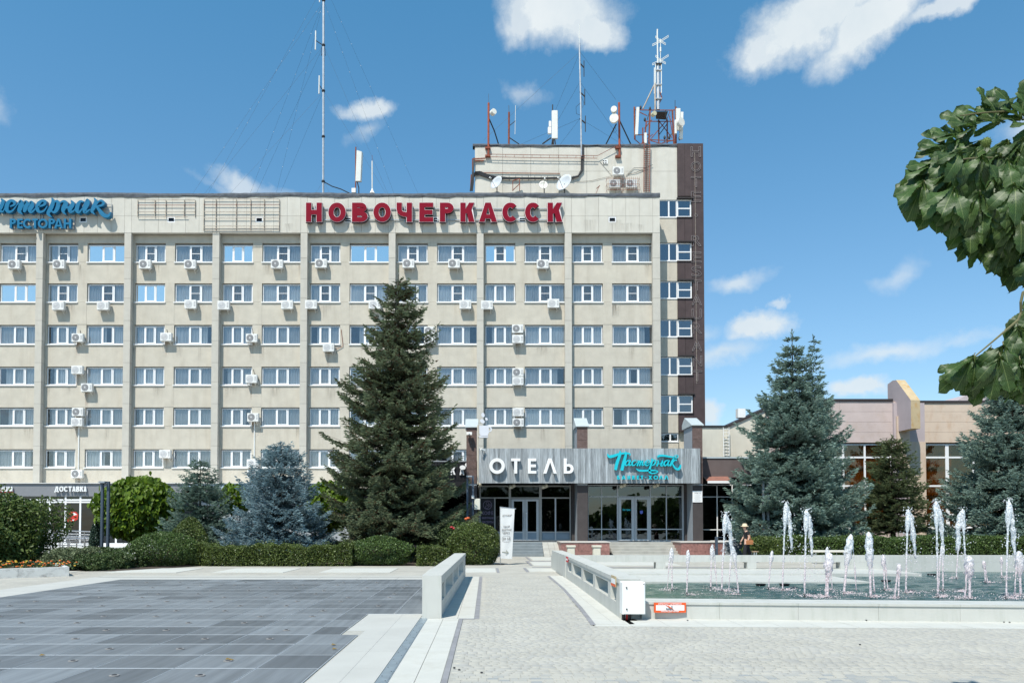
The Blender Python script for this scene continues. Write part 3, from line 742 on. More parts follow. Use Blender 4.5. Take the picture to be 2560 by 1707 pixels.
def water_mat():
    m = bpy.data.materials.new('fountain_water'); m.use_nodes = True; t = m.node_tree; n = t.nodes; b = n['Principled BSDF']
    b.inputs['Base Color'].default_value = (.13, .20, .21, 1); b.inputs['Roughness'].default_value = .06; b.inputs['IOR'].default_value = 1.33
    geo = n.new('ShaderNodeNewGeometry')
    nz = n.new('ShaderNodeTexNoise'); nz.inputs['Scale'].default_value = .55; nz.inputs['Detail'].default_value = 4; t.links.new(geo.outputs['Position'], nz.inputs['Vector'])
    mm = n.new('ShaderNodeMix'); mm.data_type = 'RGBA'; mm.inputs[6].default_value = (.035, .085, .095, 1); mm.inputs[7].default_value = (.07, .12, .11, 1)
    t.links.new(nz.outputs[0], mm.inputs[0])
    sx = n.new('ShaderNodeSeparateXYZ'); t.links.new(geo.outputs['Position'], sx.inputs[0])
    mr = n.new('ShaderNodeMapRange'); mr.inputs[1].default_value = 3.2; mr.inputs[2].default_value = 7; mr.inputs[3].default_value = .7; mr.inputs[4].default_value = 0; t.links.new(sx.outputs[0], mr.inputs[0])
    m3 = n.new('ShaderNodeMix'); m3.data_type = 'RGBA'; m3.inputs[7].default_value = (.13, .19, .10, 1); t.links.new(mr.outputs[0], m3.inputs[0]); t.links.new(mm.outputs[2], m3.inputs[6])
    t.links.new(m3.outputs[2], b.inputs['Base Color'])
    b.inputs['Transmission Weight'].default_value = 0.0
    nb = n.new('ShaderNodeTexNoise'); nb.inputs['Scale'].default_value = 2.6; nb.inputs['Detail'].default_value = 7; nb.inputs['Roughness'].default_value = .6
    mp = n.new('ShaderNodeMapping'); mp.inputs['Scale'].default_value = (1, 2.0, 1); t.links.new(geo.outputs['Position'], mp.inputs['Vector']); t.links.new(mp.outputs[0], nb.inputs['Vector'])
    bp = n.new('ShaderNodeBump'); bp.inputs['Strength'].default_value = 1.0; bp.inputs['Distance'].default_value = .12
    t.links.new(nb.outputs[0], bp.inputs['Height']); t.links.new(bp.outputs[0], b.inputs['Normal'])
    return m
WZ = -.10
gx, gy = np.meshgrid(np.linspace(2.75, 24, 215), np.linspace(12.6, 30.0, 240)); wr_ = np.random.RandomState(6); gz = np.full(gx.shape, WZ)
for k in range(26):
    a_ = wr_.uniform(0, 6.28); f_ = wr_.uniform(3.5, 15); gz += .0135 / f_ ** .75 * np.sin((gx * math.cos(a_) * .7 + gy * math.sin(a_) * 1.2) * f_ + wr_.uniform(0, 6.28) + 1.5 * np.sin(gx * .8 + gy * .5 + k))
ii = np.arange(239)[:, None] * 215 + np.arange(214)[None]; ii = ii.ravel()
struct(fastmesh('fountain_water', np.stack([gx.ravel(), gy.ravel(), gz.ravel()], 1), np.stack([ii, ii + 1, ii + 216, ii + 215], 1), water_mat(), smooth=True))
# kerb of the flower bed at the left edge
kerbm = mat('peeling_white_kerb', (.60, .60, .57), .8, var=.08, vscale=3, stain=(.22, .21, .20), stain_amt=1.0, stain_scale=(1.6, 1.6, 2.2), bump=.3)
kb = thing('kerb', (-15, 24, 0), 'low white kerb with peeling paint round the flower bed on the left', 'kerb')
a = (-13.45, 25.75); b = (-16.9, 23.2)
L = math.hypot(a[0] - b[0], a[1] - b[1]); ux, uy = (b[0] - a[0]) / L, (b[1] - a[1]) / L
for k in range(3):
    s0, s1 = k * L / 3 + .004, (k + 1) * L / 3 - .004
    q = [(a[0] + ux * s0, a[1] + uy * s0), (a[0] + ux * s1, a[1] + uy * s1)]
    w = (-uy * -.22, ux * -.22)
    vs_ = [(q[0][0], q[0][1]), (q[1][0], q[1][1]), (q[1][0] + w[0], q[1][1] + w[1]), (q[0][0] + w[0], q[0][1] + w[1])]
    MB().add([(x, y, -.01) for x, y in vs_] + [(x, y, .30) for x, y in vs_], [(0, 1, 5, 4), (1, 2, 6, 5), (2, 3, 7, 6), (3, 0, 4, 7), (4, 5, 6, 7), (3, 2, 1, 0)]).build('kerb_stone', kerbm, kb)
MB().add([(a[0], a[1], -.01), (a[0] - 1.9, a[1] + 3, -.01), (a[0] - 2.15, a[1] + 3, -.01), (a[0] - .22, a[1] + .1, -.01), (a[0], a[1], .3), (a[0] - 1.9, a[1] + 3, .3), (a[0] - 2.15, a[1] + 3, .3), (a[0] - .22, a[1] + .1, .3)],
         [(0, 1, 5, 4), (1, 2, 6, 5), (2, 3, 7, 6), (3, 0, 4, 7), (4, 5, 6, 7)]).build('kerb_stone', kerbm, kb)
struct(MB().add([(-13.75, 26.0, .2), (-15.5, 28.8, .2), (-30, 29, .2), (-30, 20, .2), (-17.0, 23.2, .2)], [tuple(range(5))]).build('flower_bed_soil', soil))
# ================================================================== HOTEL
FY, WY, GYP = 54.0, 54.42, 54.54          # pilaster face, wall face, window plane
BAY = 6.030
def fz(py, Y=FY): return at(1215, py, Y)[1]
P1 = at(98.6, 650, FY)[0]
PX = [P1 + BAY * k for k in range(-1, 8)]          # pilaster centres; the first lies left of the frame
rowt = [fz(v, GYP) for v in (612.4, 710.7, 814, 918.2, 1019.6, 1124)]
rowb = [fz(v, GYP) for v in (656.4, 756, 861, 962.7, 1064.5, 1168)]
FT, FB = fz(491), fz(582)                  # frieze
POD = fz(1206)
hotel = thing('hotel', ((PX[1] + PX[-1]) / 2, FY, 0), 'long six-storey cream concrete hotel block with a taller tower at its right end', 'hotel building')
XL, XR = PX[0] - 1.0, PX[-1] + .25
MB().box(XL, XR, 55.3, 68, 0, FT - .15).build('inner_wall', interior, hotel)
MB().box(XR - .45, XR - .02, FY + .32, 68, 0, FT - .02).build('side_wall', stucco, hotel)
# upper band behind the frieze and shaded lintel
MB().box(XL, XR - .03, WY, 55.3, rowt[0] + .09, FT - .1).build('lintel_band', stucco, hotel)
MB().box(XL, XR - .46, FY + .30, WY - .002, FB + .02, FT - .1).build('frieze_backing', seam, hotel)
# spandrels and piers
NAR, WID = (.355, 2.39), (3.09, 5.88)
bays = [(PX[k], PX[k + 1]) for k in range(8)]
for r in range(6):
    zt = rowb[r] - .02
    zb = rowt[r + 1] + .03 if r < 5 else POD - .4
    for (xa, xb) in bays:
        MB().box(xa + .01, xb - .01, WY, WY + .25, zb, zt).build('spandrel', stucco, hotel)
        MB().box(xa + NAR[1] + .03, xa + WID[0] - .03, WY + .004, WY + .24, zt + .012, rowt[r] + .085).build('pier', stucco, hotel)
        MB().box(xa + .1, xa + NAR[0] - .03, WY + .004, WY + .24, zt + .012, rowt[r] + .085).build('pier', stucco, hotel)
        if r < 5: MB().box(xa + NAR[1] + .03, xa + WID[0] - .03, WY - .012, WY - .0, zb + .03, zt - .03).build('pier_facing', stucco, hotel) if r % 2 else None
# pilasters built of cast pieces
cuts = [FB]
for r in range(6):
    cuts += [rowb[r] + .14, (rowt[r + 1] + .22) if r < 5 else POD - .3]
for k, px in enumerate(PX):
    hw = .23 if k < 8 else .25
    MB().box(px - hw + .012, px + hw - .012, FY + .012, WY + .3, POD - .3, FB).build('pilaster_core', seam, hotel)
    for i in range(len(cuts) - 1):
        MB().box(px - hw, px + hw, FY, FY + .40, cuts[i + 1] + .008, cuts[i] - .008).build('pilaster_block', pilas, hotel)
# frieze panels
PW_ = BAY / 6.6
seams = []
x = P1 - .23 - BAY
fm = fz(540.3)
edges = []
for k in range(8):
    a = PX[k] - .23; 
    edges += [a, a + .46] + [a + .46 + (BAY - .46) * j / 6 for j in range(1, 6)]
edges += [PX[8] - .23, PX[8] + .25]
sw = [at(v, 549, FY)[0] for v in (-12, 207.8, 428.1, 648, 870, 1086.6, 1306, 1530.8)]
SWZ0, SWZ1 = fz(556.5), fz(542.2)
for i in range(len(edges) - 1):
    a, b = edges[i] + .007, edges[i + 1] - .007
    MB().box(a, b, FY - .01, FY + .29, fm + .007, FT).build('frieze_panel', friezem, hotel)
    hit = [s for s in sw if a < s < b or abs(s - a) < .27 or abs(s - b) < .27]
    if not hit:
        MB().box(a, b, FY - .01, FY + .29, FB, fm - .007).build('frieze_panel', friezem, hotel)
    else:
        s = hit[0]; l, r_ = s - .27, s + .27; m = MB()
        if l > a + .01: m.box(a, min(l, b), FY - .01, FY + .29, FB, fm - .007)
        if r_ < b - .01: m.box(max(r_, a), b, FY - .01, FY + .29, FB, fm - .007)
        x0, x1 = max(l, a), min(r_, b)
        if x1 > x0 + .004:
            m.box(x0, x1, FY - .01, FY + .29, FB, SWZ0 - .01); m.box(x0, x1, FY - .01, FY + .29, SWZ1 + .01, fm - .007)
        m.build('frieze_panel', friezem, hotel)
for s in sw:
    w = MB().box(s - .26, s + .26, FY + .0, FY + .06, SWZ0, SWZ0 + .075).box(s - .26, s + .26, FY, FY + .06, SWZ1 - .075, SWZ1).box(s - .26, s - .19, FY, FY + .06, SWZ0 + .075, SWZ1 - .075).box(s + .19, s + .26, FY, FY + .06, SWZ0 + .075, SWZ1 - .075)
    o = w.build('small_window', pvc, hotel, loc=(s, FY, SWZ0))
    MB().box(s - .19, s + .19, FY + .03, FY + .04, SWZ0 + .075, SWZ1 - .075).build('pane', glassblk, o)
# roofing felt over the parapet, uneven
def felt_strip(x0, x1, y0, y1, z0, z1, parent, seed=1, step=.35):
    r = random.Random(seed); m = MB(); n = int((x1 - x0) / step); vs_ = []
    ph = r.uniform(0, 9)
    for i in range(n + 1):
        x = x0 + (x1 - x0) * i / n; w = .035 * math.sin(x * .9 + ph) + .03 * math.sin(x * 2.7) + r.uniform(-.02, .02)
        t = .03 * math.sin(x * .45 + ph) + r.uniform(-.015, .015)
        vs_ += [(x, y0 - .05 + r.uniform(-.02, .01), z0 + w), (x, y0 - .07, (z0 + z1) / 2 + t), (x, y0 - .02, z1 + t), (x, y1, z1 + t - .02), (x, y1 + .02, z0)]
    fs_ = []
    for i in range(n):
        for j in range(4): fs_.append((i * 5 + j, (i + 1) * 5 + j, (i + 1) * 5 + j + 1, i * 5 + j + 1))
    fs_ += [(0, 1, 2, 3, 4), tuple(n * 5 + j for j in (4, 3, 2, 1, 0))]
    return m.add(vs_, fs_).build('roofing_felt', felt, parent, smooth=False)
felt_strip(XL, XR + .02, FY, FY + .5, FT - .05, fz(483), hotel)
MB().box(XL, XR - .05, FY + .45, 68, FT - .55, FT - .45).build('flat_roof', felt, hotel)

# ---- windows
def curtain_mesh(w, h, gap=None, seed=0):
    r = random.Random(seed); m = MB(); x = 0; n = int(w / .035); vs_ = []; fs_ = []
    ph = r.uniform(0, 6)
    prev = None
    for i in range(n + 1):
        x = w * i / n; yy = .028 * math.sin(x * 34 + 2.1 * math.sin(x * 5 + ph) + ph)
        vs_ += [(x, yy, 0), (x, yy * .7, h)]
        if i and not (gap and gap[0] * w < x < gap[1] * w): fs_.append((2 * i - 2, 2 * i, 2 * i + 1, 2 * i - 1))
    return m.add(vs_, fs_)
HS = (rowt[1] - rowb[1])
def make_window(w, h, kind, seed):
    """three-light white plastic window, origin at its lower left corner"""
    f = MB(); d0, d1 = 0, .07; fw = .065
    f.box(0, w, d0, d1, 0, fw).box(0, w, d0, d1, h - fw, h).box(0, fw, d0, d1, fw, h - fw).box(w - fw, w, d0, d1, fw, h - fw)
    a = w * .325; b = w * .675 if w < 2.4 else w * .64
    if w >= 2.4: a = w * .36
    for q in (a, b): f.box(q - .045, q + .045, d0 + .001, d1 - .001, fw, h - fw)
    # opening sash
    f.box(a + .045, b - .045, d0 - .02, d1 - .02, fw + .002, fw + .06).box(a + .045, b - .045, d0 - .02, d1 - .02, h - fw - .06, h - fw - .002)
    f.box(a + .045, a + .10, d0 - .02, d1 - .02, fw + .06, h - fw - .06).box(b - .10, b - .045, d0 - .02, d1 - .02, fw + .06, h - fw - .06)
    o = f.build('window', pvc)
    gm = {'film': glassblue}.get(kind, glassm)
    for (x0, x1, yy) in ((fw, a - .045, .035), (a + .10, b - .10, .012), (b + .045, w - fw, .035)):
        g_ = glassm if (kind == 'half' and yy == .012) else (glassblue if kind in ('film', 'half') else glassm)
        MB().box(x0 - .005, x1 + .005, yy, yy + .006, fw - .005, h - fw + .005).build('pane', g_, o)
    if kind in ('net', 'half'):
        MB().box(a + .10, b - .10, -.018, .002, h * .5 - .018, h * .5 + .018).build('screen_bar', pvc, o)
        MB().box(a + .10, b - .10, -.006, -.004, fw + .06, h - fw - .06).build('insect_screen', MATS['screen'], o)
    gap = {'gapl': (.03, .24), 'gapr': (.80, .97), 'gapm': (.46, .60), 'gap2': (.05, .16)}.get(kind)
    c = curtain_mesh(w, h, gap, seed).build('curtain', curt, o); c.location = (0, .105, 0)
    s = MB().box(-.07, w + .07, -.19, .0, -.045, -.015).box(-.07, w + .07, -.19, -.175, -.085, -.045).build('sill', sillm, o)
    return o
glass('screen', (.93, .93, .93), .0, .6, (.3, .3, .3))
protos = {}
def window(w, h, kind, seed, x, z):
    key = (round(w, 2), kind, seed)
    if key not in protos:
        protos[key] = make_window(w, h, kind, seed); o = protos[key]; o.parent = hotel; o.location = Vector((x, GYP, z)) - org(hotel); o.scale = (1, 1, 1)
    else:
        o = copy_tree(protos[key], hotel, Vector((x, GYP, z)) - org(hotel))
    return o
H0 = rowt[3] - rowb[3]
#   window kinds of each row, from the left edge of the photograph (two per bay, first bay partly outside)
kinds = [
 ['net', 'net', 'net', 'film', 'net', 'net', 'film', 'net', 'net', 'film', 'net', 'net', 'half', 'net', 'net', 'net'],
 ['net', 'film', 'net', 'net', 'film', 'net', 'net', 'net', 'net', 'net', 'net', 'net', 'cur', 'net', 'net', 'net'],
 ['cur', 'cur', 'gap2', 'cur', 'cur', 'gapr', 'cur', 'cur', 'cur', 'cur', 'gapr', 'gapr', 'cur', 'cur', 'cur', 'gapr'],
 ['cur', 'gap2', 'gapl', 'cur', 'cur', 'cur', 'gap2', 'cur', 'cur', 'cur', 'cur', 'cur', 'gap2', 'gapr', 'cur', 'gapm'],
 ['cur', 'cur', 'gap2', 'cur', 'cur', 'cur', 'cur', 'cur', 'cur', 'cur', 'cur', 'cur', 'cur', 'cur', 'cur', 'cur'],
 ['cur', 'gapr', 'gapl', 'gapm', 'cur', 'cur', 'cur', 'cur', 'cur', 'cur', 'cur', 'cur', 'cur', 'cur', 'cur', 'cur']]
wr = random.Random(5)
for r in range(6):
    for k in range(8):
        for j, (u0, u1) in enumerate((NAR, WID)):
            sd_ = wr.choice((1, 2)); pick = wr.random(); alt = wr.choice(('gapr', 'gap2', 'gapm', 'gapl'))
            h = rowt[r] - rowb[r]
            hh = round(h - .02, 2)
            key = kinds[r][2 * k + j]
            if key == 'cur' and pick < .28: key = alt
            o = window(u1 - u0, hh if r not in (0,) else hh, key, sd_ + 10 * r, PX[k] + u0, rowb[r])

# ================================================================== TOWER
TY = 55.6
def tx(px, py=600, Y=TY): return at(px, py, Y)[0]
def tzz(py, Y=TY): return at(1215, py, Y)[1]
tower = thing('stair_tower', (tx(1470), TY, 0), 'taller cream and brown stair tower with rooftop antennas at the right end of the hotel', 'tower')
TXL, TXC, TXR = tx(1187, 420), tx(1693, 420), tx(1757, 420)
TT = tzz(367)
MB().box(TXL + .05, TXR - .05, TY + .3, 67.5, 0, TT - .05).build('core_wall', stucco, tower)
cols = [TXL, tx(1256.6, 430), tx(1327, 430), tx(1397, 430), tx(1467, 430), tx(1538, 430), tx(1610, 430), TXC]
rws = [tzz(492) - .2, tzz(428.5), TT]
rws[0] = tzz(500)
for i in range(7):
    for j in range(2):
        zlo = rws[j] if not (j == 0 and i < 6) else FT - .5
        MB().box(cols[i] + .008, cols[i + 1] - .008, TY, TY + .29, zlo + .008, rws[j + 1] - .008).build('wall_panel', friezem, tower)
felt_strip(TXL - .15, TXC, TY, TY + .45, TT, tzz(361), tower, 4)
# stair windows: sill rows on the right of the slab
srow = [(499.9, 542.9), (608, 652), (703.6, 745.8), (799, 842), (892.6, 937), (988, 1031.8), (1082.7, 1103)]
XW0, XW1, XW2 = tx(1651, 700) - .4, tx(1693.6, 700), tx(1730, 700)
glasst = glass('stair_glass', (.40, .45, .50), .15, .03, (.95, .97, 1.0), wav=.15)
for i, (a, b) in enumerate(srow):
    zt, zb = tzz(a), tzz(b)
    w = MB(); fw = .06
    x0, xm, x1 = XW0, tx(1673.5, 700), XW1 - .01
    w.box(x0, x1, TY + .06, TY + .13, zb, zb + fw).box(x0, x1, TY + .06, TY + .13, zt - fw, zt).box(xm - .05, xm + .05, TY + .06, TY + .13, zb + fw, zt - fw).box(x1 - .05, x1, TY + .06, TY + .13, zb + fw, zt - fw)
    o = w.build('window', pvc, tower, loc=(x0, TY, zb))
    MB().box(x0, x1 - .05, TY + .09, TY + .1, zb + fw, zt - fw).build('pane', glasst, o)
    MB().box(x0, x1 + .02, TY - .04, TY + .06, zb - .07, zb).build('sill', sillm, o)
    m = MB()
    if i < 6:
        x0, x1 = XW1 + .005, XW2 - .02; zm = zb + (zt - zb) * .5
        m = MB().box(x0, x1, TY - .0, TY + .09, zb, zb + .07).box(x0, x1, TY, TY + .09, zt - .07, zt).box(x0, x0 + .08, TY, TY + .09, zb + .07, zt - .07).box(x1 - .09, x1, TY, TY + .09, zb + .07, zt - .07).box(x0 + .08, x1 - .09, TY + .001, TY + .088, zm - .04, zm + .04)
        o = m.build('window', pvc, tower, loc=(x0, TY, zb))
        MB().box(x0 + .08, x1 - .09, TY + .05, TY + .06, zb + .07, zm - .04).build('pane', glasst, o)
        MB().box(x0 + .08, x1 - .09, TY + .05, TY + .06, zm + .04, zt - .07).build('pane', glasst, o)
        MB().box(XW1 - .02, XW2 + .1, TY - .22, TY + .0, zt + .03, zt + .12).build('hood', browntrim, tower)
    # spandrels below
    zn = tzz(srow[i + 1][0]) if i < 6 else 3.6
    MB().box(XW0, XW1 - .012, TY, TY + .29, zn + .03, zb - .09).build('spandrel', stucco, tower)
    if i < 6:
        xm = (XW1 + XW2) / 2
        MB().box(XW1 + .0, xm - .008, TY - .10, TY + .29, zn + .14, zb - .05).build('brown_panel', browns, tower)
        MB().box(xm + .008, XW2 + .02, TY - .10, TY + .29, zn + .14, zb - .05).build('brown_panel', browns, tower)
        MB().box(XW1 - .03, XW2 + .04, TY - .16, TY + .0, zb - .085, zb - .04).build('ledge', browntrim, tower)
# brown edge strip in full height, from sheet panels
zz_ = [TT + .18] + [tzz(v) for v in (492, 615, 735, 850, 960)] + [tzz(1080)]
for i in range(6):
    MB().box(XW2 + .03, TXR, TY - .12, TY + .4, zz_[i + 1] + .006, zz_[i] - .006).build('brown_panel', browns, tower)
MB().box(TXC + .005, TXC + (XW2 - TXC) / 2, TY - .12, TY + .3, tzz(492), TT + .18).build('brown_panel', browns, tower)
MB().box(TXC + (XW2 - TXC) / 2 + .012, XW2 + .022, TY - .12, TY + .3, tzz(492), TT + .18).build('brown_panel', browns, tower)
MB().box(TXR - .5, TXR, TY + .4, 67.5, tzz(1080), TT + .1).build('side_panel', browns, tower)
patchm = mat('pale_patch', (.62, .61, .56), .9)
# dead neon outlines spelling HOTEL . RESTAURANT down the strip
neon = thing('vertical_sign', (tx(1737, 600), TY - .14, tzz(900)), 'faded outline letters running down the brown strip of the tower', 'sign')
neonm = mat('neon_tube_dead', (.26, .23, .23), .6, var=.3, vscale=5)
ys = [385, 420, 455, 492, 541, 604, 648, 692, 735, 775, 792, 830, 869, 908, 945]
lets = ['H', 'O', 'T', 'E', '·', 'R', 'E', 'S', 'T', 'A', 'U', 'R', 'A', 'N', 'T']
ys = [382, 419, 457, 494, 541, 604, 645, 680, 715, 751, 787, 822, 865, 903, 940]
for ch, py in zip(lets, ys):
    me, co = glyph_mesh(ch, .0, .0)
    mn, mx_ = co.min(0), co.max(0); sp = mx_ - mn; sp[sp < 1e-5] = 1
    hw, hh = (.34, .36) if ch != '·' else (.1, .09)
    cx, cz = tx(1738 + (py - 380) * .006, py), tzz(py)
    bm = bmesh.new(); bm.from_mesh(me); bmesh.ops.remove_doubles(bm, verts=bm.verts, dist=1e-4)
    m = MB()
    for e in bm.edges:
        if len(e.link_faces) == 1:
            q = [(cx - hw + (v.co.x - mn[0]) / sp[0] * 2 * hw, TY - .15, cz - hh + (v.co.y - mn[1]) / sp[1] * 2 * hh) for v in e.verts]
            m.cyl(q[0], q[1], .014, n=4, caps=False)
    bm.free()
    m.build('letter', neonm, neon)
MB().cyl((tx(1738, 600), TY - .145, tzz(960)), (tx(1737, 600), TY - .145, tzz(385)), .012, n=4).build('conduit', rustlight, neon)

# ================================================================== SIGNS ON THE FRIEZE
def FX(px, py=530): return at(px, py, FY - .2)[0]
def FZ(py): return at(1215, py, FY - .2)[1]
sg = thing('roof_sign', (FX(1085), FY - .3, FZ(558)), 'row of big crimson block letters НОВОЧЕРКАССК across the top of the hotel', 'sign')
LB = [('Н', 765.3, 807), ('О', 821, 866.6), ('В', 880, 921.3), ('О', 933.3, 979), ('Ч', 991, 1031.6), ('Е', 1047.7, 1084.4), ('Р', 1098.9, 1135.6), ('К', 1149.8, 1187.4),
      ('А', 1196.6, 1243.5), ('С', 1254.4, 1297), ('С', 1311, 1353), ('К', 1367.4, 1406.3)]
for ch, a, b in LB:
    z0, z1 = FZ(558.2), FZ(508.5)
    T_ = .36
    o = cast_letter('letter', ch, FX(a) + .03, FX(b) - .03, z0 + .03, z1 - .03, T_, FY - .36, FY - .10, [rimm, crimsonside], sg, .03)
    e = .024
    cast_letter('letter_face', ch, FX(a) + .03, FX(b) - .03, z0 + .03, z1 - .03, T_, FY - .39, FY - .372, crimson, o, .0)
for zc in (FZ(520), FZ(548)):
    MB().box(FX(766), FX(1405), FY - .09, FY - .05, zc - .03, zc + .03).build('mounting_rail', greymetal, sg)
for ch, a, b in LB:
    MB().box(FX((a + b) / 2) - .03, FX((a + b) / 2) + .03, FY - .1, FY - .01, FZ(555), FZ(512)).build('bracket', greymetal, sg)

ps = thing('restaurant_sign', (FX(90), FY - .3, FZ(545)), 'blue brush lettered restaurant sign at the left end of the hotel frieze', 'sign')
def cv(x, y): return at(x / 7.84, 480 + y / 7.84, FY - .3)
BIG = [
 [(40, 150, 30), (78, 200, 66), (40, 300, 80), (15, 370, 60), (70, 400, 30), (115, 330, 18)],
 [(-140, 400, 30), (-90, 330, 60), (-30, 400, 50), (20, 330, 30), (60, 210, 60)],
 [(215, 300, 22), (300, 262, 44), (296, 205, 56), (235, 185, 50), (175, 235, 76), (148, 330, 80), (180, 400, 56), (260, 385, 34), (340, 290, 18)],
 [(340, 290, 14), (425, 190, 50), (428, 290, 92), (400, 380, 80), (430, 425, 36), (462, 455, 10)],
 [(440, 350, 16), (520, 205, 50), (535, 280, 90), (510, 360, 76), (490, 412, 40)],
 [(530, 340, 16), (625, 215, 50), (648, 280, 88), (605, 365, 80), (640, 412, 44), (730, 330, 22)],
 [(770, 310, 18), (885, 265, 48), (905, 205, 56), (840, 190, 48), (775, 250, 76), (752, 340, 76), (790, 405, 50), (880, 385, 34), (950, 290, 18)],
 [(1035, 130, 14), (1060, 215, 70), (1020, 330, 84), (965, 430, 66), (995, 480, 40), (1040, 515, 8)],
 [(1050, 260, 20), (1120, 195, 40), (1165, 240, 74), (1140, 350, 78), (1085, 415, 50), (1030, 390, 24)],
 [(1160, 260, 20), (1255, 200, 40), (1310, 245, 90), (1265, 350, 86), (1265, 410, 50), (1318, 462, 8)],
 [(1270, 330, 20), (1340, 320, 50), (1400, 330, 40)],
 [(1415, 185, 14), (1450, 250, 76), (1395, 350, 82), (1400, 410, 50), (1470, 385, 28), (1530, 300, 18)],
 [(1660, 215, 30), (1600, 205, 46), (1550, 270, 76), (1530, 370, 76), (1570, 420, 44), (1640, 340, 22)],
 [(1640, 330, 18), (1725, 170, 30), (1745, 235, 78), (1685, 350, 82), (1690, 420, 50), (1790, 360, 22)],
 [(1865, 135, 12), (1900, 205, 66), (1860, 320, 82), (1825, 390, 60), (1850, 430, 34), (1885, 455, 8)],
 [(1880, 330, 16), (1950, 215, 30), (2010, 190, 40), (2055, 235, 52), (2010, 285, 44), (1915, 300, 26)],
 [(1905, 300, 26), (1960, 360, 60), (2030, 450, 80), (2095, 490, 70), (2155, 480, 50), (2195, 412, 8)]]
brush('brush_lettering', BIG, cv, FY - .42, FY - .14, teal, ps)
for ch, a, b in [('Р', 205, 328), ('Е', 352, 462), ('С', 462, 652), ('Т', 645, 755), ('О', 755, 952), ('Р', 966, 1096), ('А', 1076, 1246), ('Н', 1262, 1412)]:
    (x0, z0), (x1, z1) = cv(a, 720), cv(b, 535)
    cast_letter('letter', ch, x0, x1, z0, z1, .145, FY - .40, FY - .18, teal, ps)
rail = MB()
for yy, a, b in ((222, 745, 2145), (326, 745, 2145), (240, -100, 740), (415, -100, 2145), (578, 205, 1430), (655, 205, 1430), (716, 195, 1440)):
    (x0, z), (x1, _) = cv(a, yy), cv(b, yy); rail.box(x0, x1, FY - .12, FY - .09, z - .014, z + .014)
for xx in (745, 2160, 205, 800, 1430): 
    (x, z0), (_, z1) = cv(xx, 480 if xx > 1500 else 720), cv(xx, 215); rail.box(x - .014, x + .014, FY - .1, FY - .012, z0, z1)
rail.build('support_rail', greymetal, ps)
for (px0, px1, p0, p1, hor, ver, lab) in (
    (342, 486, 498, 541, (0, .32, .7, 1), (0, .3, .49, .81, 1), 'empty rusty sign frame on the frieze beside the blue lettering'),
    (508, 697, 496, 576, (0, .18, .40, .60, .85, .93, 1), (0, .16, .43, .62, .80, 1), 'larger rusty sign frame on the frieze left of the crimson letters')):
    x0, x1, z1, z0 = FX(px0), FX(px1), FZ(p0), FZ(p1)
    t = thing('sign_frame', ((x0 + x1) / 2, FY - .1, z0), lab, 'frame', 'empty sign frames')
    for h in hor: 
        z = z1 + (z0 - z1) * h; MB().box(x0, x1 if h < .95 else x1 - .5, FY - .13, FY - .10, z - .013, z + .013).build('rail', rustlight if h not in (.32, .18) else rust, t)
    for v in ver:
        x = x0 + (x1 - x0) * v; MB().box(x - .013, x + .013, FY - .10, FY - .015, z0 + .02, z1 - .02).build('post', rustlight, t)

# ================================================================== AIR CONDITIONERS
def make_ac(w, h, style):
    o = MB().bbox(-w / 2, w / 2, -.30, 0, 0, h, .012).build('ac_body', acwhite)
    cx = -w * .13
    MB().lathe((cx, -.302, h * .5), [(h * .43, 0), (h * .43, .006), (h * .40, .010)], 20, 'Y').build('fan_grille', acgrille if style != 1 else acfan, o)
    m = MB()
    for k in range(10):
        t = k * math.pi / 5; m.cyl((cx + math.cos(t) * .05, -.318, h * .5 + math.sin(t) * .05), (cx + math.cos(t) * h * .40, -.318, h * .5 + math.sin(t) * h * .40), .006, n=4)
    m.lathe((cx, -.314, h * .5), [(.06, 0), (.06, .008), (.03, .012)], 12, 'Y'); 
    m.build('fan_guard', acfan, o)
    m = MB()
    for k in range(4): m.box(w * .30, w * .44, -.306, -.3, h * (.25 + .15 * k), h * (.25 + .15 * k) + .03)
    m.build('vent_slots', acgrille, o)
    m = MB().box(-w * .42, -w * .35, -.28, .14, -.04, -.003).box(w * .28, w * .35, -.28, .14, -.04, -.003)
    m.cyl((-w * .385, -.25, -.03), (-w * .385, .13, -.24), .015, n=4).cyl((w * .315, -.25, -.03), (w * .315, .13, -.24), .015, n=4)
    m.build('bracket', whitepaint, o)
    MB().tube([(w / 2 - .01, -.1, h * .35), (w / 2 + .08, -.08, h * .25), (w / 2 + .06, .0, -.05), (w / 2 - .05, .1, -.12), (w / 2 - .12, .13, -.04)], .012).build('pipe', acwhite, o)
    return o
ac_p = []
ACS = [[(36.8, 662), (148.4, 661.5), (363.6, 661.5), (476, 661.5), (693.1, 660.7), (802.9, 659.3), (1021.3, 659.6), (1135, 659.6), (1356.5, 660.8)],
       [(147, 764.5), (258.7, 764.5), (477.1, 761), (559.6, 763.6), (718.4, 762.3), (778, 761.8), (936.8, 761.8), (1163.4, 761.8), (1217.3, 763), (1383.2, 759)],
       [(194.7, 844.5), (415.9, 842.6), (629.6, 845.3), (821.6, 868.5), (1074.4, 827.6), (1074.4, 848), (1293.9, 822), (1294.4, 847.7)],
       [(193.9, 924.5), (217.9, 968.8), (629, 947), (1294.7, 930.8), (1294.7, 952.5)],
       [(195.5, 1029.6), (193.4, 1054.6), (633, 1043), (1295.2, 1030), (1295.2, 1056)],
       [(413.4, 1134.4), (193.4, 1184), (631.8, 1158), (633, 1184), (851, 1183)]]
rown = ['top', 'second', 'third', 'fourth', 'fifth', 'lowest']
def ac_proto(style, w=.80, h=.58):
    base = make_ac(w, h, style)
    root = bpy.data.objects.new('air_conditioner', None); COL.objects.link(root)
    for ch in [base] + list(base.children):
        ch.parent = root
    return root
protoA = [ac_proto(0), ac_proto(1)]
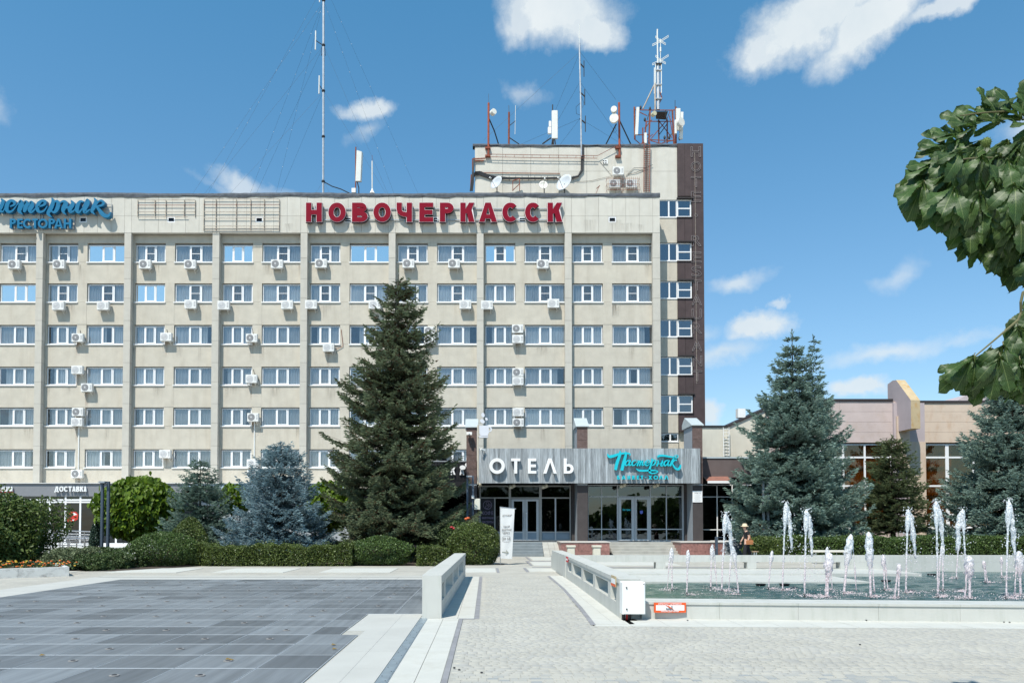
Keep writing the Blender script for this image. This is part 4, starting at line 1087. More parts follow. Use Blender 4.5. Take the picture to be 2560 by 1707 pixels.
def place_ac(px, py, Yw, label, group, style=0, sc=1.0):
    x, z = at(px, py, Yw - .3)
    p = protoA[style]
    o = p if 'label' not in p else copy_tree(p)
    o.location = (x, Yw - .13, z - .29 * sc); o.scale = (sc, sc, sc); ORG[o.name] = Vector(o.location)
    tag(o, label, 'air conditioner', group); return o
for r, lst in enumerate(ACS):
    for i, (px, py) in enumerate(lst):
        stacked = [q for q in lst if abs(q[0] - px) < 6 and q is not lst[i]]
        col = sorted(set(round(q[0] / 12) for q in lst)).index(round(px / 12)) + 1 if False else None
        pos = ORD[i]
        extra = ''
        if stacked:
            extra = ', upper of a stacked pair' if py < stacked[0][1] else ', lower of a stacked pair'
        rank = sorted(lst, key=lambda q: (round(q[0] / 12), q[1])).index((px, py))
        lab = f'white air conditioner{extra}, {ORD[rank]} from left on the {rown[r]} window row'
        place_ac(px, py, WY, lab, 'air conditioners on the hotel wall', (i + r) % 2 if r > 1 else (0 if r == 0 else 1), 1.0 if r < 2 else .95)
# conduits on the wall
for px, p0, p1 in ((197, 1062, 1176), (636, 1052, 1150), (846, 1130, 1176)):
    x = at(px, 1100, WY - .03)[0]
    tag(MB().cyl((x, WY - .03, fz(p1)), (x, WY - .03, fz(p0)), .04, n=8).build('conduit', whitepaint, None),
        f'{"white" if px > 300 else "pale"} vertical conduit on the hotel wall below the {"left" if px < 300 else ("middle" if px < 700 else "half hidden")} air conditioners', 'pipe')
for (px, p0, p1) in ((202, 822, 838), (419, 820, 840), (632, 817, 840), (636, 920, 940)):
    x = at(px, 830, WY)[0]
    m = MB().tube([(x - .05, WY - .01, fz(p0)), (x + .02, WY - .05, fz((p0 + p1) / 2)), (x + .3, WY - .06, fz(p1)), (x + .35, WY - .08, fz(p1 + 12))], .018)
    tag(m.build('cable', darkmetal), {202: 'short dark cable above the leftmost unit of the third window row', 419: 'dark cable arching over the second unit of the third window row',
        632: 'dark cable over the third unit of the third window row', 636: 'dark cable above the single unit of the fourth window row'}[px], 'cable')
m = MB().tube([(at(853, 820, WY)[0], WY - .03, fz(820)), (at(856, 840, WY)[0], WY - .05, fz(845)), (at(858, 860, WY)[0], WY - .05, fz(862)), (at(840, 868, WY)[0], WY - .08, fz(870))], .02)
tag(m.build('cable', rust), 'rusty cable curving down the wall just left of the tallest spruce', 'cable')
ac3 = []
for (px, py, lab) in ((1545, 428.5, 'white air conditioner on the tower wall, the highest of three'), (1536, 460, 'white air conditioner in a wire cage on the tower, left one below'),
                      (1577.6, 460, 'white air conditioner in a wire cage on the tower beside the ladder')):
    ac3.append(place_ac(px, py, TY - .02, lab, 'air conditioners on the tower', 0, .95))
for k, (px, py) in enumerate(((1536, 460), (1577.6, 460))):
    x, z = at(px, py, TY - .3); m = MB()
    for i in range(9):
        xx = x - .55 + i * .1375; m.cyl((xx, TY - .5, z - .5), (xx, TY - .5, z + .42), .009, n=4)
    for zz in (z - .5, z - .1, z + .3): m.box(x - .56, x + .56, TY - .505, TY - .49, zz - .01, zz + .01); m.box(x - .56, x - .54, TY - .5, TY, zz - .01, zz + .01); m.box(x + .54, x + .56, TY - .5, TY, zz - .01, zz + .01)
    tag(m.build('wire_cage', rust), ['rusty wire cage round the lower left unit on the tower', 'rusty wire cage round the unit beside the tower ladder'][k], 'cage')

# rust and damp runs under the units and sills, thin sheets of stain on the plaster
def stain_mat(name, col, amt):
    m = bpy.data.materials.new(name); m.use_nodes = True; t = m.node_tree; n = t.nodes; b = n['Principled BSDF']; b.inputs['Base Color'].default_value = (*col, 1); b.inputs['Roughness'].default_value = .9
    tc_ = n.new('ShaderNodeTexCoord'); sp = n.new('ShaderNodeSeparateXYZ'); t.links.new(tc_.outputs['Generated'], sp.inputs[0])
    geo = n.new('ShaderNodeNewGeometry'); mp = n.new('ShaderNodeMapping'); mp.inputs['Scale'].default_value = (14, 14, .9); t.links.new(geo.outputs['Position'], mp.inputs['Vector'])
    nz = n.new('ShaderNodeTexNoise'); nz.inputs['Scale'].default_value = 1; nz.inputs['Detail'].default_value = 5; t.links.new(mp.outputs[0], nz.inputs['Vector'])
    def q(op, a, b_, cl=False):
        k = n.new('ShaderNodeMath'); k.operation = op; k.use_clamp = cl
        for i, v in enumerate((a, b_)):
            if isinstance(v, (int, float)): k.inputs[i].default_value = v
            else: t.links.new(v, k.inputs[i])
        return k.outputs[0]
    side = q('MULTIPLY', q('MULTIPLY', sp.outputs[0], q('SUBTRACT', 1.0, sp.outputs[0])), 4.0)
    a = q('MULTIPLY', q('MULTIPLY', q('POWER', sp.outputs[2], .8), side), q('MULTIPLY', q('SUBTRACT', nz.outputs[0], .36, True), 3.2), True)
    t.links.new(q('MULTIPLY', a, amt), b.inputs['Alpha']); return m
st1, st2 = stain_mat('rust_run', (.28, .13, .06), .55), stain_mat('damp_run', (.24, .20, .16), .36)
sr = random.Random(8)
runs = [(x, y + 12, .16, 1.1, st1) for r in (2, 3, 4) for x, y in ACS[r]] + [(x + 4, y + 12, .1, .8, st1) for x, y in ACS[5]] + [(sr.uniform(20, 1620), rowp, sr.uniform(.15, .5), sr.uniform(.5, 1.2), st2) for rowp in (662, 762, 868, 968, 1070) for _ in range(9)]
for px, py, w, h, m_ in runs:
    x, z = at(px, py, WY); MB().add([(x - w, WY - .006, z - h), (x + w, WY - .006, z - h), (x + w, WY - .006, z), (x - w, WY - .006, z)], [(0, 1, 2, 3)]).build('stain_run', m_, hotel)
for _ in range(16):
    px = sr.uniform(700, 1620); x, z = at(px, 578, FY); w, h = sr.uniform(.2, .6), sr.uniform(.3, .8)
    MB().add([(x - w, FY - .015, z - .1), (x + w, FY - .015, z - .1), (x + w, FY - .015, z + h), (x - w, FY - .015, z + h)], [(0, 1, 2, 3)]).build('stain_run', st2, hotel)
# ================================================================== GROUND FLOOR OF THE HOTEL (left: shop)
greyfas = mat('grey_fascia', (.21, .215, .23), .5, var=.04)
corr = mat('pale_blue_sheet', (.42, .50, .55), .5, var=.08, vscale=3)
roofw = mat('white_roof_sheet', (.60, .59, .57), .6, var=.12, vscale=3)
SY = 51.0
sx = lambda px, py=1230, Y=SY: at(px, py, Y)[0]
sz = lambda py, Y=SY: at(1215, py, Y)[1]
shop = thing('shop', (sx(150), SY, 0), 'grey delivery shop front with white framed doors under the left part of the hotel', 'shop')
xa, xb, xc = sx(-120), sx(455), sx(870)
MB().box(xa, xb, SY, SY + .25, sz(1240), sz(1207)).build('fascia', greyfas, shop)
MB().box(xb + .01, xc, SY + .02, SY + .25, sz(1222), sz(1208)).build('sheet_band', corr, shop)
m = MB()
zt, zb_ = sz(1222), sz(1208)
x = xb + .1
while x < xc - .1: m.box(x, x + .09, SY - .015, SY + .02, zt + .01, zb_ - .01); x += .19
cr = m.build('corrugation', corr, shop); cr['kind'] = 'stuff'
m = MB(); m.add([(xa, SY - .1, sz(1206.5)), (xc, SY - .1, sz(1206.5)), (xc, WY + .02, sz(1203)), (xa, WY + .02, sz(1203)), (xa, SY - .1, sz(1206.5) - .05), (xc, SY - .1, sz(1206.5) - .05)], [(0, 1, 2, 3), (4, 5, 1, 0)])
m.build('lean_to_roof', roofw, shop)
MB().box(xa, xb + .8, SY + 1.2, SY + 1.3, 0, sz(1240)).build('rear_wall', interior, shop)
MB().box(xb + .8, xc, SY + .6, SY + .7, 0, sz(1222)).build('rear_wall', mat('terrace_wall', (.30, .32, .34), .7, var=.2), shop)
mull = [(-60, 6), (124, 4), (163, 4), (200, 6), (238, 4), (290, 4), (330, 4), (380, 4)]
for px, w in mull:
    MB().box(sx(px) - .055, sx(px) + .055, SY + .06, SY + .16, .3, sz(1238)).build('mullion', pvc, shop)
for py in (1249, 1254.5):
    MB().box(sx(-60), sx(380), SY + .055, SY + .155, sz(py) - .05, sz(py) + .05).build('transom', pvc, shop)
MB().box(sx(-60), sx(380), SY + .05, SY + .17, .2, .5).build('sill', pvc, shop)
for i in range(len(mull) - 1):
    MB().box(sx(mull[i][0]) + .055, sx(mull[i + 1][0]) - .055, SY + .1, SY + .11, .5, sz(1240)).build('pane', glassdark, shop)
MB().box(sx(-60), sx(450), SY - .9, SY + .02, 0, .24).build('step', concl, shop)
poster = mat('red_print', (.50, .035, .02), .6)
x0, z0 = at(168, 1304, SY + .09); x1, z1 = at(196, 1278, SY + .09)
pts = [(.05, .02), (.55, 0), (.95, .25), (1, .7), (.8, .97), (.3, 1), (.02, .95), (.05, .75), (.4, .7), (.45, .45), (.0, .35)]
prt = MB().prism([(x0 + u * (x1 - x0), z0 + v * (z1 - z0)) for u, v in pts], SY + .085, SY + .095)
o = prt.build('window_print', poster, shop)
MB().prism([(x0 + u * (x1 - x0), z0 + v * (z1 - z0)) for u, v in [(.35, .75), (.6, .9), (.9, .7), (.62, .62)]], SY + .08, SY + .084).build('window_print', pvc, shop)
MB().prism([(x0 + u * (x1 - x0), z0 + v * (z1 - z0)) for u, v in [(.4, .2), (.7, .25), (.85, .4), (.55, .1)]], SY + .08, SY + .084).build('window_print', pvc, shop)
ds = thing('shop_sign', (sx(180), SY - .1, sz(1229)), 'white raised letters ДОСТАВКА on the grey shop fascia', 'sign')
lx = [139.5, 151, 163, 174, 183.5, 193.5, 203, 212.5, 220.5]
for i, ch in enumerate('ДОСТАВКА'):
    a, z0 = at(lx[i], 1228.5, SY); b, z1 = at(lx[i + 1] - 1.2, 1215.5, SY)
    cast_letter('letter', ch, a, b, z0, z1, .068, SY - .16, SY - .06, letterwhite, ds)
ds2 = thing('shop_sign', (sx(15), SY - .1, sz(1228)), 'red and white letters half hidden by the big bush at the left edge', 'sign')
for i, ch in enumerate('ПИЦЦЫ'):
    a, z0 = at(-24 + i * 12, 1228, SY); b, z1 = at(-14 + i * 12, 1216, SY)
    cast_letter('letter', ch, a, b, z0, z1, .07, SY - .14, SY - .05, letterwhite, ds2)
    MB().box(a, b, SY - .052, SY - .01, z0 - .08, z0 + .12).build('letter_edge', mat('sign_red', (.5, .02, .03), .5), ds2)
# fairy lights on the terrace edge
fl = MB(); bulbs = MB(); rr = random.Random(2)
for k in range(3):
    pts = [at(568 + j * 5.4, 1220 + 3 * k + 4 * math.sin(j * .5 + k) * .3, SY - .3) for j in range(9)]
    fl.tube([(p[0], SY - .3, p[1]) for p in pts], .012, 4)
    for p in pts: bulbs.lathe((p[0] + rr.uniform(-.1, .1), SY - .32, p[1] + rr.uniform(-.06, .06)), [(.005, -.03), (.035, 0), (.005, .03)], 6)
st = fl.build('string_light', darkmetal); tag(st, 'dark string of small lights hung under the pale blue sheet band', 'string lights')
bulbs.build('bulb', letterwhite, st)
# ramp railings before the shop
chrome = mat('chrome_rail', (.55, .55, .56), .25, metal=.9)
for i, (p0, p1, Y0, Y1, py) in enumerate(((112, 232, 47.5, 47.5, 1322), (120, 230, 46.0, 46.0, 1345), (105, 235, 44.8, 45.6, 1352))):
    m = MB(); xa_, xb_ = (p0 - CX) / F * Y0, (p1 - CX) / F * Y1
    h0 = 1.25 if i == 0 else (.95 if i == 1 else .85)
    for zz in (h0, h0 - .18, h0 - .4):
        m.cyl((xa_, Y0, zz + .12), (xb_, Y1, zz), .03, n=6)
    n = 6
    for k in range(n + 1):
        t = k / n; m.cyl((xa_ + (xb_ - xa_) * t, Y0 + (Y1 - Y0) * t, 0), (xa_ + (xb_ - xa_) * t, Y0 + (Y1 - Y0) * t, h0 + .12 * (1 - t)), .028, n=6)
    tag(m.build('handrail', chrome), ['silver handrail of the shop ramp, the one nearest the shop doors', 'middle silver handrail of the shop ramp', 'silver handrail of the shop ramp nearest the shrubs'][i], 'handrail')
struct(MB().add([((105 - CX) / F * 47, 44.6, .016), ((250 - CX) / F * 46, 45, .016), ((250 - CX) / F * 50, 50.1, .016), ((-100 - CX) / F * 50, 50.1, .02), ((-100 - CX) / F * 47, 44.6, .02)], [tuple(range(5))]).build('ramp_paving', concl))

# ================================================================== CAFE BOX left of the entrance
KY = 44.6
kx = lambda px, py=1200, Y=KY: at(px, py, Y)[0]
kz = lambda py, Y=KY: at(1215, py, Y)[1]
blackp = mat('black_cladding', (.012, .012, .014), .5, var=.2)
cafe = thing('cafe', (kx(1130), KY, 0), 'black clad cafe front between the tallest spruce and the entrance canopy', 'cafe')
xa, xb = kx(995), kx(1193)
MB().box(xa, xb, KY, KY + 8, 0, kz(1154)).build('wall', blackp, cafe)
MB().box(xa - .05, xb, KY - .05, KY + 8, kz(1154), kz(1151.5)).build('roof_edge', greymetal, cafe)
for k in range(26):
    x = xa + (xb - xa) * (k + .5) / 26
    MB().box(x - .06, x + .06, KY - .03, KY, kz(1200), kz(1156)).build('slat', blackp, cafe)
MB().box(kx(1020), kx(1180), KY - .02, KY + .0, .8, kz(1215)).build('window', glassblk, cafe)
cs = thing('cafe_sign', (kx(1110), KY - .1, kz(1190)), 'white cafe letters ГРЕЧКА on black, partly hidden behind spruce branches', 'sign')
for ch, a, b in (('Г', 1050, 1062), ('Р', 1066, 1078), ('Е', 1082.5, 1094), ('Ч', 1104, 1118), ('К', 1127, 1139), ('А', 1149, 1161)):
    x0, z0 = at(a, 1187, KY); x1, z1 = at(b, 1167, KY)
    cast_letter('letter', ch, x0, x1, z0, z1, .08, KY - .14, KY - .04, letterwhite, cs)
def bean(cx, cz, r, ang, y0, y1, m, parent, name='bean'):
    pts = [(cx + math.cos(t) * r * .72 * math.cos(ang) - math.sin(t) * r * math.sin(ang), cz + math.cos(t) * r * .72 * math.sin(ang) + math.sin(t) * r * math.cos(ang)) for t in [k * math.pi / 7 for k in range(14)]]
    return MB().prism(pts, y0, y1).build(name, m, parent)
for a, b, r, an in ((1171.5, 1149, .16, .1), (1179.5, 1155.5, .11, -.6), (1171, 1163, .16, 1.4), (1157, 1169, .14, 1.45)):
    x, z = at(a, b, KY); bean(x, z, r * 1.2, an, KY - .3, KY - .25, letterwhite, cs)

# brown stone pillars through the canopy
stonebr = mat('brown_stone', (.115, .075, .066), .75, var=.25, vscale=5, stain=(.30, .26, .25), stain_amt=.35, stain_scale=(4, 4, 4), bump=.1)
stonedk = mat('dark_plaster', (.055, .047, .047), .8, var=.15)
capm = mat('pillar_cap_sheet', (.42, .47, .48), .45, var=.05)
sidem = mat('grey_plaster_side', (.30, .33, .36), .7, var=.06)
PY0 = 43.3
def pillar(px0, px1, pcap0, pcap1, dep, label, ridge=.9):
    x0, x1 = at(px0, 1120, PY0)[0], at(px1, 1120, PY0)[0]
    ze = at(1215, pcap1, PY0)[1]
    t = thing('entrance_pillar', ((x0 + x1) / 2, PY0, 0), label, 'pillar', 'pillars of the entrance')
    n = 7; zs = [0.0] + [3.9 + (ze - 3.9) * k / 4 for k in range(5)]
    MB().box(x0 + .01, x1 - .01, PY0 + .012, PY0 + dep, 0, ze).build('shaft', sidem, t)
    MB().box(x0, x1, PY0 - .012, PY0 + .03, 0, 3.8).build('lower_plaster', stonedk, t)
    for k in range(1, 5):
        MB().box(x0, x1, PY0 - .02, PY0 + .03, zs[k] + .006, zs[k + 1] - .006).build('stone_slab', stonebr, t)
    zr = ze + .55
    m = MB(); e = .07
    m.add([(x0 - e, PY0 - .1, ze - .02), (x1 + e, PY0 - .1, ze - .02), (x1 + e, PY0 + dep * .75, zr), (x0 - e, PY0 + dep * .75, zr), (x1 + e, PY0 + dep + .1, ze + .2), (x0 - e, PY0 + dep + .1, ze + .2),
           (x0 - e, PY0 - .1, ze - .06), (x1 + e, PY0 - .1, ze - .06), (x1 + e, PY0 + dep + .1, ze - .06), (x0 - e, PY0 + dep + .1, ze - .06)],
          [(0, 1, 2, 3), (3, 2, 4, 5), (6, 7, 1, 0), (7, 8, 4, 2, 1), (9, 6, 0, 3, 5), (9, 8, 7, 6), (5, 4, 8, 9)])
    m.build('cap', capm, t)
    return x0, x1
pillar(1166, 1192, 1039, 1066, 1.3, 'brown stone pillar with pale cap left of the canopy, camera and cup beside it')
pillar(1442.5, 1469, 1036, 1064, 1.3, 'brown stone pillar with pale sloping cap rising behind the middle of the canopy')
pillar(1731, 1756, 1035, 1061, 1.9, 'brown stone pillar with pale sloping cap at the right end of the canopy')

# ================================================================== ENTRANCE
CYF = 43.0
ex = lambda px, py=1165, Y=CYF: at(px, py, Y)[0]
ez = lambda py, Y=CYF: at(1215, py, Y)[1]
def wood_extra(t, cur, geo):
    n = t.nodes
    mp = n.new('ShaderNodeMapping'); mp.inputs['Scale'].default_value = (9, 9, .55); t.links.new(geo.outputs['Position'], mp.inputs['Vector'])
    nz = n.new('ShaderNodeTexNoise'); nz.inputs['Scale'].default_value = 2.5; nz.inputs['Detail'].default_value = 8; nz.inputs['Roughness'].default_value = .7; t.links.new(mp.outputs[0], nz.inputs['Vector'])
    mr = n.new('ShaderNodeMapRange'); mr.inputs[1].default_value = .3; mr.inputs[2].default_value = .7; mr.inputs[3].default_value = .5; mr.inputs[4].default_value = 1.45; t.links.new(nz.outputs[0], mr.inputs[0])
    oi = n.new('ShaderNodeObjectInfo'); m2 = n.new('ShaderNodeMapRange'); m2.inputs[3].default_value = .72; m2.inputs[4].default_value = 1.25; t.links.new(oi.outputs['Random'], m2.inputs[0])
    ml = n.new('ShaderNodeMath'); ml.operation = 'MULTIPLY'; t.links.new(mr.outputs[0], ml.inputs[0]); t.links.new(m2.outputs[0], ml.inputs[1])
    mu = n.new('ShaderNodeVectorMath'); mu.operation = 'SCALE'; t.links.new(cur, mu.inputs[0]); t.links.new(ml.outputs[0], mu.inputs['Scale'])
    return mu.outputs[0]
wood = mat('weathered_grey_board', (.305, .332, .35), .8, extra=wood_extra, bump=.15, bscale=30)
cx0, cx1, cz0, cz1 = ex(1197.5), ex(1751), ez(1207.5), ez(1120.5)
canopy = thing('entrance_canopy', ((cx0 + cx1) / 2, CYF, cz0), 'wide grey board canopy with ОТЕЛЬ letters over the hotel entrance', 'canopy')
MB().box(cx0 + .02, cx1 - .02, CYF + .03, CYF + .3, cz0 + .02, cz1 - .01).build('frame', greymetal, canopy)
MB().box(cx0, cx1, CYF + .31, CYF + 6, cz0 + .28, cz0 + .40).build('soffit', blackp, canopy)
MB().box(cx0, cx1, CYF + .31, CYF + 6, cz1 - .5, cz1 - .4).build('roof', felt, canopy)
x = cx0; wr = random.Random(12); base_me = {}
while x < cx1 - .05:
    w = wr.choice((.14, .14, .12, .16)); w = min(w, cx1 - x)
    q = round(w, 3)
    if q not in base_me:
        o = MB().box(.003, w - .003, 0, .028, 0, cz1 - cz0).build('board', wood); base_me[q] = o.data; bpy.data.objects.remove(o)
    link('board', base_me[q], canopy, Vector((x, CYF - wr.uniform(0, .012), cz0)) - org(canopy)); x += w
# lettering on the canopy
os_ = thing('hotel_sign', ((ex(1330)), CYF - .2, ez(1183)), 'large white letters ОТЕЛЬ on the grey boards of the canopy', 'sign')
def ring_letter(nm, cx, cz, ro, ri, y0, y1, m, parent, n=40):
    mb = MB(); vs_ = []
    for r_ in (ro, ri):
        for yy in (y0, y1):
            for k in range(n):
                t = 2 * math.pi * k / n; vs_.append((cx + r_ * math.cos(t), yy, cz + r_ * math.sin(t)))
    fs_ = []
    for k in range(n):
        j = (k + 1) % n
        fs_ += [(k, j, 2 * n + j, 2 * n + k), (n + k, 3 * n + k, 3 * n + j, n + j), (k, n + k, n + j, j), (2 * n + k, 2 * n + j, 3 * n + j, 3 * n + k)]
    return mb.add(vs_, fs_).build(nm, m, parent)
LY0, LY1 = CYF - .26, CYF - .06
def blk(nm, polys, m, parent, y0=LY0, y1=LY1):
    mb = MB()
    for i, p in enumerate(polys): mb.prism(p, y0 + .003 * i, y1)
    return mb.build(nm, m, parent)
E = lambda px, py: (ex(px, py, CYF - .26), ez(py, CYF - .26))
def pq(*a): return [E(*p) for p in a]
zc = E(1242.6, 1164.2)
ring_letter('letter', zc[0], zc[1], (E(1262.2, 1164)[0] - E(1223, 1164)[0]) / 2, (E(1254, 1164)[0] - E(1231.3, 1164)[0]) / 2, LY0, LY1, letterwhite, os_)
blk('letter', [pq((1278, 1145.3), (1300.7, 1145.3), (1300.7, 1152), (1278, 1152)), pq((1285.6, 1152), (1293, 1152), (1293, 1183), (1285.6, 1183))], letterwhite, os_)
blk('letter', [pq((1319.8, 1145.3), (1327, 1145.3), (1327, 1183), (1319.8, 1183)), pq((1327, 1145.3), (1340.6, 1145.3), (1340.6, 1152), (1327, 1152)), pq((1327, 1160.3), (1339.8, 1160.3), (1339.8, 1167), (1327, 1167)), pq((1327, 1176.3), (1340.9, 1176.3), (1340.9, 1183), (1327, 1183))], letterwhite, os_)
blk('letter', [pq((1371, 1145.3), (1378.8, 1145.3), (1366, 1183), (1358.3, 1183)), pq((1375, 1153), (1378.9, 1145.5), (1392, 1183), (1384.3, 1183))], letterwhite, os_)
bl = [pq((1409.6, 1145.3), (1416.8, 1145.3), (1416.8, 1183), (1409.6, 1183))]
outer = [(1416.8, 1159.4), (1424, 1159.4), (1429.5, 1161.5), (1433, 1165.5), (1434.2, 1171.2), (1433, 1177), (1429.5, 1181), (1424, 1183), (1416.8, 1183)]
inner = [(1416.8, 1165.6), (1422.6, 1165.6), (1425.5, 1167), (1427, 1171.2), (1425.5, 1175.4), (1422.6, 1176.8), (1416.8, 1176.8)]
oo = pq(*outer); ii = pq(*inner)
mb = MB(); mb.prism(bl[0], LY0, LY1)
mp_ = [(0, 0), (1, 1), (2, 1), (2, 2), (3, 3), (4, 3), (5, 3), (6, 4), (6, 5), (7, 5), (8, 6)]
for (a, b), (c, d) in zip(mp_[:-1], mp_[1:]):
    q = [oo[a]] + ([oo[c]] if c != a else []) + ([ii[d]] if d != b else []) + [ii[b]]
    if len(q) >= 3: mb.prism(q, LY0 + .004, LY1)
mb.build('letter', letterwhite, os_)
bs = thing('banquet_sign', (ex(1620), CYF - .2, ez(1190)), 'turquoise brush lettering with БАНКЕТ-ХОЛЛ below it on the canopy boards', 'sign')
def cw(x, y): return at(1480 + x / 8.4, 1110 + y / 8.4, CYF - .2)
SM = [
 [(328, 195, 10), (350, 250, 50), (400, 258, 62), (480, 235, 58), (570, 205, 48), (660, 190, 40), (740, 188, 34), (800, 205, 26), (792, 248, 6)],
 [(590, 135, 10), (592, 200, 50), (560, 300, 60), (520, 420, 62), (497, 540, 56)], [(712, 148, 10), (712, 210, 44), (690, 310, 60), (655, 430, 62), (628, 552, 60)],
 [(800, 338, 22), (745, 345, 24), (705, 395, 30), (712, 445, 28), (770, 415, 16), (808, 335, 28)], [(812, 335, 26), (782, 400, 32), (790, 445, 28), (850, 405, 12)],
 [(930, 345, 26), (885, 342, 22), (845, 385, 30), (850, 440, 30), (900, 432, 18), (945, 380, 10)],
 [(940, 355, 12), (975, 345, 20), (965, 410, 30), (945, 458, 28)], [(958, 420, 10), (1020, 340, 22), (1015, 400, 30), (995, 455, 28)], [(1010, 415, 10), (1068, 342, 22), (1060, 400, 30), (1058, 445, 28), (1110, 415, 10)],
 [(1112, 410, 12), (1188, 385, 16), (1200, 345, 22), (1158, 345, 22), (1120, 390, 30), (1135, 445, 28), (1190, 430, 14), (1235, 380, 8)],
 [(1258, 295, 14), (1262, 350, 34), (1235, 440, 36), (1208, 540, 38), (1215, 590, 36), (1265, 612, 24), (1340, 600, 24), (1378, 572, 20), (1330, 552, 24), (1230, 548, 36), (1100, 556, 40), (985, 550, 36), (925, 508, 8)],
 [(1265, 370, 12), (1308, 328, 24), (1330, 368, 32), (1305, 425, 28), (1255, 445, 14)],
 [(1355, 345, 14), (1388, 350, 22), (1385, 400, 30), (1358, 462, 26)], [(1370, 420, 12), (1440, 402, 16)], [(1478, 335, 16), (1470, 390, 30), (1442, 440, 28), (1470, 455, 20), (1515, 400, 10)],
 [(1595, 338, 20), (1545, 352, 26), (1512, 400, 30), (1530, 452, 28), (1585, 405, 14), (1622, 338, 24)], [(1624, 338, 22), (1592, 400, 30), (1600, 452, 26), (1650, 410, 12)],
 [(1728, 250, 14), (1695, 330, 36), (1660, 410, 38), (1640, 462, 26)], [(1775, 345, 26), (1745, 328, 24), (1702, 370, 20), (1672, 410, 14)],
 [(1680, 390, 18), (1705, 450, 30), (1755, 512, 40), (1815, 525, 44), (1852, 480, 34), (1858, 430, 20)], [(1382, 285, 8), (1400, 248, 42), (1490, 240, 40), (1600, 258, 36), (1700, 275, 26), (1775, 285, 22), (1802, 255, 18), (1780, 232, 14), (1740, 245, 16), (1715, 275, 22)]]
brush('brush_lettering', SM, cw, CYF - .19, CYF - .06, cyan, bs)
for ch, a, b in [('Б', 532, 585), ('А', 628, 706), ('Н', 748, 805), ('К', 846, 902), ('Е', 948, 992), ('Т', 1024, 1078), ('-', 1112, 1145), ('Х', 1190, 1262), ('О', 1292, 1388), ('Λ', 1414, 1496), ('Λ', 1526, 1608)]:
    (x0, z0), (x1, z1) = cw(a, 738), cw(b, 655)
    if ch == '-': z0, z1 = cw(0, 702)[1], cw(0, 690)[1]
    cast_letter('letter', ch, x0, x1, z0, z1, .052 if ch != '-' else .03, CYF - .19, CYF - .06, cyan, bs)

# glass fronts and doors
GY = 44.8
hx = lambda px, py=1300, Y=GY: at(px, py, Y)[0]
hz = lambda py, Y=GY: at(1215, py, Y)[1]
FLZ = hz(1352)
alu = mat('aluminium_frame', (.42, .44, .46), .45, metal=.2, var=.04)
alud = mat('greige_frame', (.33, .33, .32), .5, var=.05)
bluegrey = mat('blue_grey_panel', (.20, .26, .32), .5, var=.06)
gf = thing('glass_front', (hx(1320), GY, FLZ), 'grey framed entrance doors and glazing under the ОТЕЛЬ letters', 'entrance')
def bar(p0, p1, q0, q1, parent, nm='frame_bar', m=None, e=0.0, Y=GY, y1=.12):
    MB().box(hx(p0, Y=Y), hx(p1, Y=Y), Y - e, Y + y1 - e, hz(q1, Y), hz(q0, Y)).build(nm, m or alud, parent)
for a, b in ((1198.5, 1202), (1272, 1277.5), (1348, 1354.5), (1424, 1427.5)): bar(a, b, 1212, 1352, gf)
for a, b in ((1202, 1272), (1277.5, 1348), (1354.5, 1424)):
    bar(a, b, 1213, 1216.3, gf); bar(a, b, 1242.5, 1245.5, gf); bar(a, b, 1349, 1352, gf)
    MB().box(hx(a), hx(b), GY + .05, GY + .06, hz(1242.5), hz(1216.3)).build('pane', glassblk, gf)
bar(1235.5, 1238.5, 1245.5, 1349, gf); bar(1387, 1390.5, 1245.5, 1349, gf, m=alu)
for a, b in ((1202, 1235.5), (1238.5, 1272), (1354.5, 1387), (1390.5, 1424)):
    bar(a, b, 1328, 1331, gf, e=.0); bar(a + 2, b - 2, 1332.5, 1347.5, gf, 'lower_panel', bluegrey, e=.015, y1=.05)
    bar(a, b, 1331, 1349, gf, 'panel_back', bluegrey, e=-.03, y1=.02)
    MB().box(hx(a), hx(b), GY + .05, GY + .06, hz(1328), hz(1245.5)).build('pane', glassblk, gf)
for k, (a, b, hd) in enumerate(((1278.5, 1312.3, 1308), (1312.9, 1347, 1316))):
    x0, x1 = hx(a), hx(b); z0, z1 = hz(1350.5), hz(1247); w = .14
    d = MB().box(x0, x0 + w, GY - .03, GY + .04, z0, z1).box(x1 - w, x1, GY - .03, GY + .04, z0, z1).box(x0 + w, x1 - w, GY - .03, GY + .04, z1 - .12, z1).box(x0 + w, x1 - w, GY - .03, GY + .04, hz(1331), hz(1328)).box(x0 + w, x1 - w, GY - .03, GY + .04, z0, z0 + .08)
    dd = d.build('door', alu, gf, loc=((x0 + x1) / 2, GY, z0))
    MB().box(x0 + w, x1 - w, GY + .0, GY + .01, hz(1328), z1 - .12).build('pane', glassblk, dd)
    MB().box(x0 + w, x1 - w, GY - .015, GY + .02, z0 + .08, hz(1331)).build('panel', bluegrey, dd)
    MB().cyl((hx(hd), GY - .09, hz(1325)), (hx(hd), GY - .09, hz(1281)), .015, n=6).box(hx(hd) - .03, hx(hd) + .03, GY - .1, GY - .03, hz(1283), hz(1281)).build('handle', letterwhite if k else greymetal, dd)
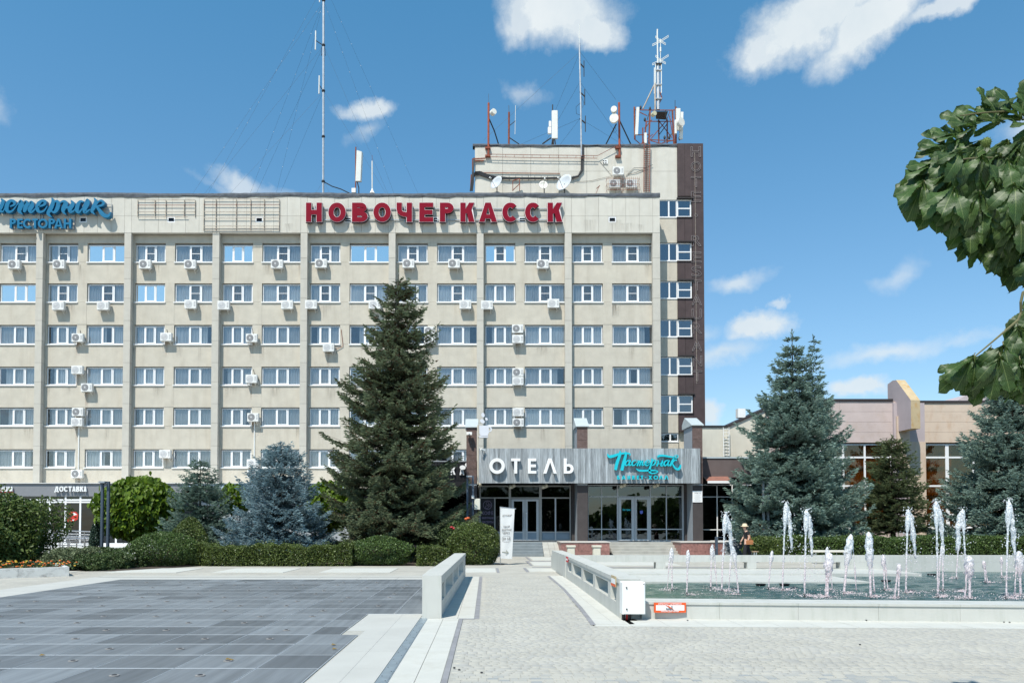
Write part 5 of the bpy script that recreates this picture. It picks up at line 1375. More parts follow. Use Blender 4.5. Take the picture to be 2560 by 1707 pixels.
# coffee poster in the left lite
cp = thing('cafe_poster', (hx(1218), GY - .04, hz(1312)), 'black poster with КОФЕ ЗАВТРАКИ ДЕСЕРТЫ in thin outline letters', 'poster')
px0, px1 = 1202.3, 1235.2
MB().box(hx(px0), hx(px1), GY - .035, GY - .02, hz(1312), hz(1246)).build('board', mat('poster_black', (.008, .008, .012), .6), cp)
lil = mat('poster_lilac', (.22, .18, .27), .6)
c = (hx(1218.7), hz(1261.8)); r_ = hx(1229.7) - c[0]
ring_letter('ring', c[0], c[1], r_, r_ - .022, GY - .045, GY - .036, lil, cp, 32)
for dx, dz, rr_, an in ((-.0, .09, .09, .5), (.13, -.01, .055, -.3), (-.03, -.11, .10, -1.2)):
    n = 18; pts = [(c[0] + dx + rr_ * (.75 * math.cos(t) * math.cos(an) - math.sin(t) * math.sin(an)), GY - .042, c[1] + dz + rr_ * (.75 * math.cos(t) * math.sin(an) + math.sin(t) * math.cos(an))) for t in [2 * math.pi * k / n for k in range(n + 1)]]
    MB().tube(pts, .011, 4).build('bean_outline', lil, cp)
def outline_text(nm, s, x0, x1, z0, z1, y, rad, m, parent):
    me, co = glyph_mesh(s, .0, .0); mn, mx_ = co.min(0), co.max(0); sp = mx_ - mn; sp[sp < 1e-5] = 1
    bm = bmesh.new(); bm.from_mesh(me); bmesh.ops.remove_doubles(bm, verts=bm.verts, dist=1e-4); mb = MB()
    for e in bm.edges:
        if len(e.link_faces) == 1:
            q = [(x0 + (v.co.x - mn[0]) / sp[0] * (x1 - x0), y, z0 + (v.co.y - mn[1]) / sp[1] * (z1 - z0)) for v in e.verts]
            mb.cyl(q[0], q[1], rad, n=4, caps=False)
    bm.free(); return mb.build(nm, m, parent)
outline_text('lettering', 'КОФЕ', hx(1204.3), hx(1233.2), hz(1286.3), hz(1277.3), GY - .042, .008, lil, cp)
outline_text('lettering', 'ЗАВТРАКИ', hx(1204.3), hx(1233.2), hz(1296.6), hz(1291.6), GY - .042, .006, lil, cp)
outline_text('lettering', 'ДЕСЕРТЫ', hx(1205.3), hx(1233.2), hz(1307.8), hz(1302), GY - .042, .006, lil, cp)
# banquet hall front
bf = thing('glass_front', (hx(1590), GY, FLZ), 'white framed double door with side glazing under the turquoise sign', 'entrance')
g2 = glass('banquet_glass', (.20, .23, .25), .09, .015, (.8, .92, 1.0), wav=.08)
vb = [(1470.5, 1471.5), (1503, 1505), (1542.5, 1546), (1624.5, 1627.5), (1665, 1667.5), (1705, 1710)]
for a, b in vb: bar(a, b, 1211, 1352.5, bf, m=alu)
for i in range(5):
    a, b = vb[i][1], vb[i + 1][0]
    for q0, q1 in ((1211, 1213.8), (1239.8, 1242.2), (1321, 1323.5), (1350, 1352.5)):
        if i == 2 and q0 > 1300: continue
        bar(a, b, q0, q1, bf, m=alu)
    for q0, q1 in ((1213.8, 1239.8), (1242.2, 1321), (1323.5, 1350)):
        if i == 2 and q0 > 1240: continue
        MB().box(hx(a), hx(b), GY + .05, GY + .06, hz(q1), hz(q0)).build('pane', g2, bf)
for k, (a, b) in enumerate(((1546.3, 1585.2), (1585.8, 1624.2))):
    x0, x1 = hx(a), hx(b); z0, z1 = hz(1351.5), hz(1242.5); w = .15
    d = MB().box(x0, x0 + w, GY - .03, GY + .04, z0, z1).box(x1 - w, x1, GY - .03, GY + .04, z0, z1).box(x0 + w, x1 - w, GY - .03, GY + .04, z1 - .13, z1).box(x0 + w, x1 - w, GY - .03, GY + .04, hz(1324.3), hz(1320.8)).box(x0 + w, x1 - w, GY - .03, GY + .04, z0, z0 + .1)
    dd = d.build('door', alu, bf, loc=((x0 + x1) / 2, GY, z0))
    MB().box(x0 + w, x1 - w, GY + .0, GY + .01, hz(1320.8), z1 - .13).build('pane', g2, dd); MB().box(x0 + w, x1 - w, GY + .0, GY + .01, z0 + .1, hz(1324.3)).build('pane', g2, dd)
xh = hx(1591); MB().cyl((xh, GY - .1, hz(1343)), (xh, GY - .1, hz(1253)), .018, n=6).box(xh - .02, xh + .02, GY - .1, GY - .03, hz(1254.5), hz(1253)).build('handle', chrome, bf)
MB().prism([(hx(1600), hz(1276)), (hx(1607), hz(1276)), (hx(1607), hz(1282)), (hx(1603.5), hz(1284.5)), (hx(1600), hz(1282))], GY - .02, GY - .004).build('door_sticker', mat('sticker_blue', (.10, .14, .5), .5), bf)
x0, z0 = hx(1557), hz(1278); outline_text('glass_lettering', 'Пастернак', x0, hx(1576), hz(1277), hz(1271), GY - .01, .006, cyan, bf)
# hall interior seen through the glass
inn = struct(MB().box(hx(1196), hx(1760), GY + 5.0, GY + 5.2, FLZ - .5, cz1).build('hall_back_wall', mat('hall_wall', (.05, .055, .06), .8, var=.3, vscale=.6)))
struct(MB().box(hx(1196), hx(1860), GY + .13, GY + 5.0, FLZ - .25, FLZ - .02).build('hall_floor', mat('hall_floor', (.05, .05, .05), .3)))
struct(MB().box(hx(1428.5), hx(1446), GY - .2, GY + 5, 0, cz0 + .3).build('hall_partition', stonedk))
struct(MB().box(hx(1710.5), hx(1733), GY - .2, GY + 5, 0, cz0 + .3).build('hall_partition', stonedk))
struct(MB().box(hx(1196), hx(1860), GY + .1, GY + 5.2, cz0 + .27, cz0 + .279).build('hall_ceiling', stonedk))
blob = mat('potted_leaf', (.02, .05, .02), .6, transl=.2)
for (px, w) in ((1640, 1.0), (1685, .9), (1525, .8)):
    m = MB(); rr = random.Random(px); x = hx(px)
    for k in range(26):
        a = rr.uniform(0, 6.28); l = rr.uniform(.8, 1.7) * w; p = Vector((x, GY + 1.2, FLZ + .5)); q = p + Vector((math.cos(a) * l * .6, math.sin(a) * .4, l)); s = Vector((-math.sin(a), math.cos(a), 0)) * .09
        md = (p + q) / 2 + Vector((0, 0, .15)); m.add([p, md + s, q, md - s], [(0, 1, 2, 3)])
    t = thing('potted_palm', (x, GY + 1.2, FLZ), {1640: 'dark potted palm behind the glass just right of the banquet doors', 1685: 'dark potted palm behind the rightmost lite of the banquet glazing', 1525: 'dark potted palm behind the glass left of the banquet doors'}[px], 'plant')
    m.build('leaves', blob, t); MB().lathe((x, GY + 1.2, FLZ), [(.16, 0), (.22, .45)], 12).build('pot', stonedk, t)
# globe lamps under the canopy
globe = mat('globe_glass', (.45, .42, .33), .3)
for i, (px, py) in enumerate(((1200, 1211), (1280, 1214.5), (1362, 1214.5), (1558, 1212), (1641, 1212))):
    x, z = at(px, py, 43.6)
    t = thing('globe_lamp', (x, 43.6, z), ['lone globe lamp at the left corner under the canopy', 'cluster of globe lamps left of the ОТЕЛЬ doors under the canopy', 'cluster of globe lamps over the right glazing of the ОТЕЛЬ doors',
         'cluster of globe lamps above the banquet doors, left one', 'cluster of globe lamps above the glazing right of the banquet doors'][i], 'lamp', 'globe lamps under the canopy')
    offs = ((0, 0, 0), ) if i == 0 else ((-.1, 0, -.05), (.08, 0, .02), (.0, .12, -.02))
    for a, b, c_ in offs: MB().lathe((x + a, 43.6 + b, z + c_), [(.03, -.115)] + [(.115 * math.cos(u), .115 * math.sin(u)) for u in (-1.1, -.6, 0, .6, 1.1)] + [(.03, .115)], 14).build('globe', globe, t, smooth=True)
    MB().cyl((x, 43.65, z), (x, 43.65, cz0 + .28), .02, n=6).build('stem', darkmetal, t)
# cctv on canopy corner, camera and pipe by the left pillar
x, z = at(1202, 1122.5, CYF - .25)
t = tag(MB().cyl((x, CYF - .3, z), (x + .2, CYF - .12, z - .06), .055, n=8).build('security_camera', whitepaint), 'white security camera on the top left corner of the board canopy', 'camera')
MB().cyl((x + .05, CYF - .2, z), (x + .05, CYF + .01, z - .0), .02, n=6).build('bracket', whitepaint, t)
x, z = at(1171, 1084, PY0 - .2)
t = tag(MB().box(x - .1, x + .2, PY0 - .4, PY0 - .18, z - .08, z + .08).cyl((x - .02, PY0 - .5, z - .02), (x + .1, PY0 - .2, z - .02), .07, n=8).build('security_camera', whitepaint), 'white security cameras on the front of the leftmost brown pillar', 'camera')
MB().box(x, x + .06, PY0 - .2, PY0 - .02, z - .03, z + .03).build('bracket', whitepaint, t)
x = at(1195, 1150, CYF)[0]
tag(MB().cyl((x, CYF + .05, at(0, 1210, CYF)[1]), (x, CYF + .05, at(0, 1062, CYF)[1]), .045, n=8).build('downpipe', mat('cream_pipe', (.6, .55, .46), .6)), 'cream downpipe between the leftmost pillar and the canopy', 'pipe')
# white cup sign
t = thing('cup_sign', (at(1210, 1080, 43)[0], 42.9, at(0, 1090, 43)[1]), 'white coffee cup shaped sign with floating beans above the canopy corner', 'sign')
cupw = mat('cup_white', (.66, .68, .74), .4)
C = lambda px, py: at(px, py, 42.9)
MB().prism([C(1198.5, 1064), C(1222, 1064), C(1222, 1082), C(1219, 1089), (C(1202, 1089)), (C(1198.5, 1082))], 42.8, 42.95).build('cup', cupw, t)
ring_letter('cup_handle', C(1222.5, 1073)[0], C(1222.5, 1073)[1], .155, .09, 42.82, 42.94, cupw, t, 20)
MB().prism([C(1195, 1090.5), C(1221, 1090.5), C(1219, 1094), C(1199, 1094)], 42.75, 43.0).build('saucer', cupw, t)
for a, b, r_, an in ((1207.5, 1037.5, .125, .2), (1206, 1053, .14, .9), (1216, 1047.5, .09, .5)):
    x, z = C(a, b); bean(x, z, r_, an, 42.82, 42.92, cupw, t)
    MB().cyl((x, 42.88, z), (x + .02, 42.88, C(0, 1064)[1]), .008, n=4).build('bean_rod', greymetal, t)

# podium, steps, ramps
granstep = mat('blue_grey_step', (.20, .23, .245), .7, var=.15, vscale=3, bump=.1)
palestep = mat('pale_step', (.37, .36, .325), .85, var=.12, vscale=2, stain=(.22, .21, .19), stain_amt=.5)
pinkg = mat('red_granite', (.27, .135, .115), .45, var=.3, vscale=9, rand=.18, spec=.4)
palecap = mat('pale_capstone', (.50, .47, .43), .7, var=.06)
pod = thing('entrance_podium', (hx(1500), 43.5, 0), 'raised entrance platform with stairs and a tiled ramp under the canopy', 'podium')
MB().box(hx(1194), hx(1870), 43.35, GY + .12, 0, FLZ - .03).build('platform', granstep, pod)
def steps(px0, px1, n, m, yfront, ytop, nm='step', top=None):
    x0, x1 = at(px0, 1370, 42.5)[0], at(px1, 1370, 42.5)[0]
    zt = FLZ - .03 if top is None else top
    for k in range(n):
        MB().bbox(x0, x1, yfront + (ytop - yfront) * k / n, ytop + .03, zt * k / n + .002 if k else -.01, zt * (k + 1) / n - .001, .012).build(nm, m, pod)
steps(1238, 1357.5, 5, granstep, 41.9, 43.34)
x0, x1 = at(1357.7, 1370, 42.4)[0], at(1402, 1370, 42.4)[0]
rampm = mat('ramp_tile', (.36, .36, .33), .8, var=.1, vscale=2, rand=.1)
for k in range(5):
    for j in range(3):
        ya, yb = 41.5 + 1.84 * k / 5, 41.5 + 1.84 * (k + 1) / 5; za, zb2 = (FLZ - .03) * k / 5, (FLZ - .03) * (k + 1) / 5
        a = x0 + (x1 - x0) * j / 3 + .004; b = x0 + (x1 - x0) * (j + 1) / 3 - .004
        MB().add([(a, ya, za + .004), (b, ya, za + .004), (b, yb, zb2), (a, yb, zb2), (a, ya, -.01), (b, ya, -.01), (b, yb, -.01), (a, yb, -.01)], [(0, 1, 2, 3), (4, 5, 1, 0), (5, 6, 2, 1), (7, 4, 0, 3)]).build('ramp_tile', rampm, pod)
def granite_block(px0, px1, label, y0=41.2, ztop=None, cuts=(0, .28, .58, 1)):
    x0, x1 = at(px0, 1370, y0)[0], at(px1, 1370, y0)[0]; zt = ztop or at(0, 1353.5, y0)[1]
    t = thing('granite_plinth', ((x0 + x1) / 2, y0, 0), label, 'plinth')
    MB().box(x0 + .03, x1 - .03, y0 + .03, 43.3, 0, zt - .05).build('core', stonedk, t)
    for j, (za, zb2) in enumerate(((0, .30), (.305, zt - .055))):
        cc = [c + (.08 if j and 0 < c < 1 else 0) for c in cuts]
        for k in range(len(cc) - 1):
            MB().box(x0 + (x1 - x0) * cc[k] + .004, x0 + (x1 - x0) * cc[k + 1] - .004, y0, y0 + .03, za, zb2).build('granite_slab', pinkg, t)
    for xx in (x0, x1): MB().box(xx - (.0 if xx == x0 else .03), xx + (.03 if xx == x0 else .0), y0 + .032, 43.3, 0, zt - .055).build('granite_slab', pinkg, t)
    MB().box(x0 - .04, x1 + .04, y0 - .04, 43.33, zt - .05, zt).build('capstone', palecap, t)
granite_block(1403, 1524, 'low red granite plinth between the ramp and the banquet stairs')
steps(1525, 1701, 5, palestep, 41.6, 43.34)
granite_block(1703, 1812, 'low red granite plinth right of the banquet stairs', cuts=(0, .3, .55, .8, 1))
# notice on the right pillar
x0, z0 = at(1731.5, 1255, PY0 - .03); x1, z1 = at(1755.5, 1226.5, PY0 - .03)
t = thing('notice_board', ((x0 + x1) / 2, PY0 - .03, z0), 'white notice headed УКРЫТИЕ on the rightmost dark pillar', 'notice')
MB().box(x0, x1, PY0 - .045, PY0 - .025, z0, z1).build('board', letterwhite, t)
ink = mat('print_ink', (.06, .06, .07), .7)
text_block('heading', 'УКРЫТИЕ', x0 + .09, x1 - .06, z1 - .14, z1 - .08, PY0 - .05, PY0 - .046, ink, t, .0)
for k in range(8):
    MB().box(x0 + .08 + .03 * (k % 2), x1 - .06 - .04 * (k % 3), PY0 - .049, PY0 - .0455, z1 - .2 - .052 * k, z1 - .19 - .052 * k).build('text_line', mat('print_grey', (.35, .35, .36), .7), t)

# ================================================================== RIGHT WING
RW = thing('low_wing', (hx(1800), GY, 0), 'brown and glass low wing right of the entrance, half hidden by the twin-topped spruce', 'building')
x0, x1 = hx(1757, 1300), hx(1905, 1300)
for a, b in ((1792, 1794.5), (1830, 1832.5), (1868, 1870.5)): bar(a, b, 1212.5, 1350, RW, 'mullion', pvc)
for a, b in ((1757.5, 1792), (1794.5, 1830), (1832.5, 1868), (1870.5, 1904)):
    for q0, q1 in ((1210.5, 1213), (1240.5, 1242.6), (1322.3, 1324.5), (1350.2, 1354)): bar(a, b, q0, q1, RW, 'transom', pvc)
    for q0, q1 in ((1213, 1240.5), (1242.6, 1322.3), (1324.5, 1350.2)): MB().box(hx(a), hx(b), GY + .05, GY + .06, hz(q1), hz(q0)).build('pane', glassblk, RW)
MB().box(x0, x1, GY - .1, GY + .2, 0, hz(1354.2)).build('plinth', palestep, RW)
MB().box(x0, x1 + 2, GY + .0, GY + 3, hz(1193), hz(1145.5)).build('brown_wall', mat('brown_plaster', (.125, .10, .098), .85, var=.12, vscale=2, stain=(.09, .07, .07), stain_amt=.5), RW)
MB().box(x0, x1 + 2, GY - .05, GY + 3, hz(1145.5), hz(1142)).build('coping', corr, RW)
m = MB(); zA, zB, zC = hz(1190.5, 44.8), hz(1202.5, 43.8), hz(1207.5, 43.8); xr = hx(1820)
m.add([(x0, 43.8, zB), (xr, 43.8, zB), (xr, 44.8, zA), (x0, 44.8, zA)], [(0, 1, 2, 3)]); m.build('red_awning_roof', mat('red_roof', (.26, .12, .09), .7, var=.2, vscale=6), RW)
MB().box(x0, xr, 43.75, 43.79, zC, zB + .02).build('gutter', pvc, RW)
MB().box(x0, x1, GY + .15, GY + 3, hz(1210.5), hz(1193.2)).build('soffit', stonedk, RW)
MB().box(x0, x1, GY + 2.5, GY + 2.6, 0, hz(1212)).build('back_wall', interior, RW)
CW = thing('cream_annex', (at(1830, 1100, 52)[0], 52, 0), 'plain cream annex with a sloping roofline between the tower and the twin-topped spruce', 'building')
creamw = mat('annex_plaster', (.56, .53, .45), .9, var=.08, vscale=1.5, stain=(.42, .38, .30), stain_amt=.5)
a0 = at(1752, 1068, 52); a1 = at(1818, 1068, 52)
MB().prism([(a0[0], 3), (at(1818, 1140, 52)[0], 3), a1, a0], 52, 60).build('wall', creamw, CW)
MB().prism([(a0[0], a0[1] + .0), (a1[0], a1[1]), (a1[0], a1[1] + .12), (a0[0], a0[1] + .12)], 51.93, 60).build('coping', darkmetal, CW)
b0 = at(1818.5, 1068, 51.9); b1 = at(1990, 990, 51.9)
MB().prism([(b0[0], 2), (b1[0], 2), b1, b0], 51.9, 60).build('wall', creamw, CW)
MB().prism([b0, b1, (b1[0], b1[1] + .14), (b0[0], b0[1] + .14)], 51.8, 60).build('coping', browntrim, CW)
x, z = at(1860, 1046, 51.9); MB().box(x - .2, x + .3, 52.5, 53, z + .15, z + .75).build('roof_vent', whitepaint, CW)
x, z0 = at(1815, 1140, 51.7); z1 = at(1815, 1068, 51.7)[1]
t = MB(); t.box(x - .2, x - .17, 51.6, 51.64, z0, z1).box(x + .17, x + .2, 51.6, 51.64, z0, z1)
for k in range(9): t.box(x - .17, x + .17, 51.6, 51.63, z0 + (z1 - z0) * (k + .3) / 9, z0 + (z1 - z0) * (k + .3) / 9 + .03)
tag(t.build('wall_ladder', whitepaint), 'thin pale ladder on the cream annex wall', 'ladder')

# ---------------- pinkish concrete hall on the right
BY = 47.0
bx = lambda px, py=1100, Y=BY: at(px, py, Y)[0]
bz = lambda py, Y=BY: at(1215, py, Y)[1]
pink = mat('pinkish_concrete', (.51, .42, .395), .85, var=.07, vscale=1.3, stain=(.36, .25, .16), stain_amt=.35, stain_scale=(.8, .8, .8), bump=.25, bscale=18)
peach = mat('peach_concrete', (.57, .455, .36), .85, var=.07, vscale=1.3, stain=(.40, .20, .08), stain_amt=.4, stain_scale=(1.2, 1.2, .5), bump=.25, bscale=18)
lilac = mat('lilac_concrete', (.42, .36, .37), .85, var=.08, vscale=1.5, bump=.2, bscale=18)
ochre = mat('lichen_concrete', (.46, .36, .22), .9, var=.1, stain=(.42, .20, .03), stain_amt=1.0, stain_scale=(1.8, 1.8, .9), bump=.2)
hall = thing('concrete_hall', (bx(2270), BY, 0), 'pinkish concrete hall with tall windows behind the spruces on the right', 'hall building')
PB, PT = bz(1106), bz(1003)
nrow = 4
for (p0, p1, m_) in ((1985, 2100, pink), (2100, 2234, pink), (2300, 2440, peach), (2440, 2580, peach), (2580, 2760, peach)):
    for j in range(nrow):
        za, zb2 = PB + (PT - PB) * j / nrow, PB + (PT - PB) * (j + 1) / nrow
        MB().box(bx(p0) + .004, bx(p1) - .004, BY, BY + .4, za + .006, zb2 - .006).build('wall_board', m_, hall)
MB().box(bx(1985), bx(2760), BY + .02, BY + .38, PB + .01, PT - .01).build('wall_core', pink, hall)
MB().box(bx(1985), bx(2233), BY - .06, BY + 12, PT, PT + .14).build('coping', browntrim, hall)
MB().box(bx(2301), bx(2760), BY - .06, BY + 12, PT - .1, PT + .04).build('coping', browntrim, hall)
MB().box(bx(1985), bx(2760), BY + .4, BY + 12, PT - .3, PT - .2).build('roof', felt, hall)
MB().box(bx(1985), bx(1990), BY + .4, BY + 12, 0, PT - .3).build('end_wall', pink, hall)
# projecting scupper block
u0, u1, u2 = bx(2234), bx(2277, Y=45.3), bx(2300, Y=45.3)
yb_, yf = BY + .6, 45.3
ztop = at(0, 955, 47.6)[1]; zf = at(0, 1000, yf)[1]; zu = at(0, 1071, yf)[1]
xl, xr = at(2234, 1000, 47.0)[0], at(2300, 1000, yf)[0]
xl = at(2277, 1000, yf)[0]
m = MB()
prof = [(47.9, zf - .3), (47.9, ztop - .05), (47.3, ztop + .05), (46.6, ztop), (yf, zf), (yf, zu), (47.9, zu)]
prof = [(47.9, zu), (47.9, ztop - .08), (47.3, ztop + .04), (46.9, ztop), (yf, zf), (yf, zu)]
n = len(prof)
vs_ = [(xl, a, b) for a, b in prof] + [(xr, a, b) for a, b in prof]
m.mi(0).add(vs_, [tuple(range(n))[::-1], tuple(range(n, 2 * n))]); m.mi(1).add(vs_, [(i, (i + 1) % n, n + (i + 1) % n, n + i) for i in range(n)])
m.build('gargoyle_block', [lilac, ochre], hall)
MB().box(bx(2237), bx(2268), 46.7, BY + .3, PB - 1.5, at(0, 1040, 46.7)[1]).build('side_pier', peach, hall)
MB().box(bx(2232), bx(2309), 46.85, BY + .39, 0, at(0, 1008, 47)[1]).build('pier', lilac, hall)
MB().box(bx(2268), bx(2309), 46.78, 46.845, 0, zu - .6).build('pier_facing', peach, hall)
# windows
orange = mat('orange_curtain', (.48, .17, .03), .9, var=.25, vscale=2, transl=.3)
oliveg = glass('hall_glass', (.80, .72, .50), .05, .03, (.9, .95, .9), wav=.2)
def hall_window(p0, p1, vbars, hb, label=None):
    x0, x1 = bx(p0), bx(p1); z0, z1 = bz(1318), bz(1109)
    f = MB(); yy = BY + .12; fw = .07
    f.box(x0, x1, yy, yy + .1, z0, z0 + fw).box(x0, x1, yy, yy + .1, z1 - fw, z1).box(x0, x0 + fw, yy, yy + .1, z0 + fw, z1 - fw).box(x1 - fw, x1, yy, yy + .1, z0 + fw, z1 - fw)
    for v, w in vbars: f.box(bx(v) - w, bx(v) + w, yy + .001, yy + .099, z0 + fw, z1 - fw)
    for h in hb: f.box(x0 + fw, x1 - fw, yy - .002, yy + .102, bz(h) - .05, bz(h) + .05)
    o = f.build('window', pvc, hall, loc=(x0, BY, z0))
    xs = [x0] + [bx(v) for v, w in vbars] + [x1]; zs = [z0] + sorted(bz(h) for h in hb) + [z1]
    for i in range(len(xs) - 1):
        for j in range(len(zs) - 1):
            MB().box(xs[i] + .07, xs[i + 1] - .07, yy + .04, yy + .05, zs[j] + .05, zs[j + 1] - .05).build('pane', oliveg, o)
    MB().box(x0 - .05, x1 + .05, BY - .12, BY + .12, z0 - .08, z0 - .002).build('sill', pvc, o)
    c = curtain_mesh((x1 - x0) * .40, z1 - z0, None, 3).build('curtain', orange); c.parent = o; c.location = (((x1 - x0) * .52 + .1) if p0 < 2300 else .1, .55, 0)
    c = curtain_mesh((x1 - x0) * .22, z1 - z0, None, 5).build('curtain', mat('olive_curtain', (.34, .30, .12), .9, var=.2, transl=.3)); c.parent = o; c.location = ((x1 - x0) * (.05 if p0 < 2300 else .62), .6, 0)
hall_window(1992, 2231, ((2052, .05), (2110, .05), (2164, .05)), (1142.5, 1286, 1214))
hall_window(2311, 2500, ((2370, .10), (2436, .05)), (1142.5, 1214, 1286))
hall_window(2516, 2740, ((2600, .1), (2670, .05)), (1142.5, 1214, 1286))
for p0, p1 in ((1985, 1991), (2231.5, 2233), (2501, 2515), (2741, 2760)):
    MB().box(bx(p0), bx(p1), BY, BY + .4, bz(1318), PB).build('pier', pink, hall)
MB().box(bx(1985), bx(2231), BY - .02, BY + .4, 0, bz(1320.5)).build('base_wall', pink, hall)
MB().box(bx(2309.5), bx(2760), BY - .02, BY + .4, 0, bz(1320.5)).build('base_wall', peach, hall)
MB().box(bx(1985), bx(2760), BY + 2.5, BY + 2.6, 0, PT - .4).build('inner_wall', mat('olive_inner', (.22, .14, .04), .8, var=.4, vscale=.6), hall)
MB().box(bx(1985), bx(2760), BY + .4, BY + 2.5, bz(1106), bz(1104)).build('ceiling', interior, hall)
rb_ = thing('distant_roof', (at(2520, 980, 75)[0], 75, 0), 'pinkish roof corner peeping above the hall behind the chestnut leaves', 'building')
MB().prism([at(2385, 1006, 75), at(2420, 985, 75), at(2470, 972, 75), at(2560, 968, 75), at(2700, 965, 75), (at(2700, 965, 75)[0], 0), (at(2385, 1006, 75)[0], 0)], 75, 82).build('wall', lilac, rb_)

# ================================================================== ROOFTOP ANTENNAS
def P(px, py, Y): x, z = at(px, py, Y); return Vector((x, Y, z))
def pole(name, pts, r, m, parent=None, n=6): return MB().tube(pts, r, n).build(name, m, parent)
galv = mat('galvanised', (.45, .46, .47), .45, metal=.6, var=.2, vscale=5)
rustpole = mat('rusty_pole', (.30, .07, .035), .8, var=.4, vscale=6)
antw = mat('antenna_white', (.70, .70, .66), .5, var=.05, stain=(.5, .46, .38), stain_amt=.2)
wire = mat('guy_wire', (.07, .08, .09), .6)
# tall mast on the slab roof, guyed
RY = 58.0
mst = thing('guyed_mast', P(808, 483, RY), 'tall slim guyed antenna mast on the left part of the hotel roof', 'mast')
pole('tube', [P(808, 490, RY), P(808.5, 330, RY), P(809, 0, RY), P(809, -80, RY)], .085, galv, mst)
for py in (2, 114, 228, 342, 454): MB().lathe(P(809 - .002 * py, py, RY), [(.11, -.08), (.14, 0), (.11, .08)], 8).build('collar', darkmetal, mst)
for (px, p0, p1, pj) in ((788.5, 78, 125, 114), (797.5, 190, 235, 228), (799, -20, 6, 4)):
    pole('dipole', [P(px, p1, RY), P(px + .8, p0, RY)], .05, antw, mst); pole('arm', [P(px, (p0 + p1) / 2, RY), P(808, pj, RY)], .03, darkmetal, mst)
pole('cable', [P(804, 118, RY), P(803, 140, RY), P(808, 132, RY), P(814, 140, RY), P(812, 120, RY)], .018, darkmetal, mst)
for (pa, qa, pb, qb, Y2) in ((808, 5, 625, 485, 66), (808, 5, 690, 485, 63), (808, 5, 480, 487, 60), (810, 5, 985, 484, 63), (815, -30, 1045, 484, 66), (806, -30, 520, 485, 60), (808, 116, 640, 485, 63), (808, 116, 510, 486, 60), (810, 116, 970, 485, 60), (808, 230, 700, 485, 63), (808, 230, 575, 485, 60), (811, 230, 965, 484, 59), (808, 454, 788, 485, 58), (810, 454, 825, 485, 58)):
    pole('guy_wire', [P(pa, qa, RY), P(pb, qb, Y2)], .006, wire, mst, 3)
    if qa < 100:
        m = MB()
        for k in range(9): q = P(pa, qa, RY).lerp(P(pb, qb, Y2), .05 + .1 * k); m.lathe(q, [(.006, -.03), (.02, 0), (.006, .03)], 6)
        m.build('insulators', antw, mst)
pole('feed_cable', [P(810, 455, RY), P(830, 466, RY), P(852, 473, RY), P(875, 484, RY)], .035, darkmetal, mst)
# panel antenna and whip on the slab roof
t = thing('panel_antenna', P(893, 484, 57), 'white panel antenna on a short pole beside the guyed mast', 'antenna')
pole('pole', [P(889, 484, 57), P(889.5, 368, 57)], .05, rust, t)
a, b = P(889, 454, 56.8), P(903, 379, 56.8)
MB().add([(a.x, 56.7, a.z), (a.x + .36, 56.7, a.z), (a.x + .42, 56.95, a.z), (a.x, 56.95, a.z), (a.x + .1, 56.6, b.z), (a.x + .46, 56.6, b.z - .1), (a.x + .52, 56.85, b.z - .1), (a.x + .1, 56.85, b.z)],
         [(0, 1, 5, 4), (1, 2, 6, 5), (2, 3, 7, 6), (3, 0, 4, 7), (4, 5, 6, 7), (0, 3, 2, 1)]).build('radome', antw, t)
MB().box(P(880, 480, 57).x, P(890, 480, 57).x, 56.8, 57.1, P(880, 484, 57).z, P(880, 473, 57).z).build('equipment_box', whitepaint, t)
pole('cable', [P(893, 455, 56.8), P(897, 470, 56.8), P(897, 484, 56.8)], .04, darkmetal, t)
t = thing('whip_antenna', P(930.5, 484, 57), 'short white whip antenna on the slab roof right of the panel antenna', 'antenna')
pole('rod', [P(930.5, 475, 57), P(930.3, 403, 57)], .045, antw, t); pole('tip', [P(930.3, 403, 57), P(930.5, 388, 57)], .012, rust, t)
MB().lathe(P(930.5, 484, 57), [(.2, 0), (.1, .2), (.05, .35)], 8).build('base', whitepaint, t)
# tower roof
AY = 56.0
def dish(name, c, r, direction, m, parent, depth=.22):
    mb = MB(); n = 20; d = Vector(direction).normalized(); a = d.orthogonal().normalized(); b = d.cross(a); vs_ = [Vector(c) - d * depth * r * 1.2]; R_ = 4
    for k in range(1, R_ + 1):
        rr = r * k / R_
        for i in range(n): t = 2 * math.pi * i / n; vs_.append(Vector(c) + a * math.cos(t) * rr + b * math.sin(t) * rr - d * depth * r * 1.2 * (1 - (k / R_) ** 2))
    fs_ = [(0, 1 + (i + 1) % n, 1 + i) for i in range(n)]
    for k in range(R_ - 1):
        for i in range(n): j = (i + 1) % n; fs_.append((1 + k * n + i, 1 + k * n + j, 1 + (k + 1) * n + j, 1 + (k + 1) * n + i))
    mb.add(vs_, fs_); o = mb.build(name, m, parent, smooth=True)
    s = o.modifiers.new('thickness', 'SOLIDIFY'); s.thickness = .02; return o
def drum(name, c, r, d, direction, m, parent): 
    dd = Vector(direction).normalized(); c = Vector(c); return MB().cyl(c, c + dd * d, r, n=18).build(name, m, parent)
t = thing('antenna_pole', P(1221, 366, AY), 'rusty pole with one small drum dish on the left end of the tower roof', 'antenna pole')
pole('pole', [P(1221, 392, TY - .12), P(1221.5, 258, TY - .12)], .075, rustpole, t); pole('tip', [P(1221.5, 258, TY - .12), P(1221.5, 235, TY - .12)], .012, wire, t)
drum('drum_dish', P(1230, 284, TY - .3), .2, .3, (.5, -.8, .1), dishw, t); pole('brace', [P(1223, 298, TY - .1), P(1236, 328, AY), P(1246, 360, AY + .5)], .045, darkmetal, t)
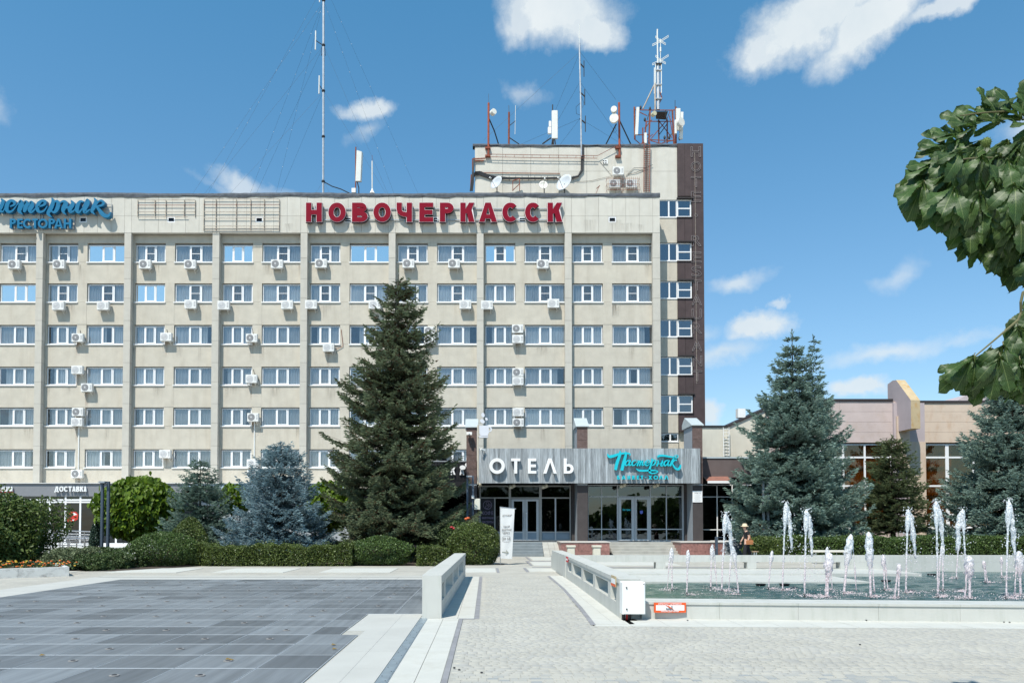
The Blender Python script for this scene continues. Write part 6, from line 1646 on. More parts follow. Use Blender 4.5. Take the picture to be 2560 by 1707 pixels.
for py in (372, 392): MB().box(P(1213, py, TY).x, P(1226, py, TY).x, TY - .22, TY - .01, P(0, py, TY).z - .08, P(0, py, TY).z + .05).build('bracket', rust, t)
t = thing('antenna_pole', P(1272, 362, AY), 'dark rusty pole with a thin side rod, second from the left on the tower roof', 'antenna pole')
pole('pole', [P(1272, 362, AY), P(1272.5, 281, AY)], .07, rust, t); pole('tip', [P(1272.5, 281, AY), P(1272, 264, AY)], .02, wire, t)
pole('side_rod', [P(1287.5, 336, AY), P(1288.8, 264, AY)], .018, antw, t); pole('arm', [P(1270, 318, AY), P(1288, 303, AY)], .025, darkmetal, t); pole('brace', [P(1274, 345, AY), P(1298, 361, AY)], .035, darkmetal, t)
t = thing('panel_antenna', P(1383, 360, AY), 'large white panel antenna in the middle of the tower roof', 'antenna')
MB().bbox(P(1379, 300, AY).x, P(1394, 300, AY).x, AY - .2, AY, P(0, 349, AY).z, P(0, 279.5, AY).z, .03).build('radome', antw, t)
MB().bbox(P(1369.5, 300, AY).x, P(1378, 300, AY).x, AY - .1, AY + .1, P(0, 335, AY).z, P(0, 319, AY).z, .02).build('radio_unit', whitepaint, t)
MB().bbox(P(1372, 300, AY).x, P(1378, 300, AY).x, AY - .1, AY + .1, P(0, 318, AY).z, P(0, 304, AY).z, .02).build('radio_unit', whitepaint, t)
pole('pole', [P(1381.5, 362, AY + .1), P(1381.5, 262, AY + .1)], .04, darkmetal, t); pole('brace', [P(1378, 345, AY), P(1356, 360, AY)], .045, darkmetal, t)
for d in (-3, 0, 3): pole('cable', [P(1384 + d, 349, AY - .1), P(1384 + d * 1.5, 361, AY - .1)], .04, darkmetal, t)
t = thing('guyed_mast', P(1452, 362, TY), 'tall grey whip mast with three side dipoles on the tower roof', 'mast')
pole('tube', [P(1453.5, 392, TY - .1), P(1452, 260, TY - .1), P(1449, 128, TY - .1), P(1448.6, 108, TY - .1)], .06, galv, t, 8); pole('whip', [P(1448.6, 108, TY - .1), P(1448, 62, TY - .1)], .022, antw, t)
for (p0, p1, j) in ((152, 192, 158), (223, 263, 230), (290, 330, 297)):
    pole('dipole', [P(1460 + (j - 158) * .025, p1, TY - .1), P(1460 + (j - 158) * .025, p0, TY - .1)], .03, darkmetal, t); pole('arm', [P(1449.5, j, TY - .1), P(1460 + (j - 158) * .025, j + 12, TY - .1)], .045, darkmetal, t)
for (qa, pb, qb, Y2) in ((130, 1385, 285, 58), (130, 1540, 250, 58), (130, 1210, 350, 60), (205, 1360, 362, 58), (205, 1560, 362, 58), (297, 1300, 362, 60), (297, 1400, 362, 58), (297, 1545, 355, 60)):
    pole('guy_wire', [P(1450, qa, TY - .1), P(pb, qb, Y2)], .008, wire, t, 3)
pole('cable', [P(1451, 258, TY - .12), P(1440, 268, TY - .12), P(1441, 285, TY - .12), P(1450, 288, TY - .12)], .014, darkmetal, t); pole('cable', [P(1452, 240, TY - .12), P(1460, 258, TY - .12), P(1456, 270, TY - .12)], .012, darkmetal, t)
t = thing('antenna_pole', P(1548, 366, TY), 'rusty pole with two stacked round dishes on the tower roof', 'antenna pole')
pole('pole', [P(1549, 394, TY - .12), P(1547.5, 257, TY - .12)], .075, rustpole, t)
for py in (372, 394): MB().box(P(1538, py, TY).x, P(1551, py, TY).x, TY - .22, TY - .01, P(0, py, TY).z - .06, P(0, py, TY).z + .08).build('bracket', rust, t)
drum('drum_dish', P(1535.5, 277.5, TY - .5), .21, .3, (-.25, -1, -.05), dishw, t); drum('drum_dish', P(1535.5, 298.5, TY - .5), .31, .2, (-.25, -1, -.05), dishw, t)
pole('brace', [P(1541, 310, TY), P(1515, 361, AY + .4)], .045, darkmetal, t); pole('brace', [P(1549, 302, TY), P(1577, 361, AY + .4)], .045, darkmetal, t)
pole('feed_loop', [P(1540, 312, TY - .3), P(1533, 322, TY - .3), P(1535, 334, TY - .3), P(1541, 328, TY - .3), P(1538, 318, TY - .3)], .012, darkmetal, t)
# steel lattice tower
t = thing('lattice_tower', P(1648, 362, AY + .6), 'rusty steel lattice frame with a white mast and cross antennas on the tower roof', 'antenna tower')
YA, YB = AY + .1, AY + 2.0
leg = lambda a, b: MB().tube([a, b], .055, 4)
for (p0, q0, p1, q1) in ((1622, 362, 1625, 276), (1685, 362, 1681, 276)):
    MB().tube([P(p0, q0, YA), P(p1, q1, YA)], .07, 4).build('leg', rust, t)
for (p0, q0, p1, q1) in ((1610, 358, 1616, 303), (1668, 358, 1668, 300), (1647, 358, 1647, 300), (1607, 362, 1607, 320)):
    MB().tube([P(p0, q0, YB), P(p1, q1, YB)], .06, 4).build('leg', rust, t)
for (p0, q0, p1, q1, Y) in ((1620, 276, 1683, 276, YA), (1612, 304, 1680, 304, YB), (1618, 300, 1624, 279, YB), (1626, 350, 1683, 352, YA), (1626, 352, 1655, 360, YA), (1585, 275, 1630, 276, YA), (1586, 338, 1624, 337, YA), (1681, 276, 1692, 275, YA),
                            (1586, 348, 1600, 360, YA), (1597, 280, 1618, 290, YB), (1645, 300, 1680, 345, YB), (1668, 300, 1625, 350, YB), (1612, 320, 1630, 300, YB), (1660, 355, 1690, 325, YA), (1655, 358, 1688, 350, YA), (1600, 362, 1632, 336, YA), (1627, 302, 1612, 322, YB), (1664, 276, 1666, 300, YA), (1676, 276, 1666, 302, YB), (1674, 290, 1682, 340, YA), (1646, 340, 1668, 310, YB)):
    MB().tube([P(p0, q0, Y), P(p1, q1, Y)], .035, 4).build('brace', rust if rng.random() < .6 else darkmetal, t)
a, b, c, d = P(1638, 279, YA), P(1670, 279, YA), P(1664, 300, YB), P(1640, 298, YB)
MB().add([a, b, c, d], [(0, 1, 2, 3)]).build('platform', mat('platform_sheet', (.02, .012, .012), .9), t)
pole('mast_tube', [P(1645.5, 275, YA), P(1645.5, 200, YA), P(1645, 163, YA)], .11, galv, t, 8)
for px, p0, p1 in ((1639, 160, 232), (1653.5, 160, 233), (1636, 170, 235)): pole('mast_rod', [P(px, p1, YA - .1), P(px, p0, YA - .1)], .035, antw, t)
pole('rusty_rod', [P(1638, 276, YA - .1), P(1637.5, 208, YA - .1)], .06, rustlight, t); pole('strut', [P(1636, 212, YA), P(1607, 273, YA)], .05, rustlight, t); pole('strut', [P(1644, 215, YA), P(1655, 246, YA), P(1650, 256, YA), P(1640, 250, YA)], .04, rust, t)
for py in (162, 177.5, 214, 249): MB().box(P(1638, py, YA).x, P(1654, py, YA).x, YA - .16, YA + .1, P(0, py, YA).z - .035, P(0, py, YA).z + .035).build('clamp', galv if py != 162 else darkmetal, t)
pole('top_rod', [P(1644.5, 162, YA), P(1643.2, 84, YA), P(1643.5, 74, YA)], .05, antw, t); pole('feed_rod', [P(1651, 160, YA), P(1651.5, 98, YA)], .025, antw, t); pole('balun', [P(1651.3, 130, YA), P(1651.3, 119, YA)], .06, antw, t)
for cy in (102, 150):
    for (dx, dy, s) in ((20, -11.5, 1), (-20, 11, 1), (13, 8.5, .9), (-12, -10, .9)):
        c = P(1651, cy, YA); e1 = P(1651 + dx, cy + dy - 1.5, YA); e2 = P(1651 + dx, cy + dy + 2.5, YA); c2 = P(1651, cy + 3.5, YA)
        MB().tube([c, e1, e2, c2], .024, 4).build('cross_element', antw, t)
pole('side_post', [P(1587, 348, YA), P(1586, 268, YA)], .06, rust, t); pole('side_post', [P(1689.5, 362, YA), P(1689.5, 268, YA)], .07, rust, t); pole('tip', [P(1687.7, 268, YA), P(1687.7, 251, YA)], .02, darkmetal, t)
for (x0p, x1p, q0, q1, sh, nm) in ((1588, 1595, 336, 268, 3.5, ''), (1690.5, 1701, 325, 271, 0, ''), (1699, 1707, 347, 280, 1.5, ''), (1611, 1617, 358, 332, 0, '')):
    A, B, C_, D = P(x0p, q0, YA - .3), P(x1p, q0, YA - .3), P(x1p + sh, q1, YA - .3), P(x0p + sh, q1, YA - .3)
    f_ = MB(); bk = [Vector((v.x, v.y + .16, v.z)) for v in (A, B, C_, D)]
    f_.add([A, B, C_, D] + bk, [(0, 1, 2, 3), (1, 5, 6, 2), (5, 4, 7, 6), (4, 0, 3, 7), (3, 2, 6, 7), (4, 5, 1, 0)]); f_.build('panel_antenna', antw, t)
drum('drum_dish', P(1631.5, 288, YA - .4), .16, .3, (.35, -1, 0), mat('dish_yellowish', (.55, .52, .36), .5), t); drum('drum_dish', P(1698.5, 308, YA - .6), .30, .22, (.5, -.85, 0), dishw, t)
MB().bbox(P(1683, 315, YA).x, P(1688, 315, YA).x, YA - .5, YA - .3, P(0, 342, YA).z, P(0, 308, YA).z, .02).build('radio_unit', antw, t); MB().bbox(P(1693, 315, YA).x, P(1699, 315, YA).x, YA - .5, YA - .3, P(0, 333, YA).z, P(0, 322, YA).z, .02).build('radio_unit', antw, t)
for k, (px, py) in enumerate(((1601.5, 270), (1625, 273), (1644, 271), (1661.5, 345), (1612, 300), (1673, 345), (1699, 347))):
    x_ = P(px, py, YA); MB().lathe(x_, [(.03, -.12), (.08, -.05), (.08, .06), (.02, .18)], 8).build('coax_coil', darkmetal, t)
# ladder on the tower face
t = thing('wall_ladder', P(1617, 480, TY), 'rusty caged ladder up the cream tower wall', 'ladder')
for px in (1609.5, 1624): pole('stringer', [P(px, 480, TY - .25), P(px + .8, 356, TY - .25)], .035, rust, t, 4)
for k in range(24): q = 365 + k * 4.9; pole('rung', [P(1610, q, TY - .25), P(1624.5, q, TY - .25)], .016, rust, t, 4)
pole('cable_bundle', [P(1615.5, 480, TY - .1), P(1616, 358, TY - .1)], .022, darkmetal, t); pole('cable_bundle', [P(1620, 480, TY - .1), P(1619, 350, TY - .1)], .018, darkmetal, t)
# cable trunk and rusty rail on the tower face
t = thing('roof_cables', P(1450, 370, TY), 'thick dark cable bundle looping across the tower wall', 'cables')
def tp(pts, r, m=darkmetal): pole('cable', [P(a, b, TY - .08 - rng.uniform(0, .06)) for a, b in pts], r, m, t, 5)
for k in range(6):
    d = k * 1.6 - 4; tp([(1456 + d * .6, 362), (1456 + d * .7, 395), (1455 + d * .6, 425), (1445, 441 + d * .4), (1430, 444.5 + d * .4), (1350, 446 + d * .35), (1270, 446 + d * .45), (1225, 443 + d), (1200, 433 + d * 1.1), (1188, 434 + d), (1181, 445 + d), (1179, 470)], .03 + .008 * (k % 2))
for k in range(14): tp([(1225 + 16 * k, 440), (1225 + 16 * k, 452)], .015)
t = thing('rusty_rail', P(1350, 388, TY), 'thin rusty double rail fixed along the upper tower wall', 'rail')
for pts in (((1225, 386), (1350, 388), (1494, 389.5)), ((1225, 392.5), (1350, 395), (1493, 396)), ((1494, 389.5), (1547, 362))): pole('rail', [P(a, b, TY - .2) for a, b in pts], .02, rust, t, 4)
for k in range(12): a = 1242 + k * 22; pole('tie', [P(a, 386 + k * .3, TY - .2), P(a, 393 + k * .3, TY - .2)], .014, rust, t, 4)
pole('shelf', [P(1187, 432, TY - .06), P(1400, 434, TY - .06)], .03, rust, t, 4)
# left edge frame
t = thing('cable_ladder', P(1181, 400, TY), 'rusty bracket frame with black cables on the left edge of the tower', 'frame')
for pts in (((1181, 398), (1181, 438)), ((1181, 398), (1213, 396)), ((1186, 402), (1210, 402)), ((1178, 437), (1176, 478))): pole('bar', [P(a, b, TY - .1) for a, b in pts], .045, rust, t, 4)
for k in range(4): pole('cable', [P(1184 + k, 395, TY - .1), P(1181 + k, 430, TY - .15), P(1178 + k * 2, 455, TY - .15), P(1175 + k * 2, 478, TY - .15)], .03, darkmetal, t, 5)
t = thing('junction_box', P(1511, 406, TY), 'small white four-hole plate on the tower wall', 'junction box')
MB().box(P(1505.5, 0, TY).x, P(1517.5, 0, TY).x, TY - .06, TY - .005, P(0, 411, TY).z, P(0, 400.5, TY).z).build('plate', whitepaint, t)
for a in (1509, 1514.5):
    for b in (403, 408.3): MB().cyl(P(a, b, TY - .06), P(a, b, TY - .075), .055, n=10).build('hole', darkmetal, t)
# dishes on the slab roof
DY = 54.9
for i, (px, py, rw, rh, dirx, m_, lab) in enumerate(((1240.5, 456, 11.5, 18, -.72, dishm, 'grey satellite dish on the slab roof, leftmost of three'), (1358.5, 462, 11, 11, .05, dishw, 'small cream satellite dish with a rust patch between two grey ones'), (1409.5, 456, 14, 23, -.72, dishm, 'largest grey satellite dish on the slab roof, below the red letter С'))):
    t = thing('satellite_dish', P(px, 482, DY), lab, 'satellite dish', 'satellite dishes on the roof')
    d = dish('reflector', P(px, py, DY), rh / 36.3 * 1.0, (dirx * -1.0 if False else dirx, -.8, .35) if i != 1 else (.05, -1, .2), m_, t, .25)
    c = P(px, py, DY); pole('post', [P(px + 2, 484, DY + .2), P(px + 2, py + 4, DY + .15)], .035, darkmetal, t)
    q = Vector((dirx if i != 1 else .05, -.8, .2)).normalized()
    pole('feed_arm', [c + Vector((0, 0, -rh / 36.3 * .9)), c + q * .6], .018, darkmetal, t, 4); MB().cyl(c + q * .55, c + q * .7, .05, n=8).build('receiver', acwhite, t)
pole_ = MB()
for a, b, c, d in ((1282, 478, 1282, 452), (1299, 478, 1299, 447), (1282, 452, 1299, 447), (1282, 476, 1299, 460)): pole_.tube([P(a, b, DY + .3), P(c, d, DY + .3)], .035, 4)
tag(pole_.build('roof_frame', rust), 'small rusty frame standing on the roof between two dishes', 'frame')
m = MB().tube([P(1490, 484, DY), P(1496, 470, DY), P(1498, 466, DY)], .02, 4).tube([P(1491, 472, DY), P(1500, 464, DY)], .03, 4)
tag(m.build('roof_antenna', rust), 'tiny bent antenna on the slab roof right of the dishes', 'antenna')
m = MB().tube([P(1500, 405, TY - .03), P(1530, 440, TY - .04), P(1480, 452, TY - .04), P(1440, 455, TY - .04)], .012, 4).tube([P(1565, 440, TY - .04), P(1585, 420, TY - .05), P(1612, 420, TY - .1)], .015, 4).tube([P(1570, 436, TY - .04), P(1590, 432, TY - .05), P(1632, 412, TY - .1)], .015, 4)
tag(m.build('loose_cable', darkmetal), 'loose thin cables strung across the tower wall near the units', 'cable')
# ================================================================== VEGETATION
def needle_mat(name, c1, c2, c3):
    m = mat(name, c1, .75, attr='tone', col2=c2, transl=.15, spec=.25, extra=None)
    return m
def unit(v): return v / np.maximum(np.linalg.norm(v, axis=1, keepdims=True), 1e-6)
def diamonds(P0, D, L, Wd, r, planes=2, curl=0.0, flat=False):
    """leaf-like quads: base P0, direction D, length L, width Wd"""
    n = len(P0); V = []; F_ = []
    rv = unit(r.normal(size=(n, 3)))
    if flat: rv = unit(rv * .55 + np.array([-.1, -.35, 1.0]))
    s = unit(np.cross(D, rv))
    for k in range(planes):
        if k: s = unit(np.cross(D, s))
        mid = P0 + D * (L * .45)[:, None]
        q = np.stack([P0, mid + s * (Wd * .5)[:, None], P0 + D * L[:, None], mid - s * (Wd * .5)[:, None]], 1)
        if curl: q[:, 2, 2] -= L * curl
        V.append(q.reshape(-1, 3))
    V = np.concatenate(V); F_ = np.arange(len(V), dtype=np.int32).reshape(-1, 4)
    return V, F_
def spruce(name, base, H, Rm, seed, m, label, cat='spruce', z0=.25, dens=1.0, prof=.8, droop=.28, tuft=.15, tops=None, sparse=0.0, lean=0.0, gap=.30, ragged=.25, brown=None, trunk_r=None, twigw=.34, clump_cut=-.8, thin=0):
    r = np.random.RandomState(seed); bx_, by_ = base
    t = thing(name, (bx_, by_, 0), label, cat)
    tr = trunk_r or H * .014
    axes = [(0.0, 0.0, H, 1.0)] + (tops or [])
    PP, DD, TT_ = [], [], []
    br = MB()
    MB().tube([(bx_, by_, -.05), (bx_ + lean * .4, by_, H * .5), (bx_ + lean, by_, H * .99)], tr * 1.25, 8, .012).build('trunk', bark, t)
    for (ox, oz, HH, scale) in axes:
        z = z0 if scale == 1.0 else HH * .74
        while z < HH * .985:
            u = (z - 0) / HH
            rad = Rm * scale * (1 - u) ** prof * (1.0 if u > .12 else .86 + u) + .10
            
            if thin: rad *= 1 - thin * min(1, max(0, (u - .68) / .25))
            nb = max(5, int(5 + 3.6 * rad)) 
            ph = r.rand() * 6.28
            clump = r.rand(nb)
            for b in range(nb):
                if r.rand() < sparse: continue
                a = ph + 6.283 * b / nb + r.normal() * .16
                L = rad * (1 - ragged * r.rand() ** 1.3 + (ragged * .5 if r.rand() < .12 else 0))
                nS = max(4, int(L / .075 * dens))
                s = (np.arange(nS) + r.rand(nS)) / nS
                up = .30 if u > .8 else (.16 if u > .5 else -.02)
                dz = L * (up * s - droop * np.sin(s * 2.2) * .8 + .22 * s ** 2.4)
                zb = z + r.normal() * .08
                ca, sa = math.cos(a), math.sin(a)
                cx = bx_ + ox + lean * (z / H)
                wtw = (twigw * L * (1.0 - s) ** .75 * np.minimum(1, .35 + 2 * s) + .13)
                for side in (-1, 1):
                    m_t = np.maximum(1, (wtw / .062 * dens).astype(int))
                    idx = np.repeat(np.arange(nS), m_t)
                    f = r.rand(len(idx))
                    lat = f * wtw[idx] * side
                    fwd = f * wtw[idx] * .55
                    rr_ = s[idx] * L + fwd * .8
                    x = cx + ca * rr_ - sa * lat; y = by_ + sa * rr_ + ca * lat
                    zz = zb + dz[idx] - .22 * f * wtw[idx] + r.normal(size=len(idx)) * .022
                    PP.append(np.stack([x, y, zz], 1))
                    d = np.stack([ca * .75 - sa * side * .75 + r.normal(size=len(idx)) * .35, sa * .75 + ca * side * .75 + r.normal(size=len(idx)) * .35, .16 + r.normal(size=len(idx)) * .24], 1)
                    DD.append(unit(d))
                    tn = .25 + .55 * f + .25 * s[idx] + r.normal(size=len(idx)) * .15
                    if brown is not None: tn = np.where((r.rand(len(idx)) < brown * (1 - f) * (1.2 - s[idx])), 2.0, tn)
                    TT_.append(tn)
                if L > .5 and b % 2 == 0:
                    br.tube([(cx, by_, zb), (cx + ca * L * .5, by_ + sa * L * .5, zb + L * (up * .5 - droop * .71)), (cx + ca * L * .92, by_ + sa * L * .92, zb + L * (up * .92 - droop * .72 + .18))], .012 + .008 * L, 4, .006)
            z += gap * (1.15 - .5 * u) * (.8 + .4 * r.rand())
        # leader
        k = np.linspace(.93, 1.0, 26); PP.append(np.stack([np.full(26, bx_ + ox + lean * (HH / H)), np.full(26, by_), HH * k], 1)); dd = r.normal(size=(26, 3)) * .5; dd[:, 2] = abs(dd[:, 2]) + .5; DD.append(unit(dd)); TT_.append(np.full(26, .5))
    P_ = np.concatenate(PP); D_ = np.concatenate(DD); T_ = np.concatenate(TT_)
    w1 = lambda k, s_: sum(np.sin(P_ @ (np.random.RandomState(seed * 7 + s_ + q).normal(size=3) * k) + q * 2.1) for q in range(5)) / 2.2
    keep = w1(5.5, 0) + .6 * w1(11, 50) + .55 * r.normal(size=len(P_)) > clump_cut
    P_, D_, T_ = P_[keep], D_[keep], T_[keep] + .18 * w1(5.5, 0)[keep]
    n = len(P_); L_ = tuft * (.7 + .6 * r.rand(n)); W_ = tuft * (.20 + .14 * r.rand(n))
    V, F_ = diamonds(P_, D_, L_, W_, r, 2, 0.0, True)
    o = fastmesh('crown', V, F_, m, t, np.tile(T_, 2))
    if br.v: br.build('branches', bark, t)
    return t
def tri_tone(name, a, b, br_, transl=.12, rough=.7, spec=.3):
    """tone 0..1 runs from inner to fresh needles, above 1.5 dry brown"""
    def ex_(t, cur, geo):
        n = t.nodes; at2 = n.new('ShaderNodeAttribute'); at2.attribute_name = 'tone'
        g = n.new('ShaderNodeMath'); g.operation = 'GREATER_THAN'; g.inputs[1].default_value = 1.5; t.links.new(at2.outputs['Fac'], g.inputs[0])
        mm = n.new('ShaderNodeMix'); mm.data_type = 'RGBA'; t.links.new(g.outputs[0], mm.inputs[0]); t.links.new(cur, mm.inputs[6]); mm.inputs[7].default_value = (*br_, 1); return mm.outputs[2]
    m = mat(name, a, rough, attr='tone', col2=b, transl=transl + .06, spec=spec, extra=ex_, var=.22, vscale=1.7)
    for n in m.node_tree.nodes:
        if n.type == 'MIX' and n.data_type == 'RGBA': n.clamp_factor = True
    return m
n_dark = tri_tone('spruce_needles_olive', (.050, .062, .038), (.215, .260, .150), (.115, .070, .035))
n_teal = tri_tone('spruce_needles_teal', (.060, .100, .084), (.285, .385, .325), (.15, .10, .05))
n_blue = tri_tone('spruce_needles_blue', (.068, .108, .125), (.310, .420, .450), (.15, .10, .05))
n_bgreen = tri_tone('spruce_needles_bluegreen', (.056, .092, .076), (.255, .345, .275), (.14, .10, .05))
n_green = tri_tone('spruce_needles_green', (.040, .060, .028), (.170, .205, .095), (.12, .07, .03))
def bpos(px, Y): return ((px - CX) / F * Y, Y)
def hgt(py, Y): return at(CX, py, Y)[1]
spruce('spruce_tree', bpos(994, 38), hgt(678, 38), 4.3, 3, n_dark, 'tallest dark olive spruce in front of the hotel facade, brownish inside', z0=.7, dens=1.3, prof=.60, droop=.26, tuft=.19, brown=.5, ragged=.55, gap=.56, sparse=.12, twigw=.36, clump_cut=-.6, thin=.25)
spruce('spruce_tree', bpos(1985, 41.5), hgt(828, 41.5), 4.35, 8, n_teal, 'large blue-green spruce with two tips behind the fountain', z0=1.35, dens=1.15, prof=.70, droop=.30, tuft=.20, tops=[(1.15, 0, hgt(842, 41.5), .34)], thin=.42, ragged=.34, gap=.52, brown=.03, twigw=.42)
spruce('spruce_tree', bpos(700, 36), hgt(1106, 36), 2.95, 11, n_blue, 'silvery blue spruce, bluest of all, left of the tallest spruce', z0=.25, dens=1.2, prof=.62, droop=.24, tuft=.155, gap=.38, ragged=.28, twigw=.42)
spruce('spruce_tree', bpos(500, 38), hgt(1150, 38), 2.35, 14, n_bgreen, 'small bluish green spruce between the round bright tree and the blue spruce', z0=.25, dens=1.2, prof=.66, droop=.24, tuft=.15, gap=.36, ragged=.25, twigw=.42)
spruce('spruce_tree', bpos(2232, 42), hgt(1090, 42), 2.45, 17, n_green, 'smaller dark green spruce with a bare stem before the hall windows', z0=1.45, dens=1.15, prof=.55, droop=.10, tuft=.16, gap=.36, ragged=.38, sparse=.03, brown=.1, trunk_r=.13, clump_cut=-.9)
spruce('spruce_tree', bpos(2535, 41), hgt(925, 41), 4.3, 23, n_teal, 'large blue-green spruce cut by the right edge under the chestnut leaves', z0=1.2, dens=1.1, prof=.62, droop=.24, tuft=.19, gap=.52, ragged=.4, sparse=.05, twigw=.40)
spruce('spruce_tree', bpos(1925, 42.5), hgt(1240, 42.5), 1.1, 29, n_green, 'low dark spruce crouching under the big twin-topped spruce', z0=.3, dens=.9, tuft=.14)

def leaves_on(name, pts, nrm, size, r, m, parent, tone=None, planes=1, spread=.8, aspect=.62, down=0.0, kind=None):
    n = len(pts); d = nrm * .35 + r.normal(size=(n, 3)) * spread; d[:, 2] -= down; D = unit(d)
    if size > .1:
        L = size * (.65 + .7 * r.rand(n)); P0 = pts - D * (L * .4)[:, None]; s = unit(np.cross(D, unit(nrm * .8 + r.normal(size=(n, 3)) * .6))); up = unit(np.cross(s, D)); w = L * aspect
        f = lambda u, v, k: P0 + D * (L * u)[:, None] + s * (w * v)[:, None] + up * (L * k)[:, None]
        q1 = np.stack([f(0, 0, 0), f(.22, .46, .07), f(.62, .40, .06), f(1, 0, -.16)], 1); q2 = np.stack([f(0, 0, 0), f(1, 0, -.16), f(.62, -.40, .06), f(.22, -.46, .07)], 1)
        V = np.concatenate([q1.reshape(-1, 3), q2.reshape(-1, 3)]); F_ = np.arange(len(V), dtype=np.int32).reshape(-1, 4); T = r.rand(n) if tone is None else tone
        o = fastmesh(name, V, F_, m, parent, np.tile(T, 2))
        if kind: o['kind'] = kind
        return o
    L = size * (.65 + .7 * r.rand(n)); V, F_ = diamonds(pts - D * (L * .4)[:, None], D, L, L * aspect, r, planes, curl=.15)
    T = r.rand(n) if tone is None else tone
    o = fastmesh(name, V, F_, m, parent, np.tile(T, planes))
    if kind: o['kind'] = kind
    return o
def lump(r, dirs, seed, amp=.16, freq=3.0):
    """smooth uneven radius over directions"""
    rs = np.random.RandomState(seed); v = np.ones(len(dirs))
    for k in range(7):
        w = rs.normal(size=3) * freq; v += amp * .42 * np.sin(dirs @ w + rs.rand() * 6.28)
    return v
def shrub(name, c, rx, ry, rz, label, m, seed, n=6000, size=.07, cat='shrub', zc=None, amp=.16, freq=3.0, group=None, core=True, down=0, shape=None, depth=.22, aspect=.62, zbot=0.0, spread=.8):
    r = np.random.RandomState(seed); t = thing(name, (c[0], c[1], 0), label, cat, group)
    d = unit(r.normal(size=(n, 3))); k = lump(r, d, seed, amp, freq) * (1 - depth * r.rand(n) ** 1.5)
    zc = rz * .9 if zc is None else zc
    sh = r.rand(n) < .035; k[sh] *= 1 + .13 * r.rand(sh.sum())
    dd = d * k[:, None] * np.array([rx, ry, rz])
    if shape == 'box': q = np.abs(dd) / np.array([rx, ry, rz]); dd = dd / np.maximum(q.max(1), .3)[:, None] * .85
    if shape == 'cone': h = (dd[:, 2] / rz + 1) / 2; dd[:, :2] *= (1.15 - .62 * np.clip(h, 0, 1) ** 1.2)[:, None]
    p = dd + np.array([c[0], c[1], zc]); ok = p[:, 2] > zbot + .02; p, d = p[ok], d[ok]
    leaves_on('foliage', p, d, size, r, m, t, down=down, aspect=aspect, spread=spread)
    mb = MB()
    for i in range(9): 
        a = i * .7 + seed; mb.tube([(c[0] + .05 * math.cos(a), c[1] + .05 * math.sin(a), 0), (c[0] + rx * .35 * math.cos(a), c[1] + ry * .35 * math.sin(a), zc), (c[0] + rx * .6 * math.cos(a + .3), c[1] + ry * .6 * math.sin(a + .3), zc + rz * .45)], .03 * max(1, rx), 5, .008)
    mb.build('stems', bark, t)
    return t
hedge_m = tri_tone('box_leaves', (.034, .060, .014), (.150, .195, .044), (.08, .05, .02), .18, .5, .5)
hedge2_m = tri_tone('privet_leaves', (.030, .060, .016), (.115, .180, .042), (.08, .05, .02), .18, .5, .5)
grey_m = tri_tone('grey_green_leaves', (.06, .085, .035), (.23, .27, .15), (.1, .07, .03), .2)
catal = tri_tone('catalpa_leaves', (.060, .115, .008), (.17, .26, .022), (.1, .07, .03), .3, .5, .4)
bushd = tri_tone('bush_leaves', (.040, .078, .015), (.155, .205, .055), (.1, .07, .03), .25, .5, .4)
rosem = tri_tone('rose_leaves', (.035, .065, .02), (.12, .17, .06), (.1, .07, .03), .2, .5, .4)
thujam = tri_tone('thuja_leaves', (.02, .045, .03), (.06, .10, .07), (.1, .07, .03))
